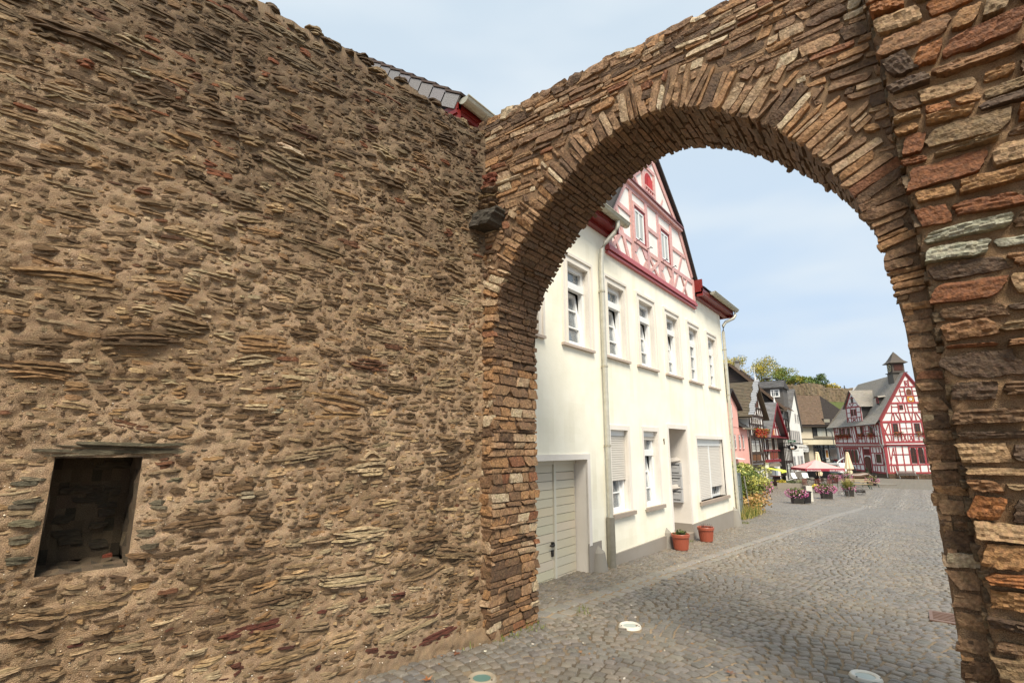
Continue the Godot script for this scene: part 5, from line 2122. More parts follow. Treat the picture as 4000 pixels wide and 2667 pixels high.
func hedge_corner() -> void:
	rng.seed = 121
	# garden corner right of the cream house
	var o := thing("climber_hedge", "big yellow-green climber hedge spilling over the garden corner", "hedge", Transform3D(Basis(), Vector3(-5.1, G(-19.5), -19.5)))
	var b := MB.new()
	b.col = lin(82, 66, 48)
	for k in 9:
		var x := rf(-0.5, 0.5)
		var z := rf(-2.0, 2.0)
		b.tube([Vector3(x, -0.1, z), Vector3(x + rf(-0.2, 0.2), 0.8, z + rf(-0.3, 0.3)), Vector3(x + rf(-0.3, 0.3), 1.4, z + rf(-0.4, 0.4))], 0.025, 5, 0.01)
	part(b, "stems", M.wood, o).set_meta("kind", "stuff")
	b = MB.new()
	var pal := [lin(136, 146, 60), lin(176, 170, 76), lin(98, 116, 48), lin(186, 182, 108), lin(76, 96, 42)]
	for k in 170:
		var z := rf(-2.5, 2.3)
		var top := 1.5 - 0.08 * z * z * 0.5
		var y := top * pow(rng.randf(), 0.65)
		var x := rf(-0.55, 0.62) * (1.0 if y > 0.5 else 0.8)
		var c0: Color = pal[rng.randi() % 5]
		leaves(b, Vector3(x, y, z), Vector3(0.28, 0.2, 0.28), 95, 0.045, [c0, pal[rng.randi() % 5]], 0.4)
	part(b, "foliage", M.leaf, o)
	b = MB.new()
	for k in 900:
		var z := rf(-2.2, 2.4)
		var p := Vector3(rf(0.2, 0.75), rf(0, 0.6), z)
		b.col = tone(lin(170, 132, 76), 0.25)
		leaf(b, p, 0.06)
	part(b, "dry_leaves", M.leaf, o).set_meta("kind", "stuff")
	b = MB.new()
	for k in 50:
		b.col = tone(lin(216, 130, 170), 0.15)
		leaf(b, Vector3(rf(0.5, 0.8), rf(0.5, 0.9), rf(-2.4, -1.9)), 0.05)
	part(b, "blossoms", M.leaf, o).set_meta("kind", "stuff")
	o = thing("clipped_hedge", "dark green clipped hedge before the pink house", "hedge", Transform3D(Basis(), Vector3(-11.6, G(-44), -46)))
	b = MB.new()
	for k in 70:
		leaves(b, Vector3(rf(-2.5, 1.2), rf(0.3, 2.05), rf(-1.2, 1.5)), Vector3(0.35, 0.3, 0.35), 60, 0.09, [lin(92, 96, 52), lin(66, 76, 42), lin(120, 112, 66)], 0.4)
	part(b, "foliage", M.leaf, o)
	# gate of a weathered metal leaf, stone pier, post
	o = thing("garden_gate", "weathered grey metal garden gate standing ajar by the hedge", "gate", ry(Vector3(-4.38, G(-16.3), -16.3), 70))
	b = MB.new()
	b.col = lin(120, 126, 122)
	frame_bars(b, -0.5, 0.08, 0.5, 1.28, 0.05, -0.02, 0.02)
	part(b, "frame", M.zinc, o)
	for k in 3:
		b = MB.new()
		b.col = tone(lin(140, 146, 142), 0.1)
		b.cb(-0.45, 0.13 + k * 0.38, -0.012, 0.45, 0.49 + k * 0.38, 0.006)
		part(b, "panel", M.zinc, o)
	o = thing("stone_pier", "narrow rubble stone pier between the cream house and gate", "pier", Transform3D(Basis(), Vector3(-4.16, G(-15.2), -15.2)))
	b = MB.new()
	b.col = lin(128, 112, 92)
	b.cb(-0.16, -0.2, -0.3, 0.14, 1.25, 0.3)
	part(b, "core", M.mortar, o)
	for k in 20:
		b = MB.new()
		block(b, Transform3D(Basis(Vector3(0, 0, -1), Vector3.UP, Vector3(1, 0, 0)), Vector3(0.14, 0.06 + int(k / 2) * 0.12, -0.14 + (k % 2) * 0.28)), rf(0.2, 0.28), 0.105, 0.025, tone(lin(140, 112, 84), 0.25), 3, 2)
		part(b, "stone", M.slate_up, o)
		b = MB.new()
		block(b, Transform3D(Basis(), Vector3(-0.01, 0.06 + int(k / 2) * 0.12, 0.3)), rf(0.22, 0.28), 0.105, 0.02, tone(lin(132, 108, 82), 0.25), 3, 2)
		if k % 2 == 0:
			part(b, "stone", M.slate_up, o)
	b = MB.new()
	b.col = lin(150, 146, 136)
	b.tube([Vector3(0, -0.1, 0), Vector3(-0.1, 1.2, 0)], 0.025, 6)
	single(b, "fence_post", M.zinc, "thin leaning grey fence post in front of the hedge", "post", Transform3D(Basis(), Vector3(-4.36, G(-18.2), -18.2)))
	b = MB.new()
	for k in 900:
		var p := Vector3(rf(-0.35, 0.3), 0, rf(-1.7, 1.0))
		var l := rf(0.15, 0.55) * (1.0 - 0.4 * absf(p.z))
		var d := Vector3(rf(-0.35, 0.35), 1, rf(-0.35, 0.35)).normalized()
		var s := Vector3(rf(-1, 1), 0, rf(-1, 1)).normalized() * 0.008
		b.col = tone(lin(110, 120, 56) if k % 3 else lin(196, 170, 100), 0.25)
		b.tri(p - s, p + s, p + d * maxf(l, 0.1))
	var gr := single(b, "grass_tuft", M.leaf, "unmown grass and weeds along the foot of the hedge", "grass", Transform3D(Basis(), Vector3(-4.25, G(-16.8), -16.8)))
	gr.set_meta("kind", "stuff")
	b = MB.new()
	for e in [[-3.06, -4.3, 40], [-3.1, -3.9, 50], [-3.25, -3.55, 40], [-2.95, -5.05, 30], [-3.75, -10.6, 40], [-3.72, -14.9, 60]]:
		for k in e[2]:
			var p := Vector3(e[0] + rf(-0.09, 0.09), G(e[1]), e[1] + rf(-0.14, 0.14))
			var d := Vector3(rf(-0.6, 0.6), 1, rf(-0.6, 0.6)).normalized() * rf(0.02, 0.07)
			var s := Vector3(rf(-1, 1), 0, rf(-1, 1)).normalized() * 0.005
			b.col = tone(lin(110, 116, 54), 0.25)
			b.tri(p - s, p + s, p + d)
	single(b, "weeds", M.leaf, "tiny weeds in the joints along the wall feet", "weeds").set_meta("kind", "stuff")
	# drain grate and crumbs on the road
	o = thing("drain_grate", "rusty iron drain grate at the foot of the right pier", "drain", Transform3D(Basis(), Vector3(0.1, G(-7.31) + 0.004, -7.31)))
	b = MB.new()
	b.col = lin(134, 104, 88)
	frame_bars(b, -0.17, -0.2, 0.17, 0.2, 0.03, 0.0, 0.012)
	for k in 6:
		b.cb(-0.14, -0.16 + k * 0.06, 0.0, 0.14, -0.135 + k * 0.06, 0.010)
	part(b, "grate", M.zinc, o).transform = Transform3D(Basis(Vector3.RIGHT, -PI / 2), Vector3.ZERO)
	b = MB.new()
	for k in 200:
		var z := rf(-14.0, -2.4)
		var x := rf(-3.75, -1.6) if z < -4.6 else rf(-3.2, -1.4)
		if z > -3.75:
			x = -3.25 + 0.176 * -(z + 3.75) + absf(rf(-0.5, 0.5)) * rf(0.2, 1.0)
		b.col = tone([lin(206, 198, 180), lin(150, 110, 76), lin(110, 84, 60)][k % 3], 0.2)
		b.box(Vector3(x, G(z) + 0.006, z), Vector3(rf(0.006, 0.022), 0.006, rf(0.006, 0.02)), Basis(Vector3.UP, rf(0, 3)))
	single(b, "grit", M.plain, "scattered crumbs of stone and leaf litter on the paving", "litter").set_meta("kind", "stuff")

# ---------------------------------------------------------------- the square at the end of the street
const S := 1.6

func lattice_window(o: Node, x0: float, y0: float, x1: float, y1: float, z: float, c: Color, bars := 2, rows := 3) -> Node3D:
	var b := MB.new()
	b.col = c
	frame_bars(b, x0, y0, x1, y1, 0.035, z - 0.01, z + 0.035)
	b.col = lin(116, 74, 40)
	for k in range(1, bars):
		var x := lerpf(x0, x1, float(k) / bars)
		b.cb(x - 0.012, y0 + 0.03, z, x + 0.012, y1 - 0.03, z + 0.024)
	for k in range(1, rows):
		var y := lerpf(y0, y1, float(k) / rows)
		b.cb(x0 + 0.03, y - 0.008, z, x1 - 0.03, y + 0.008, z + 0.018)
	var w := part(b, "window", M.paint, o)
	b = MB.new()
	b.col = lin(52, 48, 46)
	b.cb(x0 + 0.03, y0 + 0.03, z - 0.01, x1 - 0.03, y1 - 0.03, z + 0.008)
	part(b, "pane", M.gloss, w)
	return w

func flower_box(o: Node, x0: float, x1: float, y: float, z: float, hang := 0.25) -> void:
	var b := MB.new()
	b.col = lin(80, 60, 44)
	b.cb(x0 + 0.05, y - 0.12, z, x1 - 0.05, y, z + 0.14)
	var fb := part(b, "flower_box", M.paint, o)
	b = MB.new()
	var n := int((x1 - x0) * 260)
	for i in n:
		var p := Vector3(rf(x0, x1), y + 0.12 - pow(rng.randf(), 1.3) * (hang + 0.2), z + 0.06 + rf(0.0, 0.22))
		var low := p.y < y + 0.02
		b.col = tone(lin(176, 30, 24) if rng.randf() < (0.7 if low else 0.35) else (lin(96, 104, 40) if rng.randf() < 0.6 else lin(170, 140, 50)), 0.25)
		leaf(b, p, 0.05)
	var fl := part(b, "flowers", M.leaf, fb)
	fl.set_meta("kind", "stuff")

func town_hall() -> void:
	rng.seed = 71
	var gx := Vector3(0.9063, 0, -0.4226)
	var gz := Vector3(0.4226, 0, 0.9063)
	var o := thing("town_hall", "large red half-timbered town hall with slate roof and clock turret", "town hall", Transform3D(Basis(gx * S, Vector3.UP * S, gz * S), Vector3(-3.31, -2.90, -93.8)))
	var red := lin(166, 66, 70)
	var white := lin(236, 230, 226)
	var wd := 5.26
	var ln := -11.0
	# the stone base, ground floor, jettied upper floor and gable
	var b := MB.new()
	b.col = lin(120, 100, 80)
	b.cb(0.1, -0.6, ln, wd, 0.42, 0.1)
	var base := part(b, "plinth", M.mortar, o)
	for k in 46:
		b = MB.new()
		block(b, Transform3D(Basis(), Vector3(0.25 + (k % 16) * 0.32, 0.06 + int(k / 16) * 0.13, 0.1)), 0.29, 0.11, 0.03, tone(lin(116, 92, 70), 0.25), 2, 1)
		part(b, "stone", M.slate_up, base)
	b = MB.new()
	b.col = white
	b.cb(0.1, 0.4, ln, wd - 0.1, 3.0, 0.0)
	b.prism(PackedVector2Array([Vector2(0, 2.98), Vector2(wd, 2.98), Vector2(wd, 5.0), Vector2(0, 5.0)]), ln, 0.12)
	b.prism(PackedVector2Array([Vector2(0, 5.0), Vector2(wd, 5.0), Vector2(2.63, 9.5)]), ln, 0.14)
	part(b, "wall", M.plaster, o, "white plaster wall")
	# gable front timbers
	var lo := [0.17, 1.20, 5.1, 1.30, 0.12, 0.13, 0.49, 5.1, 0.56, 0.16, 0.20, 2.9, 0.20, 0.45, 0.24, 0.45, 2.8, 0.50, 1.27, 0.08, 0.83, 2.76, 0.44, 1.27, 0.08, 0.83, 2.76, 0.92, 1.27, 0.05, 1.00, 2.8, 0.98, 0.50, 0.08, 1.55, 2.85, 1.53, 0.55, 0.08, 2.07, 2.85, 2.07, 1.28, 0.12, 0.72, 2.12, 2.03, 2.14, 0.08, 2.68, 2.85, 2.64, 1.3, 0.14, 3.30, 2.85, 3.26, 1.3, 0.14, 3.88, 2.85, 3.86, 1.3, 0.14, 2.15, 1.17, 2.13, 0.55, 0.08, 2.74, 1.17, 2.74, 0.58, 0.08, 3.36, 1.21, 3.36, 0.58, 0.08, 0.47, 1.15, 0.45, 0.55, 0.08, 0.65, 1.15, 0.70, 0.55, 0.08, 0.84, 1.15, 0.92, 0.55, 0.08, 4.4, 2.85, 4.4, 0.55, 0.08, 5.06, 2.9, 5.06, 0.45, 0.22, 2.05, 2.78, 4.4, 2.82, 0.1, 0.20, 2.93, 5.1, 2.97, 0.12]
	timbers(o, lo, -0.02, 0.04, red, M.paint)
	var hi := [0.05, 3.0, 5.22, 3.02, 0.08, 0.0, 5.06, 5.26, 5.12, 0.2, 0.1, 3.23, 5.2, 3.30, 0.16, 0.10, 4.95, 0.16, 3.1, 0.22, 0.67, 4.92, 0.17, 3.79, 0.08, 0.2, 4.62, 0.61, 3.32, 0.08, 0.73, 4.95, 0.75, 3.26, 0.08, 0.92, 4.95, 0.89, 3.26, 0.08, 1.57, 4.95, 1.56, 3.3, 0.1, 2.08, 4.98, 2.08, 4.05, 0.05, 2.55, 4.98, 2.53, 3.3, 0.1, 3.34, 4.98, 3.40, 3.35, 0.12, 1.62, 4.49, 2.53, 4.49, 0.05, 0.25, 3.94, 5.1, 4.04, 0.09, 1.77, 3.95, 1.93, 3.33, 0.07, 1.98, 3.95, 1.68, 3.33, 0.07, 2.22, 3.95, 2.46, 3.33, 0.07, 2.50, 3.95, 2.15, 3.33, 0.07, 1.28, 3.9, 1.28, 3.3, 0.07, 2.10, 4.0, 2.06, 3.3, 0.07, 2.94, 3.9, 2.94, 3.35, 0.07, 5.12, 4.95, 5.12, 3.1, 0.22, 4.5, 4.95, 4.5, 3.3, 0.09, 3.9, 4.95, 3.9, 3.3, 0.09, 3.5, 4.95, 5.0, 3.9, 0.07]
	timbers(o, hi, 0.10, 0.165, red, M.paint)
	var gb := [0.98, 6.78, 4.28, 6.80, 0.16, 1.85, 8.26, 3.41, 8.28, 0.12, 1.50, 7.44, 3.76, 7.43, 0.08, 0.60, 5.90, 4.66, 5.93, 0.08, 2.47, 8.85, 2.51, 8.28, 0.07, 2.79, 8.95, 2.80, 8.28, 0.07, 2.44, 8.79, 2.82, 8.81, 0.07, 2.49, 8.73, 2.78, 8.35, 0.05, 2.79, 8.75, 2.49, 8.36, 0.05, 1.99, 8.1, 2.03, 7.45, 0.07, 2.38, 8.2, 2.40, 7.45, 0.1, 2.99, 8.2, 3.01, 7.45, 0.08, 1.90, 7.86, 2.38, 7.87, 0.06, 3.01, 7.89, 3.40, 7.90, 0.06, 2.09, 7.42, 2.10, 6.85, 0.07, 2.27, 7.42, 2.08, 6.85, 0.07, 2.45, 7.42, 2.47, 6.85, 0.08, 3.03, 7.42, 3.08, 6.85, 0.08, 1.65, 7.31, 1.84, 6.88, 0.04, 1.14, 6.6, 1.06, 5.9, 0.08, 1.66, 6.7, 1.64, 5.9, 0.08, 2.18, 6.7, 2.22, 5.95, 0.08, 2.39, 6.7, 2.45, 5.95, 0.08, 2.82, 6.72, 2.80, 5.95, 0.08, 3.27, 6.72, 3.29, 5.95, 0.08, 1.16, 6.44, 1.66, 6.44, 0.06, 2.41, 6.42, 3.25, 6.41, 0.06, 1.11, 5.85, 0.92, 5.15, 0.08, 1.19, 5.85, 1.23, 5.15, 0.08, 1.35, 5.88, 1.66, 5.18, 0.07, 1.67, 5.88, 1.75, 5.18, 0.08, 2.07, 5.88, 2.12, 5.18, 0.08, 2.44, 5.9, 2.56, 5.2, 0.07, 2.73, 5.9, 2.61, 5.2, 0.07, 2.91, 5.9, 2.96, 5.2, 0.08, 3.02, 5.9, 3.34, 5.2, 0.07, 3.42, 5.9, 3.42, 5.2, 0.08]
	timbers(o, gb, 0.13, 0.185, red, M.paint)
	timbers(o, [3.9, 6.7, 3.95, 5.95, 0.08, 3.9, 5.9, 4.1, 5.2, 0.08, 4.3, 5.7, 4.5, 5.2, 0.07, 3.4, 7.4, 3.45, 6.85, 0.08, 0.05, 5.1, 2.6, 9.42, 0.17, 5.21, 5.1, 2.66, 9.42, 0.17], 0.13, 0.19, red, M.paint)
	# white joist ends of the jetty
	for k in 12:
		b = MB.new()
		b.col = tone(red, 0.1)
		b.cb(0.28 + k * 0.42, 3.02, 0.0, 0.36 + k * 0.42, 3.18, 0.11)
		part(b, "joist_end", M.paint, o)
	lattice_window(o, 1.72, 6.16, 2.05, 6.62, 0.15, red)
	lattice_window(o, 0.96, 4.10, 1.42, 4.92, 0.13, red)
	lattice_window(o, 2.70, 4.12, 3.18, 4.92, 0.13, red)
	flower_box(o, 0.96, 1.72, 4.05, 0.15, 0.3)
	flower_box(o, 2.68, 3.46, 4.05, 0.15, 0.3)
	for e in [2.16, 2.76, 3.36]:
		arched_window(o, Transform3D(), e, e + 0.42, 1.36, 2.78, 0.01)
	# hatch and little clock of the gable
	b = MB.new()
	b.col = lin(110, 62, 36)
	var p := PackedVector2Array([Vector2(2.50, 7.52), Vector2(2.92, 7.52)])
	for i in 9:
		p.append(Vector2(2.71 + cos(PI * i / 8.0) * 0.21, 7.82 + sin(PI * i / 8.0) * 0.27))
	b.prism(p, 0.13, 0.17)
	part(b, "arched_hatch", M.paint, o)
	b = MB.new()
	b.col = lin(206, 146, 60)
	b.cb(2.50, 6.88, 0.14, 2.99, 7.37, 0.19)
	var ck := part(b, "clock_panel", M.gloss, o)
	b = MB.new()
	b.col = lin(40, 38, 36)
	b.lathe(PackedVector2Array([Vector2(0.17, 0), Vector2(0.17, 0.02), Vector2(0, 0.02)]), 20, Vector3(2.745, 7.125, 0.185), Basis(Vector3.RIGHT, PI / 2))
	part(b, "clock_ring", M.gloss, ck)
	b = MB.new()
	b.col = lin(236, 232, 220)
	b.lathe(PackedVector2Array([Vector2(0.13, 0), Vector2(0.13, 0.026), Vector2(0, 0.026)]), 20, Vector3(2.745, 7.125, 0.185), Basis(Vector3.RIGHT, PI / 2))
	part(b, "clock_face", M.gloss, ck)
	b = MB.new()
	b.col = lin(30, 30, 30)
	b.bar(Vector2(2.745, 7.125), Vector2(2.70, 7.2), 0.02, 0.21, 0.216)
	b.bar(Vector2(2.745, 7.125), Vector2(2.66, 7.09), 0.02, 0.21, 0.217)
	part(b, "clock_hands", M.gloss, ck)
	# the long side
	var sd := Node3D.new()
	sd.name = "long_side"
	sd.transform = Transform3D(Basis(Vector3(0, 0, 1), Vector3.UP, Vector3(-1, 0, 0)), Vector3.ZERO)
	o.add_child(sd)
	timbers(sd, [-10.9, 3.21, -0.05, 3.12, 0.16, -10.9, 2.85, -0.3, 2.85, 0.12, -10.9, 4.93, -0.05, 4.90, 0.14, -10.85, 4.9, -10.8, 3.1, 0.2, -7.60, 4.9, -7.65, 3.2, 0.08, -6.3, 4.9, -6.2, 3.2, 0.08, -6.06, 4.9, -5.46, 3.2, 0.06, -5.35, 4.9, -5.15, 3.1, 0.18, -5.15, 4.85, -4.8, 3.2, 0.06, -3.42, 4.9, -3.42, 3.2, 0.08, -3.05, 4.9, -3.05, 3.2, 0.06, -2.25, 4.9, -2.32, 3.2, 0.08, -1.15, 4.9, -1.28, 3.2, 0.08, -0.72, 4.9, -0.65, 3.2, 0.07, -3.47, 4.33, -2.33, 4.33, 0.08, -10.8, 4.44, -9.8, 4.41, 0.07, -10.8, 3.86, -6.3, 3.80, 0.08, -4.8, 3.85, -0.1, 3.82, 0.08, -9.85, 4.9, -10.0, 3.2, 0.08, -8.7, 4.7, -8.75, 3.2, 0.08, -4.1, 3.83, -4.1, 3.2, 0.06, -1.84, 3.8, -1.86, 3.2, 0.06, -0.1, 4.9, -0.12, 3.1, 0.16, -10.4, 4.9, -10.4, 3.2, 0.06], 0.0, 0.05, red, M.paint)
	timbers(sd, [-10.3, 2.85, -10.1, 0.5, 0.2, -9.95, 2.75, -9.26, 1.1, 0.08, -9.23, 2.75, -9.95, 1.1, 0.06, -5.6, 2.75, -4.83, 1.1, 0.08, -4.89, 2.75, -5.85, 1.1, 0.08, -4.45, 2.8, -4.55, 0.4, 0.2, -2.8, 2.8, -2.86, 0.45, 0.18, -0.5, 2.75, -0.5, 1.1, 0.08, -0.42, 2.7, -0.13, 1.1, 0.06, 0.0, 2.7, -0.35, 1.1, 0.06, -2.85, 2.25, -0.6, 2.24, 0.08, -2.8, 1.13, -0.05, 1.16, 0.12, -10.1, 1.06, -4.6, 1.08, 0.12, -2.3, 2.75, -2.3, 2.25, 0.06, -1.6, 2.75, -1.6, 2.25, 0.06, -1.0, 2.75, -1.0, 2.25, 0.06, -2.3, 1.05, -2.3, 0.5, 0.06, -1.87, 1.05, -1.87, 0.5, 0.06, -1.22, 1.05, -1.26, 0.5, 0.06, -0.5, 1.05, -0.5, 0.5, 0.06, -5.59, 1.0, -5.5, 0.5, 0.06, -6.4, 1.0, -6.4, 0.5, 0.06, -7.5, 1.0, -7.5, 0.5, 0.06, -8.6, 1.0, -8.6, 0.5, 0.06, -2.05, 2.25, -2.02, 1.15, 0.07, -8.28, 2.6, -8.32, 1.1, 0.16, -7.42, 2.6, -7.44, 1.1, 0.16, -6.52, 2.6, -6.55, 1.1, 0.16, -9.1, 2.6, -9.12, 1.1, 0.14, -10.1, 0.5, -0.1, 0.45, 0.16, -9.2, 2.66, -5.7, 2.66, 0.2, -0.15, 2.8, -0.1, 0.45, 0.2], -0.105, -0.05, red, M.paint)
	for k in 24:
		b = MB.new()
		b.col = tone(red, 0.1)
		b.cb(-10.6 + k * 0.43, 2.98, -0.1, -10.5 + k * 0.43, 3.14, 0.0)
		part(b, "joist_end", M.paint, sd)
	for e in [[-9.5, -8.95], [-8.52, -7.95], [-7.35, -6.68], [-4.14, -3.63], [-2.06, -1.46]]:
		lattice_window(sd, e[0], 4.02, e[1], 4.80, 0.01, red)
	for e in [[-10.15, -8.4], [-8.2, -6.5], [-4.7, -3.3], [-2.4, -1.1]]:
		flower_box(sd, e[0], e[1], 4.0, 0.05, 0.38)
	for e in [[-9.0, -8.42], [-8.16, -7.55], [-7.3, -6.66], [-6.4, -5.85]]:
		arched_window(o, sd.transform, e[0], e[1], 1.2, 2.55, -0.085)
	lattice_window(sd, -1.78, 1.33, -0.84, 2.15, -0.085, red, 3, 4)
	b = MB.new()
	b.col = red
	b.cb(-4.4, 2.0, -0.1, -2.9, 2.62, -0.06)
	for k in 7:
		b.col = lin(96, 40, 36)
		b.cb(-4.2 + k * 0.18, 2.06, -0.06, -4.12 + k * 0.18, 2.58, -0.035)
	part(b, "grille", M.paint, sd)
	b = MB.new()
	b.col = lin(86, 44, 28)
	p = PackedVector2Array([Vector2(-4.22, 0.38), Vector2(-3.1, 0.38)])
	for i in 9:
		p.append(Vector2(-3.66 + cos(PI * i / 8.0) * 0.56, 1.68 + sin(PI * i / 8.0) * 0.22))
	b.prism(p, -0.1, -0.03)
	var door := part(b, "door", M.paint, sd, "brown arched wooden door")
	for k in 6:
		b = MB.new()
		b.col = tone(lin(96, 50, 32), 0.12)
		b.cb(-4.18 + k * 0.18, 0.42, -0.03, -4.02 + k * 0.18, 1.66, -0.018)
		part(b, "plank", M.paint, door)
	# dormer with its own timbered gable
	b = MB.new()
	b.col = white
	b.prism(PackedVector2Array([Vector2(-6.85, 5.0), Vector2(-3.3, 5.0), Vector2(-3.3, 6.82), Vector2(-5.1, 8.45), Vector2(-6.85, 6.82)]), -2.0, 0.04)
	var dm := part(b, "dormer", M.plaster, sd, "timbered dormer with red gable")
	timbers(dm, [-6.78, 6.9, -6.78, 5.05, 0.16, -3.37, 6.8, -3.37, 5.05, 0.16, -6.85, 6.86, -3.3, 6.78, 0.14, -6.83, 5.8, -3.33, 5.74, 0.06, -6.83, 5.24, -3.4, 5.2, 0.1, -5.9, 7.25, -4.3, 7.2, 0.06, -5.77, 6.79, -5.82, 5.3, 0.06, -4.38, 6.75, -4.45, 5.3, 0.06, -5.6, 7.75, -4.6, 7.75, 0.07, -5.79, 5.71, -4.59, 5.28, 0.03, -4.47, 5.71, -5.85, 5.3, 0.03, -5.1, 5.72, -5.6, 5.28, 0.03, -5.3, 5.72, -4.7, 5.28, 0.03, -5.8, 7.2, -5.3, 6.86, 0.04, -4.8, 7.2, -5.4, 6.86, 0.04, -6.3, 7.1, -6.0, 6.86, 0.04, -4.1, 7.15, -3.9, 6.82, 0.04, -6.7, 6.3, -5.85, 6.3, 0.05, -4.4, 6.25, -3.4, 6.25, 0.05, -6.78, 6.95, -5.12, 8.4, 0.15, -3.35, 6.9, -5.06, 8.4, 0.15, -6.6, 5.75, -6.3, 5.25, 0.05, -3.9, 5.75, -3.8, 5.2, 0.05], 0.04, 0.085, red, M.paint)
	lattice_window(dm, -5.70, 5.92, -5.16, 6.62, 0.045, red)
	lattice_window(dm, -4.98, 5.92, -4.50, 6.60, 0.045, red)
	arched_window(dm, Transform3D(), -5.35, -4.85, 7.28, 7.95, 0.05)
	var sl := lin(190, 184, 174)
	var rb := MB.new()
	# main roof, with its kick at the eaves
	var q0 := Vector2(-0.42, 4.92)
	var q1 := Vector2(0.40, 5.85)
	var q2 := Vector2(2.63, 9.66)
	var v0 := Vector3(q1.x - q0.x, q1.y - q0.y, 0)
	var v1 := Vector3(q2.x - q1.x, q2.y - q1.y, 0)
	courses(rb, Vector3(q0.x, q0.y, 0), Vector3(0, 0, 1), v0.normalized(), -11.9, 0.25, -11.6, 0.25, v0.length(), 0.14, 0.2, sl, 0.02, 0.10)
	courses(rb, Vector3(q1.x, q1.y, 0), Vector3(0, 0, 1), v1.normalized(), -11.6, 0.25, -9.9, 0.25, v1.length(), 0.14, 0.2, sl, 0.02, 0.10)
	v0.x = -v0.x
	v1.x = -v1.x
	courses(rb, Vector3(5.26 - q0.x, q0.y, 0), Vector3(0, 0, -1), v0.normalized(), -0.25, 11.9, -0.25, 11.6, v0.length(), 0.14, 0.3, sl, 0.02, 0.10)
	courses(rb, Vector3(5.26 - q1.x, q1.y, 0), Vector3(0, 0, -1), v1.normalized(), -0.25, 11.6, -0.25, 9.9, v1.length(), 0.14, 0.3, sl, 0.02, 0.10)
	rb.col = sl
	rb.tri(Vector3(6, 4.92, -11.9), Vector3(-0.42, 4.92, -11.9), Vector3(2.63, 9.66, -9.9))
	var roof := part(rb, "roof", M.roof, o, "grey slate roof")
	b = MB.new()
	b.col = lin(128, 50, 54)
	for s in [-1, 1]:
		b.bar(Vector2(2.63 + s * 2.70, 5.25), Vector2(2.63 + s * 0.02, 9.60), 0.14, 0.18, 0.26)
	part(b, "barge_board", M.paint, roof)
	# dormer roof and slated cheek
	b = MB.new()
	for s in [[-7.25, 6.75, 1], [-2.95, 6.72, -1]]:
		var ev := Vector3(-5.1 - s[0], 8.55 - s[1], 0)
		if s[2] > 0:
			courses(b, Vector3(s[0], s[1], 0), Vector3(0, 0, 1), ev.normalized(), -0.9, 0.25, -2.2, 0.25, ev.length(), 0.14, 0.2, sl, 0.02, 0.1)
		else:
			courses(b, Vector3(s[0], s[1], 0), Vector3(0, 0, -1), ev.normalized(), -0.25, 0.9, -0.25, 2.2, ev.length(), 0.14, 0.2, sl, 0.02, 0.1)
	b.col = lin(84, 82, 80)
	b.quad(Vector3(-3.28, 4.9, 0.0), Vector3(-3.28, 4.9, -0.9), Vector3(-3.28, 6.8, -0.9), Vector3(-3.28, 6.8, 0.0))
	part(b, "dormer_roof", M.roof, dm)
	# small dormer window with a curved hood
	b = MB.new()
	b.col = sl
	for i in 8:
		var t0 := PI * i / 8.0
		var t1 := PI * (i + 1) / 8.0
		var a0 := Vector3(-1.75 - cos(t0) * 0.5, 7.45 + sin(t0) * 0.16, -0.75)
		var a1 := Vector3(-1.75 - cos(t1) * 0.5, 7.45 + sin(t1) * 0.16, -0.75)
		b.quad(a0, a1, a1 + Vector3(0, 0.1, -0.9), a0 + Vector3(0, 0.1, -0.9))
	b.col = lin(80, 78, 76)
	b.cb(-2.0, 6.8, -1.6, -1.5, 7.45, -0.86)
	var ey := part(b, "eyebrow_dormer", M.roof, sd)
	lattice_window(ey, -1.95, 6.95, -1.55, 7.45, -0.85, red)
	# ridge turret
	b = MB.new()
	b.col = lin(120, 116, 110)
	var tz := -1.35
	b.cb(2.63 - 0.55, 7.9, tz - 0.55, 2.63 + 0.55, 9.75, tz + 0.55)
	b.col = lin(92, 88, 82)
	b.cb(2.63 - 0.66, 9.72, tz - 0.66, 2.63 + 0.66, 9.78, tz + 0.66)
	b.col = lin(112, 100, 92)
	b.cb(2.63 - 0.5, 9.78, tz - 0.5, 2.63 + 0.5, 10.75, tz + 0.5)
	var tu := part(b, "turret", M.roof, o, "slated ridge turret with a clock")
	b = MB.new()
	var prof := [[0.76, 10.70], [0.54, 10.90], [0.36, 11.2], [0.18, 11.55], [0.0, 11.85]]
	for i in 4:
		for k in 4:
			var a0 := PI / 4 + PI / 2 * k
			var a1 := a0 + PI / 2
			var r0: float = prof[i][0] * 1.414
			var r1: float = prof[i + 1][0] * 1.414
			b.col = tone(lin(104, 96, 88), 0.1)
			b.quad(Vector3(2.63 + cos(a1) * r0, prof[i][1], tz + sin(a1) * r0), Vector3(2.63 + cos(a0) * r0, prof[i][1], tz + sin(a0) * r0), Vector3(2.63 + cos(a0) * r1, prof[i + 1][1], tz + sin(a0) * r1), Vector3(2.63 + cos(a1) * r1, prof[i + 1][1], tz + sin(a1) * r1))
	b.cb(2.63 - 0.75, 10.66, tz - 0.75, 2.63 + 0.75, 10.70, tz + 0.75)
	part(b, "spire", M.roof, tu)
	b = MB.new()
	b.col = lin(30, 28, 28)
	b.lathe(PackedVector2Array([Vector2(0.40, 0), Vector2(0.40, 0.03), Vector2(0, 0.03)]), 24, Vector3(2.63 - 0.5, 10.25, tz), Basis(Vector3(0, 0, 1), PI / 2))
	var cf := part(b, "clock_face", M.gloss, tu)
	b = MB.new()
	b.col = lin(232, 206, 130)
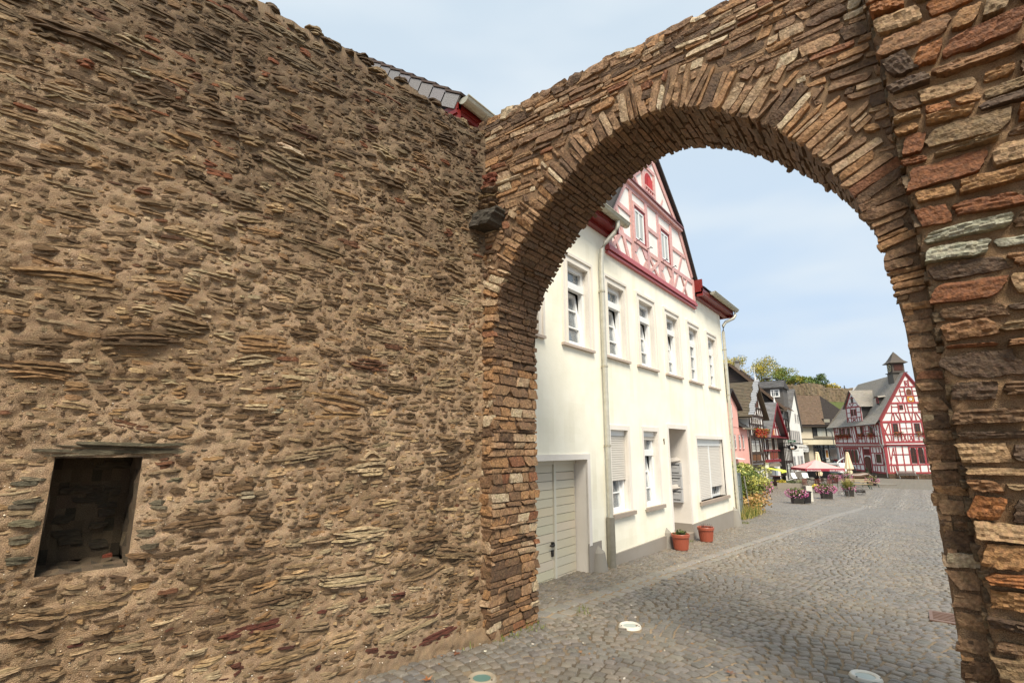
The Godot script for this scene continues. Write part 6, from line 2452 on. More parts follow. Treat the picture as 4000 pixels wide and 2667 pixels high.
	for k in 12:
		var a := TAU * k / 12
		b.box(Vector3(2.63 - 0.535, 10.25 + sin(a) * 0.32, tz + cos(a) * 0.32), Vector3(0.01, 0.12, 0.05), Basis(Vector3.RIGHT, PI / 2 - a))
	for e in [[2.2, 0.28], [-0.9, 0.22]]:
		b.box(Vector3(2.63 - 0.54, 10.25 + sin(e[0]) * e[1] / 2, tz + cos(e[0]) * e[1] / 2), Vector3(0.012, e[1], 0.04), Basis(Vector3.RIGHT, PI / 2 - e[0]))
	part(b, "clock_numerals", M.gloss, cf)
	for k in 7:
		b = MB.new()
		b.col = lin(112, 74, 66)
		b.box(Vector3(2.63, 9.98 + k * 0.09, tz + 0.51), Vector3(0.72, 0.06, 0.05), Basis(Vector3.RIGHT, 0.4))
		part(b, "louvre", M.paint, tu)
	b = MB.new()
	b.col = lin(60, 52, 46)
	b.cb(2.25, 9.93, tz + 0.49, 3.01, 10.62, tz + 0.505)
	part(b, "louvre_recess", M.plain, tu)
	# gutter and downpipe at the corner
	b = MB.new()
	b.col = lin(150, 150, 148)
	b.tube([Vector3(-0.45, 4.9, -11.8), Vector3(-0.45, 4.9, 0.2)], 0.05, 6)
	b.tube([Vector3(-0.45, 4.85, -1.2), Vector3(-0.25, 4.6, -0.9), Vector3(-0.16, 4.2, -0.25), Vector3(-0.16, 3.2, -0.1), Vector3(0.0, 2.6, 0.0), Vector3(0.02, 0.1, 0.06)], 0.045, 6)
	b.tube([Vector3(-0.45, 4.85, -11.6), Vector3(-0.15, 4.4, -11.3), Vector3(-0.14, 3.1, -11.1), Vector3(0.02, 2.6, -10.9), Vector3(0.02, 0.2, -10.9)], 0.045, 6)
	part(b, "downpipe", M.zinc, o)

func arched_window(o: Node, t: Transform3D, x0: float, x1: float, y0: float, y1: float, z: float) -> void:
	var b := MB.new()
	var r := (x1 - x0) / 2
	var p := PackedVector2Array([Vector2(x0, y0), Vector2(x1, y0)])
	for i in 9:
		p.append(Vector2((x0 + x1) / 2 + cos(PI * i / 8.0) * r, y1 - r * 1.3 + sin(PI * i / 8.0) * r * 1.3))
	b.col = lin(54, 34, 30)
	b.prism(p, z - 0.02, z + 0.015)
	var w := part(b, "window", M.gloss, o)
	w.transform = t
	b = MB.new()
	b.col = lin(110, 60, 40)
	b.cb((x0 + x1) / 2 - 0.012, y0, z + 0.01, (x0 + x1) / 2 + 0.012, y1, z + 0.024)
	b.cb(x0, (y0 + y1) / 2, z + 0.01, x1, (y0 + y1) / 2 + 0.02, z + 0.022)
	part(b, "glazing_bar", M.paint, w)

func row_at() -> Transform3D:
	return Transform3D(Basis(Vector3(0, 0, -S), Vector3(0, S, 0), Vector3(S, 0, 0)), Vector3(-12.48, -0.96, 0))

func plain_window(o: Node, x0: float, y0: float, x1: float, y1: float, z: float, frame_c: Color, trim_c: Color, cols := 2) -> void:
	var b := MB.new()
	b.col = trim_c
	frame_bars(b, x0 - 0.05, y0 - 0.04, x1 + 0.05, y1 + 0.05, 0.05, z - 0.01, z + 0.03)
	var w := part(b, "window", M.plain, o)
	b = MB.new()
	b.col = frame_c
	frame_bars(b, x0, y0, x1, y1, 0.045, z - 0.01, z + 0.02)
	for k in range(1, cols):
		var x := lerpf(x0, x1, float(k) / cols)
		b.cb(x - 0.02, y0, z - 0.01, x + 0.02, y1, z + 0.022)
	b.cb(x0, lerpf(y0, y1, 0.66), z - 0.01, x1, lerpf(y0, y1, 0.66) + 0.03, z + 0.021)
	part(b, "frame", M.plain, w)
	b = MB.new()
	b.col = lin(86, 90, 92)
	b.cb(x0 + 0.03, y0 + 0.03, z - 0.01, x1 - 0.03, y1 - 0.03, z + 0.008)
	part(b, "pane", M.gloss, w)

func gable_roof(o: Node, l: Vector2, a: Vector2, r: Vector2, z0: float, z1: float, c: Color, called := "roof") -> void:
	var b := MB.new()
	var v0 := Vector3(a.x - l.x, a.y - l.y, 0)
	var v1 := Vector3(a.x - r.x, a.y - r.y, 0)
	courses(b, Vector3(l.x, l.y, 0), Vector3(0, 0, 1), v0.normalized(), z0, z1, z0, z1, v0.length(), 0.15, 0.18, c, 0.025)
	courses(b, Vector3(r.x, r.y, 0), Vector3(0, 0, -1), v1.normalized(), -z1, -z0, -z1, -z0, v1.length(), 0.15, 0.18, c, 0.025)
	b.col = c
	for e in [[l, a], [a, r]]:
		b.quad(Vector3(e[0].x, e[0].y - 0.09, z1), Vector3(e[1].x, e[1].y - 0.09, z1), Vector3(e[1].x, e[1].y + 0.02, z1), Vector3(e[0].x, e[0].y + 0.02, z1))
		b.quad(Vector3(e[1].x, e[1].y - 0.09, z1), Vector3(e[0].x, e[0].y - 0.09, z1), Vector3(e[0].x, e[0].y - 0.09, z0), Vector3(e[1].x, e[1].y - 0.09, z0))
	part(b, called, M.roof, o)

func row_houses() -> void:
	rng.seed = 81
	var white := lin(238, 234, 228)
	var slate := lin(96, 94, 94)
	var dk := lin(66, 48, 38)
	# pink house
	var o := thing("pink_house", "pink rendered house with small slate gable and narrow white windows", "house", row_at())
	var b := MB.new()
	b.col = lin(238, 178, 166)
	b.cb(27.0, -1.2, -6.0, 33.55, 2.72, 0.0)
	b.prism(PackedVector2Array([Vector2(28.4, 2.7), Vector2(31.6, 2.7), Vector2(31.6, 3.85), Vector2(30.1, 4.7), Vector2(28.4, 3.85)]), -5.0, 0.02)
	part(b, "wall", M.plaster, o)
	gable_roof(o, Vector2(28.3, 3.72), Vector2(30.1, 4.82), Vector2(31.95, 3.75), -5.0, 0.25, lin(72, 66, 64))
	b = MB.new()
	courses(b, Vector3(31.6, 2.70, 0.22), Vector3.RIGHT, Vector3(0, 0.55, -0.83).normalized(), 0.0, 2.1, 0.0, 2.1, 1.9, 0.15, 0.18, lin(70, 66, 62))
	b.col = lin(58, 56, 56)
	b.cb(31.6, 2.8, -1.6, 33.3, 3.6, -0.35)
	part(b, "side_roof", M.roof, o)
	gutter(o, 31.7, 33.7, 2.68, 0.28)
	for e in [[30.4, 1.5, 30.7, 2.25], [31.33, 1.5, 31.66, 2.25], [32.15, 1.5, 32.42, 2.25], [30.05, 3.2, 30.42, 3.94], [29.3, 1.5, 29.6, 2.25]]:
		plain_window(o, e[0], e[1], e[2], e[3], 0.02, lin(240, 240, 236), lin(190, 150, 140), 1)
	b = MB.new()
	b.col = lin(128, 122, 116)
	b.tube([Vector3(33.62, 2.6, 0.12), Vector3(33.62, -1.2, 0.1)], 0.05, 8)
	part(b, "downpipe", M.zinc, o)
	b = MB.new()
	b.col = lin(236, 234, 230)
	b.box(Vector3(30.6, 0.95, 0.2), Vector3(0.6, 0.04, 0.4), Basis(Vector3.RIGHT, 0.12))
	part(b, "canopy", M.plain, o)
	# narrow dark-timbered house
	o = thing("timbered_house", "narrow white house with dark timbers and a red flower balcony", "house", row_at())
	b = MB.new()
	b.col = white
	b.cb(33.65, -1.2, -6.0, 37.4, 2.2, 0.0)
	b.cb(33.6, 2.2, -6.0, 37.5, 3.5, 0.12)
	b.prism(PackedVector2Array([Vector2(33.6, 3.5), Vector2(37.6, 3.5), Vector2(35.65, 5.6)]), -6.0, 0.16)
	part(b, "wall", M.plaster, o)
	timbers(o, [33.6, 3.5, 37.7, 3.52, 0.16, 33.6, 2.2, 37.5, 2.2, 0.2, 33.6, 3.0, 37.5, 3.0, 0.07, 33.75, 3.4, 33.75, 2.3, 0.16, 34.3, 3.4, 34.3, 2.3, 0.09, 34.75, 3.4, 34.75, 2.3, 0.08, 35.2, 3.4, 35.2, 2.3, 0.08, 35.65, 3.4, 35.65, 2.3, 0.08, 36.1, 3.4, 36.1, 2.3, 0.08, 36.6, 3.4, 36.6, 2.3, 0.09, 37.35, 3.4, 37.35, 2.3, 0.16], 0.12, 0.17, dk, M.paint)
	timbers(o, [34.4, 2.9, 35.0, 2.32, 0.05, 35.0, 2.9, 34.4, 2.32, 0.05, 35.0, 2.9, 35.6, 2.32, 0.05, 35.6, 2.9, 35.0, 2.32, 0.05, 35.7, 2.9, 36.4, 2.32, 0.05, 36.4, 2.9, 35.7, 2.32, 0.05], 0.18, 0.22, dk, M.paint)
	timbers(o, [34.9, 4.9, 36.6, 4.95, 0.16, 34.5, 4.06, 37.1, 4.06, 0.07, 35.0, 4.9, 34.9, 3.5, 0.08, 36.2, 4.9, 36.3, 3.5, 0.08, 34.4, 4.1, 34.7, 3.55, 0.06, 35.4, 4.06, 35.65, 3.8, 0.05, 35.9, 4.06, 35.65, 3.8, 0.05, 35.4, 3.55, 35.65, 3.8, 0.05, 35.9, 3.55, 35.65, 3.8, 0.05, 36.7, 4.1, 36.9, 3.55, 0.06, 35.65, 5.5, 35.65, 4.95, 0.07, 33.7, 3.6, 35.6, 5.6, 0.14, 37.6, 3.6, 35.7, 5.6, 0.14], 0.16, 0.21, dk, M.paint)
	timbers(o, [33.72, 2.1, 33.72, -1.0, 0.16, 34.05, 2.1, 34.05, -0.4, 0.12, 35.2, 2.1, 35.2, 0.7, 0.14, 36.4, 2.1, 36.4, 0.7, 0.14, 37.2, 2.1, 37.2, -0.4, 0.2, 33.7, 1.2, 37.3, 1.2, 0.12, 33.7, 0.66, 37.3, 0.66, 0.14, 36.5, 2.0, 37.0, 0.7, 0.06, 33.8, 0.4, 37.2, 0.35, 0.3], 0.0, 0.05, dk, M.paint)
	for e in [[34.2, 1.30, 35.1, 2.0], [35.3, 1.30, 36.2, 2.0]]:
		plain_window(o, e[0], e[1], e[2], e[3], 0.02, lin(240, 238, 230), dk, 4)
	for k in 8:
		b = MB.new()
		b.col = tone(lin(118, 76, 44), 0.25)
		b.cb(34.2 + k * 0.27, 0.76, 0.01, 34.44 + k * 0.27, 1.13, 0.035)
		part(b, "panel", M.paint, o)
	for k in 4:
		lattice_window(o, 34.36 + k * 0.45, 3.05, 34.72 + k * 0.45, 3.40, 0.125, white, 1, 2)
	lattice_window(o, 35.35, 4.12, 36.0, 4.78, 0.17, lin(120, 60, 44), 2, 2)
	flower_box(o, 34.2, 38.0, 2.62, 0.2, 0.35)
	gable_roof(o, Vector2(33.2, 3.40), Vector2(35.65, 5.75), Vector2(38.0, 3.42), -6.5, 0.45, lin(124, 112, 92))
	b = MB.new()
	b.col = lin(170, 170, 172)
	for k in 16:
		var f0 := k / 16.0
		var p := Vector2(33.3, 3.46).lerp(Vector2(35.6, 5.78), f0)
		b.box(Vector3(p.x + 0.08, p.y + 0.1, 0.38 + 0.04 * sin(k * 1.3)), Vector3(0.25, 0.10, 0.30), Basis(Vector3(0, 0, 1), 0.7))
	part(b, "zinc_verge", M.zinc, o)
	b = MB.new()
	b.col = lin(232, 230, 226)
	b.tube([Vector3(35.65, 5.7, 0.3), Vector3(35.65, 6.25, 0.3)], 0.07, 8, 0.02)
	b.tube([Vector3(35.65, 6.25, 0.3), Vector3(35.65, 6.7, 0.3)], 0.015, 6)
	part(b, "finial", M.gloss, o)
	# red-trimmed house
	o = thing("timbered_house", "half-timbered inn with dark red gable, red door hatch and red sills", "house", row_at())
	var rd := lin(136, 32, 42)
	b = MB.new()
	b.col = white
	b.cb(37.55, -1.5, -6.0, 42.3, 2.3, 0.0)
	b.prism(PackedVector2Array([Vector2(37.6, 2.3), Vector2(43.4, 2.3), Vector2(40.55, 4.5)]), -6.0, 0.1)
	part(b, "wall", M.plaster, o)
	timbers(o, [37.5, 2.32, 43.5, 2.33, 0.2, 37.5, 0.68, 42.3, 0.64, 0.18, 37.4, 1.36, 42.3, 1.34, 0.09], 0.04, 0.12, rd, M.paint)
	timbers(o, [37.7, 2.2, 37.7, 0.7, 0.1, 38.4, 2.2, 38.4, 0.7, 0.09, 38.85, 2.2, 38.85, 1.35, 0.1, 40.15, 2.2, 40.15, 0.7, 0.1, 40.5, 2.2, 40.5, 1.35, 0.08, 40.9, 2.2, 40.9, 1.35, 0.08, 41.5, 2.2, 41.5, 1.35, 0.07, 42.1, 2.2, 42.1, 0.7, 0.12, 37.8, 1.3, 38.3, 0.75, 0.06, 38.8, 1.3, 38.2, 0.75, 0.06], 0.0, 0.06, dk, M.paint)
	timbers(o, [39.3, 3.6, 38.2, 2.4, 0.08, 39.75, 3.9, 39.6, 2.4, 0.09, 41.1, 3.95, 41.4, 2.4, 0.09, 41.6, 3.5, 42.5, 2.4, 0.08, 39.5, 2.9, 38.6, 2.9, 0.06, 41.3, 3.0, 42.3, 3.0, 0.06, 39.9, 4.1, 41.0, 4.1, 0.08], 0.1, 0.15, rd, M.paint)
	for e in [[39.0, 1.40, 40.05, 2.16], [41.0, 1.40, 41.9, 2.14]]:
		plain_window(o, e[0], e[1], e[2], e[3], 0.02, lin(240, 232, 214), lin(150, 80, 40), 4)
	for k in 7:
		b = MB.new()
		b.col = lin(150, 52, 42) if k % 2 else lin(130, 82, 58)
		b.cb(39.2 + k * 0.38, 0.78, 0.02, 39.5 + k * 0.38, 1.27, 0.06)
		part(b, "panel", M.paint, o)
	b = MB.new()
	b.col = lin(150, 34, 48)
	var p2 := PackedVector2Array([Vector2(39.95, 2.9), Vector2(41.0, 2.9)])
	for i in 9:
		p2.append(Vector2(40.48 + cos(PI * i / 8.0) * 0.52, 3.4 + sin(PI * i / 8.0) * 0.45))
	b.prism(p2, 0.08, 0.15)
	part(b, "arched_hatch", M.gloss, o)
	b = MB.new()
	b.col = lin(206, 140, 90)
	b.cb(40.1, 2.42, 0.1, 40.9, 2.82, 0.14)
	part(b, "painted_panel", M.plain, o)
	gable_roof(o, Vector2(37.3, 2.2), Vector2(40.55, 4.75), Vector2(43.75, 2.2), -6.5, 0.55, lin(150, 150, 152))
	b = MB.new()
	b.col = lin(120, 22, 34)
	b.bar(Vector2(43.6, 2.2), Vector2(40.6, 4.62), 0.20, 0.45, 0.58)
	b.bar(Vector2(37.5, 2.2), Vector2(40.5, 4.62), 0.12, 0.45, 0.58)
	b.cb(37.5, 2.22, 0.12, 43.6, 2.30, 0.5)
	part(b, "barge_board", M.gloss, o)
	b = MB.new()
	b.col = lin(232, 230, 226)
	b.tube([Vector3(40.55, 4.7, 0.4), Vector3(40.55, 5.1, 0.4)], 0.08, 8, 0.02)
	b.tube([Vector3(40.55, 5.1, 0.4), Vector3(40.55, 5.6, 0.4)], 0.02, 6)
	part(b, "finial", M.gloss, o)
	b = MB.new()
	b.col = lin(226, 236, 96)
	b.box(Vector3(38.6, 0.12, 0.45), Vector3(1.6, 0.03, 0.9), Basis(Vector3.RIGHT, 0.22))
	b.cb(37.8, -0.08, 0.88, 39.4, 0.02, 0.91)
	part(b, "awning", M.cloth, o, "lime yellow awning")
	b = MB.new()
	b.col = lin(120, 112, 100)
	b.prism(PackedVector2Array([Vector2(38.5, 0.3), Vector2(40.3, 0.3), Vector2(40.0, 0.5), Vector2(38.9, 0.5)]), 0.0, 0.5)
	b.col = lin(170, 180, 186)
	b.cb(40.35, -1.3, 0.0, 41.2, 0.2, 0.04)
	part(b, "shop_door", M.gloss, o)
	# the big house behind, its slated gable towards the street's near end
	o = thing("slate_gabled_house", "tall house with dark slate-clad gable and dormer above its neighbours", "house", Transform3D(Basis().scaled(Vector3(S, S, S)), Vector3(-12.48, -0.96, -70.4)))
	b = MB.new()
	b.col = lin(66, 58, 54)
	var ga := PackedVector2Array([Vector2(-7.5, -0.5), Vector2(0.1, -0.5), Vector2(0.1, 4.5), Vector2(-3.18, 8.15), Vector2(-3.5, 8.15), Vector2(-7.5, 4.5)])
	b.prism(ga, -3.0, 0.0)
	var gw := part(b, "gable_wall", M.roof, o)
	for k in 18:
		b = MB.new()
		b.col = tone(lin(74, 64, 58), 0.08)
		var y := 4.2 + k * 0.21
		var half := (8.2 - y) * 0.9
		b.box(Vector3(-3.3, y, 0.02), Vector3(maxf(half * 2.0, 0.3), 0.2, 0.025), Basis(Vector3.RIGHT, -0.08))
		part(b, "slate_course", M.roof, gw)
	b = MB.new()
	b.col = lin(232, 230, 226)
	b.cb(-4.6, 6.1, 0.02, -1.9, 6.2, 0.06)
	part(b, "white_board", M.plain, gw)
	var rr := lin(122, 100, 82)
	b = MB.new()
	var vv := Vector3(-3.9, 3.95, 0)
	courses(b, Vector3(0.62, 4.40, 0), Vector3(0, 0, -1), vv.normalized(), -0.35, 2.9, -0.35, 2.9, vv.length(), 0.16, 0.2, rr, 0.03)
	b.col = rr
	b.bar(Vector2(0.62, 4.34), Vector2(-3.3, 8.30), 0.16, 0.2, 0.36)
	b.bar(Vector2(-7.2, 4.34), Vector2(-3.3, 8.30), 0.16, 0.2, 0.36)
	part(b, "roof", M.roof, o)
	b = MB.new()
	b.col = lin(150, 144, 136)
	b.cb(-3.1, 7.8, -1.2, -2.8, 8.6, -0.8)
	b.cb(-3.18, 8.6, -1.28, -2.72, 8.66, -0.72)
	part(b, "chimney", M.plaster, o)
	b = MB.new()
	b.col = lin(118, 116, 114)
	b.cb(-1.3, 4.7, -2.4, 0.35, 6.25, -0.5)
	var dm := part(b, "dormer", M.roof, o)
	b = MB.new()
	var dv := Vector3(0, 0.62, -0.9)
	courses(b, Vector3(-1.7, 6.2, -0.35), Vector3.RIGHT, dv.normalized(), 0.0, 2.2, 0.0, 2.1, dv.length(), 0.15, 0.18, lin(126, 126, 128), 0.03)
	b.col = lin(80, 78, 78)
	b.quad(Vector3(0.5, 6.2, -0.35), Vector3(0.5, 6.2, -2.5), Vector3(0.4, 6.85, -1.3), Vector3(0.4, 6.85, -1.3))
	b.quad(Vector3(0.5, 6.2, -2.5), Vector3(-1.7, 6.2, -2.5), Vector3(-1.7, 6.85, -1.25), Vector3(0.4, 6.85, -1.25))
	b.cb(-1.75, 6.12, -2.5, 0.5, 6.2, -0.3)
	part(b, "dormer_roof", M.roof, dm)
	plain_window(dm, -0.48, 5.48, 0.07, 6.0, -0.48, lin(244, 244, 240), lin(240, 240, 236), 2)
	# its front on the square: white with black timbers
	var fr := Node3D.new()
	fr.name = "street_front"
	fr.transform = Transform3D(Basis(Vector3(0, 0, -1), Vector3.UP, Vector3(1, 0, 0)), Vector3(0.12, 0, 0))
	o.add_child(fr)
	b = MB.new()
	b.col = white
	b.cb(0.02, -0.9, -0.1, 2.9, 4.5, 0.0)
	part(b, "front_wall", M.plaster, fr)
	var bl := lin(52, 42, 36)
	timbers(fr, [0.1, 4.4, 0.1, -0.8, 0.12, 2.8, 4.4, 2.8, -0.8, 0.12, 0.0, 2.95, 2.9, 2.98, 0.22, 0.0, 3.75, 2.9, 3.75, 0.07, 0.0, 0.48, 2.9, 0.45, 0.2, 0.0, 1.6, 2.9, 1.6, 0.09, 0.7, 4.4, 0.7, 0.5, 0.08, 1.3, 4.4, 1.3, 0.5, 0.08, 1.85, 4.4, 1.85, 0.5, 0.08, 2.35, 4.4, 2.35, 0.5, 0.08, 0.2, 3.7, 0.65, 3.05, 0.06, 1.35, 3.7, 1.8, 3.05, 0.06, 2.7, 3.7, 2.4, 3.05, 0.06], 0.0, 0.05, bl, M.paint)
	for e in [[0.25, -0.75, 1.1, 0.35], [1.35, -0.75, 2.2, 0.35], [0.8, 1.75, 1.25, 2.75], [1.9, 1.75, 2.3, 2.75]]:
		plain_window(fr, e[0], e[1], e[2], e[3], 0.01, lin(240, 238, 230), bl, 2)
	# white house
	o = thing("white_house", "white rendered house with steep slate roof, last of the row", "house", row_at())
	b = MB.new()
	b.col = lin(240, 238, 232)
	b.cb(46.9, -1.6, -6.0, 53.4, 3.25, 0.0)
	b.prism(PackedVector2Array([Vector2(46.9, 3.25), Vector2(53.4, 3.25), Vector2(51.7, 6.5)]), -6.0, 0.0)
	part(b, "wall", M.plaster, o)
	gable_roof(o, Vector2(46.6, 3.05), Vector2(51.75, 6.72), Vector2(53.65, 3.0), -6.3, 0.12, lin(140, 139, 138))
	for k in 6:
		plain_window(o, 46.98 + k * 0.95, 2.02, 47.36 + k * 0.95, 2.92, 0.02, lin(150, 148, 150), lin(176, 170, 166), 1)
	for e in [[47.9, -0.4, 48.7, 0.8], [50.1, -0.2, 50.7, 0.8], [51.4, -0.1, 52.4, 0.8]]:
		plain_window(o, e[0], e[1], e[2], e[3], 0.02, lin(200, 200, 200), lin(176, 170, 166), 2)
	for e in [[50.8, 3.75, 51.3, 4.4], [52.0, 3.75, 52.5, 4.4]]:
		plain_window(o, e[0], e[1], e[2], e[3], 0.01, lin(200, 200, 200), lin(180, 176, 170), 1)
	b = MB.new()
	b.col = lin(128, 122, 114)
	b.cb(46.88, -1.6, -0.1, 53.42, -0.42, 0.05)
	part(b, "plinth", M.plaster, o)
	b = MB.new()
	b.col = lin(180, 174, 168)
	b.cb(46.9, 1.86, -0.02, 53.4, 1.94, 0.06)
	part(b, "sill_band", M.plaster, o)
	b = MB.new()
	b.col = lin(90, 88, 86)
	b.cb(46.6, 3.5, -1.5, 47.7, 4.4, -0.3)
	b.cb(46.4, 4.4, -1.6, 47.9, 4.5, -0.2)
	part(b, "dormer", M.roof, o)
	# hanging signs
	var sg := thing("hanging_sign", "black oval tavern sign with a pale cup on a wrought iron arm", "sign", Transform3D(Basis().scaled(Vector3(S, S, S)), Vector3(-11.15, 1.56, -68.9)))
	b = MB.new()
	b.col = lin(26, 26, 28)
	b.lathe(PackedVector2Array([Vector2(0, -0.025), Vector2(0.30, -0.025), Vector2(0.33, 0.0), Vector2(0.30, 0.025), Vector2(0, 0.025)]), 26, Vector3.ZERO, Basis(Vector3.RIGHT, PI / 2) * Basis().scaled(Vector3(1, 1, 0.62)))
	part(b, "board", M.gloss, sg)
	b = MB.new()
	b.col = lin(226, 226, 222)
	b.prism(PackedVector2Array([Vector2(-0.13, -0.03), Vector2(-0.10, -0.11), Vector2(0.10, -0.11), Vector2(0.13, -0.03), Vector2(0.11, 0.12), Vector2(0.03, 0.03), Vector2(-0.03, 0.03), Vector2(-0.11, 0.12)]), 0.02, 0.04)
	b.col = lin(198, 150, 110)
	b.cb(-0.08, -0.12, 0.03, 0.08, -0.05, 0.045)
	part(b, "emblem", M.gloss, sg)
	b = MB.new()
	b.col = lin(40, 56, 46)
	b.tube([Vector3(-0.85, 0.30, 0), Vector3(0.55, 0.30, 0)], 0.02, 6)
	b.tube([Vector3(-0.85, 0.05, 0), Vector3(-0.5, 0.3, 0)], 0.016, 6)
	b.tube([Vector3(0, 0.3, 0), Vector3(0, 0.2, 0)], 0.012, 5)
	b.cb(-0.4, -0.27, -0.02, 0.4, -0.23, 0.02)
	part(b, "bracket", M.metal, sg)
	sg = thing("hanging_sign", "white framed inn sign lettered in black beside the oval sign", "sign", Transform3D(Basis().scaled(Vector3(S, S, S)), Vector3(-10.45, 1.60, -71.5)))
	b = MB.new()
	b.col = lin(236, 234, 226)
	b.prism(PackedVector2Array([Vector2(-0.32, -0.12), Vector2(0.24, -0.12), Vector2(0.30, 0.0), Vector2(0.24, 0.14), Vector2(-0.32, 0.14)]), -0.015, 0.015, true)
	part(b, "board", M.plain, sg)
	b = MB.new()
	b.col = lin(60, 58, 56)
	b.tube([Vector3(-0.9, 0.26, 0), Vector3(0.4, 0.26, 0)], 0.014, 5)
	b.tube([Vector3(-0.2, 0.26, 0), Vector3(-0.2, 0.14, 0)], 0.01, 5)
	part(b, "bracket", M.metal, sg)
	letters(sg, "HHOLZ", 0.11, Vector3(0.0, -0.04, 0.018), lin(40, 40, 40))
	sg = thing("street_sign", "small dark green street sign on the white house corner", "sign", Transform3D(Basis().scaled(Vector3(S, S, S)), Vector3(-12.3, 2.3, -73.2)))
	b = MB.new()
	b.col = lin(30, 84, 56)
	b.cb(-0.05, -0.08, -0.02, 0.55, 0.08, 0.0)
	part(b, "plate", M.gloss, sg)
	b = MB.new()
	b.col = lin(200, 206, 200)
	b.cb(0.08, -0.02, 0.0, 0.42, 0.02, 0.004)
	part(b, "lettering_line", M.gloss, sg)

func letters(o: Node, s: String, h: float, at: Vector3, c: Color) -> MeshInstance3D:
	var t := TextMesh.new()
	t.text = s
	var f := SystemFont.new()
	f.font_names = PackedStringArray(["Droid Serif"])
	f.font_weight = 700
	t.font = f
	t.font_size = 32
	t.pixel_size = h / 24.0
	t.depth = 0.008
	var m := MeshInstance3D.new()
	m.mesh = t
	m.name = "lettering"
	m.position = at
	var mm := mat(c, 0.6)
	m.material_override = mm
	o.add_child(m, true)
	return m

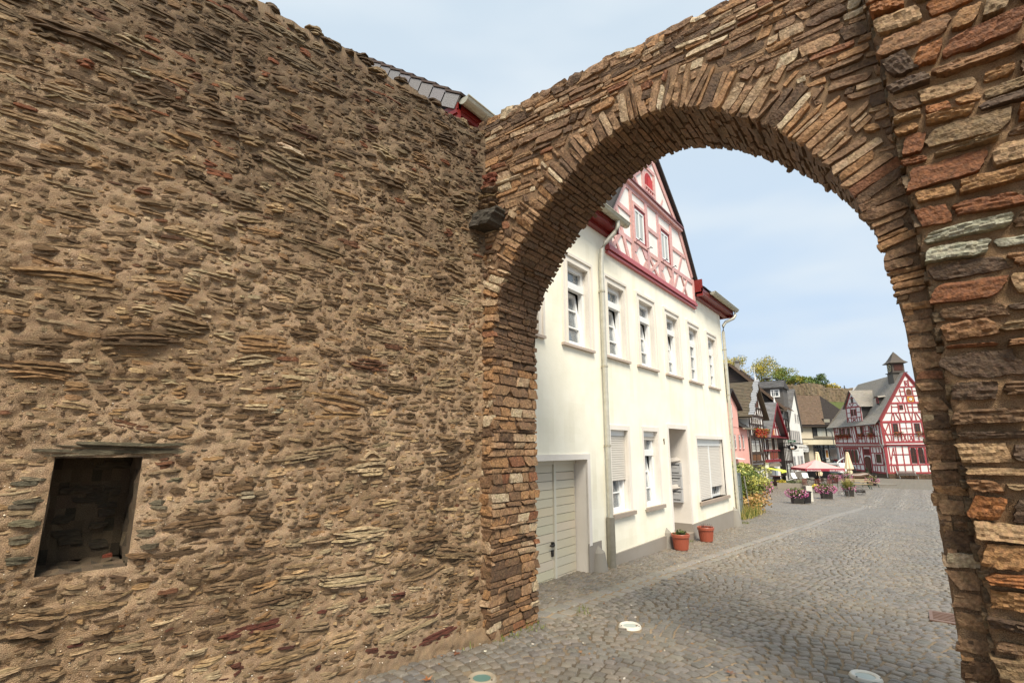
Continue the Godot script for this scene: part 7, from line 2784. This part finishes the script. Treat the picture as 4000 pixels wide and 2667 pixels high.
func bakery() -> void:
	rng.seed = 91
	var gx := Vector3(0.7917, 0, -0.6109)
	var gz := Vector3(0.6109, 0, 0.7917)
	var o := thing("bakery", "modern beige bakery with broad brown tiled roof behind the umbrellas", "building", Transform3D(Basis(gx * 2.08, Vector3.UP * 2.08, gz * 2.08), Vector3(-16.43, -4.02, -114.9)))
	var bg := lin(216, 204, 180)
	var b := MB.new()
	b.col = bg
	b.cb(-1.5, 2.9, -6.0, 5.0, 4.85, 0.0)
	b.cb(-1.5, 0.0, -6.0, 5.0, 2.9, -0.9)
	b.cb(0.42, 1.3, -0.95, 0.86, 2.9, -0.2)
	part(b, "wall", M.plaster, o)
	b = MB.new()
	b.col = lin(226, 214, 186)
	b.cb(-0.3, 2.90, 0.0, 3.4, 3.38, 0.35)
	b.col = lin(40, 34, 32)
	b.cb(-0.3, 3.38, 0.0, 3.4, 3.44, 0.38)
	part(b, "balcony", M.plaster, o)
	b = MB.new()
	b.col = lin(44, 40, 38)
	frame_bars(b, 0.86, 3.58, 3.2, 4.5, 0.06, 0.0, 0.05)
	for x in [1.25, 2.1, 2.15]:
		b.cb(x, 3.6, 0.0, x + 0.05, 4.46, 0.055)
	b.col = lin(150, 140, 124)
	b.cb(0.9, 3.58, 0.05, 3.2, 3.68, 0.09)
	var w := part(b, "window", M.paint, o)
	b = MB.new()
	b.col = lin(60, 60, 60)
	b.cb(0.9, 3.62, 0.0, 1.26, 4.46, 0.02)
	part(b, "pane", M.gloss, w)
	for k in 22:
		b = MB.new()
		b.col = tone(lin(176, 174, 164), 0.08)
		b.cb(1.31 + k * 0.083, 3.68, 0.01 + 0.01 * (k % 2), 1.39 + k * 0.083, 4.44, 0.03 + 0.01 * (k % 2))
		part(b, "curtain_fold", M.cloth, w)
	# shop front
	b = MB.new()
	b.col = lin(30, 27, 26)
	frame_bars(b, 0.95, 1.45, 3.6, 2.9, 0.05, -0.9, -0.6)
	for x in [1.55, 1.75, 2.12, 2.55]:
		b.cb(x, 1.48, -0.9, x + 0.06, 2.88, -0.58)
	b.cb(0.95, 2.62, -0.9, 3.6, 2.67, -0.58)
	b.cb(-1.2, 2.0, -0.9, 0.40, 2.62, -0.86)
	var sf := part(b, "shop_front", M.gloss, o)
	b = MB.new()
	b.col = lin(150, 104, 62)
	b.cb(1.0, 1.8, -0.92, 3.55, 2.62, -0.88)
	b.col = lin(96, 66, 44)
	b.cb(1.0, 1.48, -0.92, 3.55, 1.8, -0.87)
	b.col = lin(56, 46, 40)
	b.cb(1.0, 2.66, -0.92, 3.55, 2.87, -0.87)
	b.cb(1.8, 1.48, -0.88, 2.1, 2.3, -0.85)
	part(b, "display", M.plain, sf)
	b = MB.new()
	b.cb(0.95, 1.46, -0.64, 3.6, 2.9, -0.635)
	part(b, "pane", M.glass, sf)
	b = MB.new()
	b.col = lin(236, 234, 226)
	b.cb(1.05, 1.3, -0.6, 1.55, 1.55, -0.5)
	b.cb(2.18, 1.3, -0.6, 2.5, 1.6, -0.5)
	part(b, "parapet", M.plaster, sf)
	for k in 6:
		b = MB.new()
		b.col = tone(lin(104, 98, 88), 0.1)
		b.cb(-0.6, 0.55 + k * 0.12, -0.3 - k * 0.12, 3.8, 0.66 + k * 0.12, 0.5 - k * 0.12)
		part(b, "step", M.plaster, o)
	b = MB.new()
	b.col = lin(240, 240, 236)
	b.cb(-0.24, 2.22, 0.0, 0.30, 2.84, 0.06)
	var sg := part(b, "shop_sign", M.gloss, o)
	letters(sg, "Bäckerei", 0.10, Vector3(0.03, 2.40, 0.062), lin(30, 30, 34))
	letters(sg, "Steh-Café", 0.10, Vector3(0.03, 2.27, 0.062), lin(30, 30, 34))
	b = MB.new()
	b.col = lin(226, 178, 84)
	b.prism(PackedVector2Array([Vector2(-0.15, 2.62), Vector2(0.2, 2.62), Vector2(0.12, 2.72), Vector2(0.02, 2.75), Vector2(-0.08, 2.70)]), 0.06, 0.066)
	part(b, "emblem", M.gloss, sg)
	b = MB.new()
	b.col = lin(238, 236, 230)
	b.cb(2.08, 1.60, -0.45, 2.40, 2.52, -0.40)
	b.col = lin(210, 150, 60)
	b.cb(2.14, 1.72, -0.41, 2.34, 2.40, -0.39)
	b.col = lin(170, 60, 44)
	b.cb(2.17, 2.2, -0.40, 2.31, 2.36, -0.385)
	part(b, "poster_board", M.gloss, o)
	# roof
	b = MB.new()
	var v := Vector3(0, 3.0, -2.9)
	courses(b, Vector3(0, 4.75, 0.45), Vector3.RIGHT, v.normalized(), -1.8, 1.85, -1.8, 3.43, v.length(), 0.13, 0.15, lin(146, 124, 104), 0.035, 0.14)
	courses(b, Vector3(0, 4.70, 0.47), Vector3.RIGHT, v.normalized(), 1.85, 5.4, 3.43, 3.5, v.length(), 0.10, 0.12, lin(70, 62, 58), 0.02, 0.07)
	b.col = lin(76, 66, 60)
	b.cb(-1.8, 4.55, 0.0, 5.2, 4.78, 0.42)
	b.quad(Vector3(3.5, 7.75, -2.45), Vector3(-1.8, 7.75, -2.45), Vector3(-1.8, 4.6, -6.0), Vector3(5.4, 4.6, -6.0))
	var roof := part(b, "roof", M.roof, o)
	b = MB.new()
	b.col = lin(64, 58, 54)
	b.cb(1.9, 4.9, -0.4, 3.4, 5.32, 0.22)
	b.col = lin(150, 144, 130)
	for x in [1.95, 2.75]:
		b.cb(x, 4.96, 0.2, x + 0.55, 5.26, 0.24)
	part(b, "roof_window", M.gloss, roof)

func hill() -> void:
	rng.seed = 95
	var w := 60
	var h := 26
	var p := PackedVector3Array()
	var c := PackedColorArray()
	for j in h:
		for i in w:
			var x := -110.0 + i * 3.2
			var z := -132.0 - j * 3.0
			var t := clampf((-132.0 - z) / 20.0, 0, 1)
			var top := 14.0 - 0.10 * clampf(x + 20.0, -30, 60)
			var y := -3.3 + (top + 3.3) * (t * t * (3.0 - 2.0 * t)) + nz.get_noise_2d(x * 0.1, z * 0.1) * 1.0
			if z < -190:
				y -= (-190.0 - z) * 0.3
			p.append(Vector3(x, y, z))
			c.append(tone(lin(84, 92, 48), 0.25))
	struct("hill", indexed_grid(w, h, p, c), M.ground)
	# ruined wall along the crest
	var o := thing("ruined_wall", "ruined brown town wall on the hilltop below the autumn trees", "wall", Transform3D(Basis().scaled(Vector3(1.18, 1.18, 1.18)), Vector3(-17.7, 13.9, -150)))
	var tops := [[-40.0, 3.6], [-21.3, 3.5], [-18.6, 3.0], [-16.5, 3.2], [-13.8, 2.9], [-13.2, 2.0], [-9.0, 1.6], [-2.0, 1.0], [8.0, -1.0]]
	var b := MB.new()
	for k in tops.size() - 1:
		var n := int((tops[k + 1][0] - tops[k][0]) / 0.28)
		for i in n:
			var x0: float = lerpf(tops[k][0], tops[k + 1][0], float(i) / n) + 15.0
			var x1: float = lerpf(tops[k][0], tops[k + 1][0], float(i + 1) / n) + 15.0
			var yt: float = lerpf(tops[k][1], tops[k + 1][1], (i + 0.5) / n) + rf(-0.16, 0.14)
			var ct := tone(lin(172, 152, 124), 0.16)
			for r in 14:
				b.col = tone(ct, 0.16)
				var z := rf(-0.07, 0.07)
				b.cb(x0, lerpf(-4.0, yt, r / 14.0), -0.8, x1, lerpf(-4.0, yt, (r + 1) / 14.0), z)
	part(b, "masonry", M.mortar, o).set_meta("kind", "stuff")
	# trees along the crest
	var kinds := [
		[-32.0, 13.5, 10.8, 5.2, 0, "broad golden tree on the hill above the slate gable, far left"],
		[-26.5, 13.0, 11.0, 5.4, 0, "tallest yellow leaved tree on the hill"],
		[-21.8, 12.5, 9.0, 4.6, 1, "green and yellow tree right of the tallest yellow tree"],
		[-18.6, 12.4, 6.6, 3.6, 1, "low bushy green tree at the wall's middle"],
		[-15.4, 12.3, 6.9, 3.2, 2, "dark green round tree standing clear above the ruined wall"],
		[-12.4, 12.0, 4.6, 2.8, 0, "small sparse yellow tree at the end of the ruined wall"],
		[-37.5, 13.0, 8.0, 4.6, 1, "olive green tree partly hidden by the cream house"]]
	for e in kinds:
		var t := thing("tree", e[5], "tree", Transform3D(Basis().scaled(Vector3(1.18, 1.18, 1.18)), Vector3(e[0] * 1.18, 1.6 + (e[1] - 3.1) * 1.18, -156.0 + rf(-1, 1))), "trees along the hill crest")
		b = MB.new()
		b.col = lin(70, 56, 42)
		b.tube([Vector3(0, -0.5, 0), Vector3(0.1, e[2] * 0.4, 0), Vector3(rf(-0.3, 0.3), e[2] * 0.9, 0)], 0.22, 7, 0.06)
		for k in 7:
			var a := TAU * k / 7
			var y0: float = e[2] * rf(0.3, 0.6)
			b.tube([Vector3(0.05, y0, 0), Vector3(cos(a) * e[3] * 0.4, y0 + e[2] * 0.2, sin(a) * e[3] * 0.4), Vector3(cos(a) * e[3] * 0.75, y0 + e[2] * 0.3, sin(a) * e[3] * 0.75)], 0.09, 5, 0.02)
		part(b, "trunk", M.paint, t)
		b = MB.new()
		var pal: Array = [[lin(184, 160, 60), lin(146, 138, 54), lin(116, 120, 48), lin(200, 180, 84)], [lin(110, 124, 50), lin(146, 142, 56), lin(88, 104, 44), lin(164, 154, 66)], [lin(82, 104, 46), lin(108, 122, 54), lin(68, 86, 40)]][e[4]]
		for k in 30:
			var a := rf(0, TAU)
			var f := rf(0.1, 1.0)
			var y: float = e[2] * (0.35 + 0.62 * rng.randf())
			var rr: float = e[3] * sqrt(maxf(0.05, 1.0 - pow((y / e[2] - 0.55) / 0.5, 2.0))) * f
			leaves(b, Vector3(cos(a) * rr, y, sin(a) * rr), Vector3(1.0, 0.7, 1.0) * e[3] * 0.3, 120, 0.2, [pal[rng.randi() % pal.size()], pal[rng.randi() % pal.size()]], 0.4)
		part(b, "crown", M.leaf, t)
	var fir := thing("fir_tree", "thin dark fir tip beyond the wall beside the town hall roof", "tree", Transform3D(Basis().scaled(Vector3(1.18, 1.18, 1.18)), Vector3(-11.7, 10.9, -155)))
	b = MB.new()
	b.col = lin(50, 42, 34)
	b.tube([Vector3(0, 0, 0), Vector3(0, 5.2, 0)], 0.12, 6, 0.02)
	part(b, "trunk", M.paint, fir)
	b = MB.new()
	for k in 400:
		var y := rf(1.0, 5.2)
		var a := rf(0, TAU)
		var r := (5.3 - y) * 0.26 * rf(0.3, 1.0)
		b.col = tone(lin(52, 58, 36), 0.25)
		leaf(b, Vector3(cos(a) * r, y, sin(a) * r), 0.11)
	part(b, "crown", M.leaf, fir)
	var si := thing("siren", "grey mushroom shaped siren on a mast above the dormer", "siren", Transform3D(Basis(), Vector3(-14.1, 9.3, -74)))
	b = MB.new()
	b.col = lin(110, 108, 100)
	b.tube([Vector3(0, -1.2, 0), Vector3(0, 1.1, 0)], 0.05, 6)
	b.lathe(PackedVector2Array([Vector2(0.12, 1.0), Vector2(0.6, 1.2), Vector2(0.45, 1.36), Vector2(0, 1.46)]), 18)
	part(b, "head", M.metal, si)

func steps() -> Array:
	house()
	pot(Vector3(-3.52, G(-9.57), -9.57), "terracotta pot with green leaves left of the house door", false)
	pot(Vector3(-3.5, G(-10.95), -10.95), "terracotta pot with withered red stalks right of the house door", true)
	ground_lights()
	town_hall()
	row_houses()
	bakery()
	hill()
	square()
	hedge_corner()
	return []
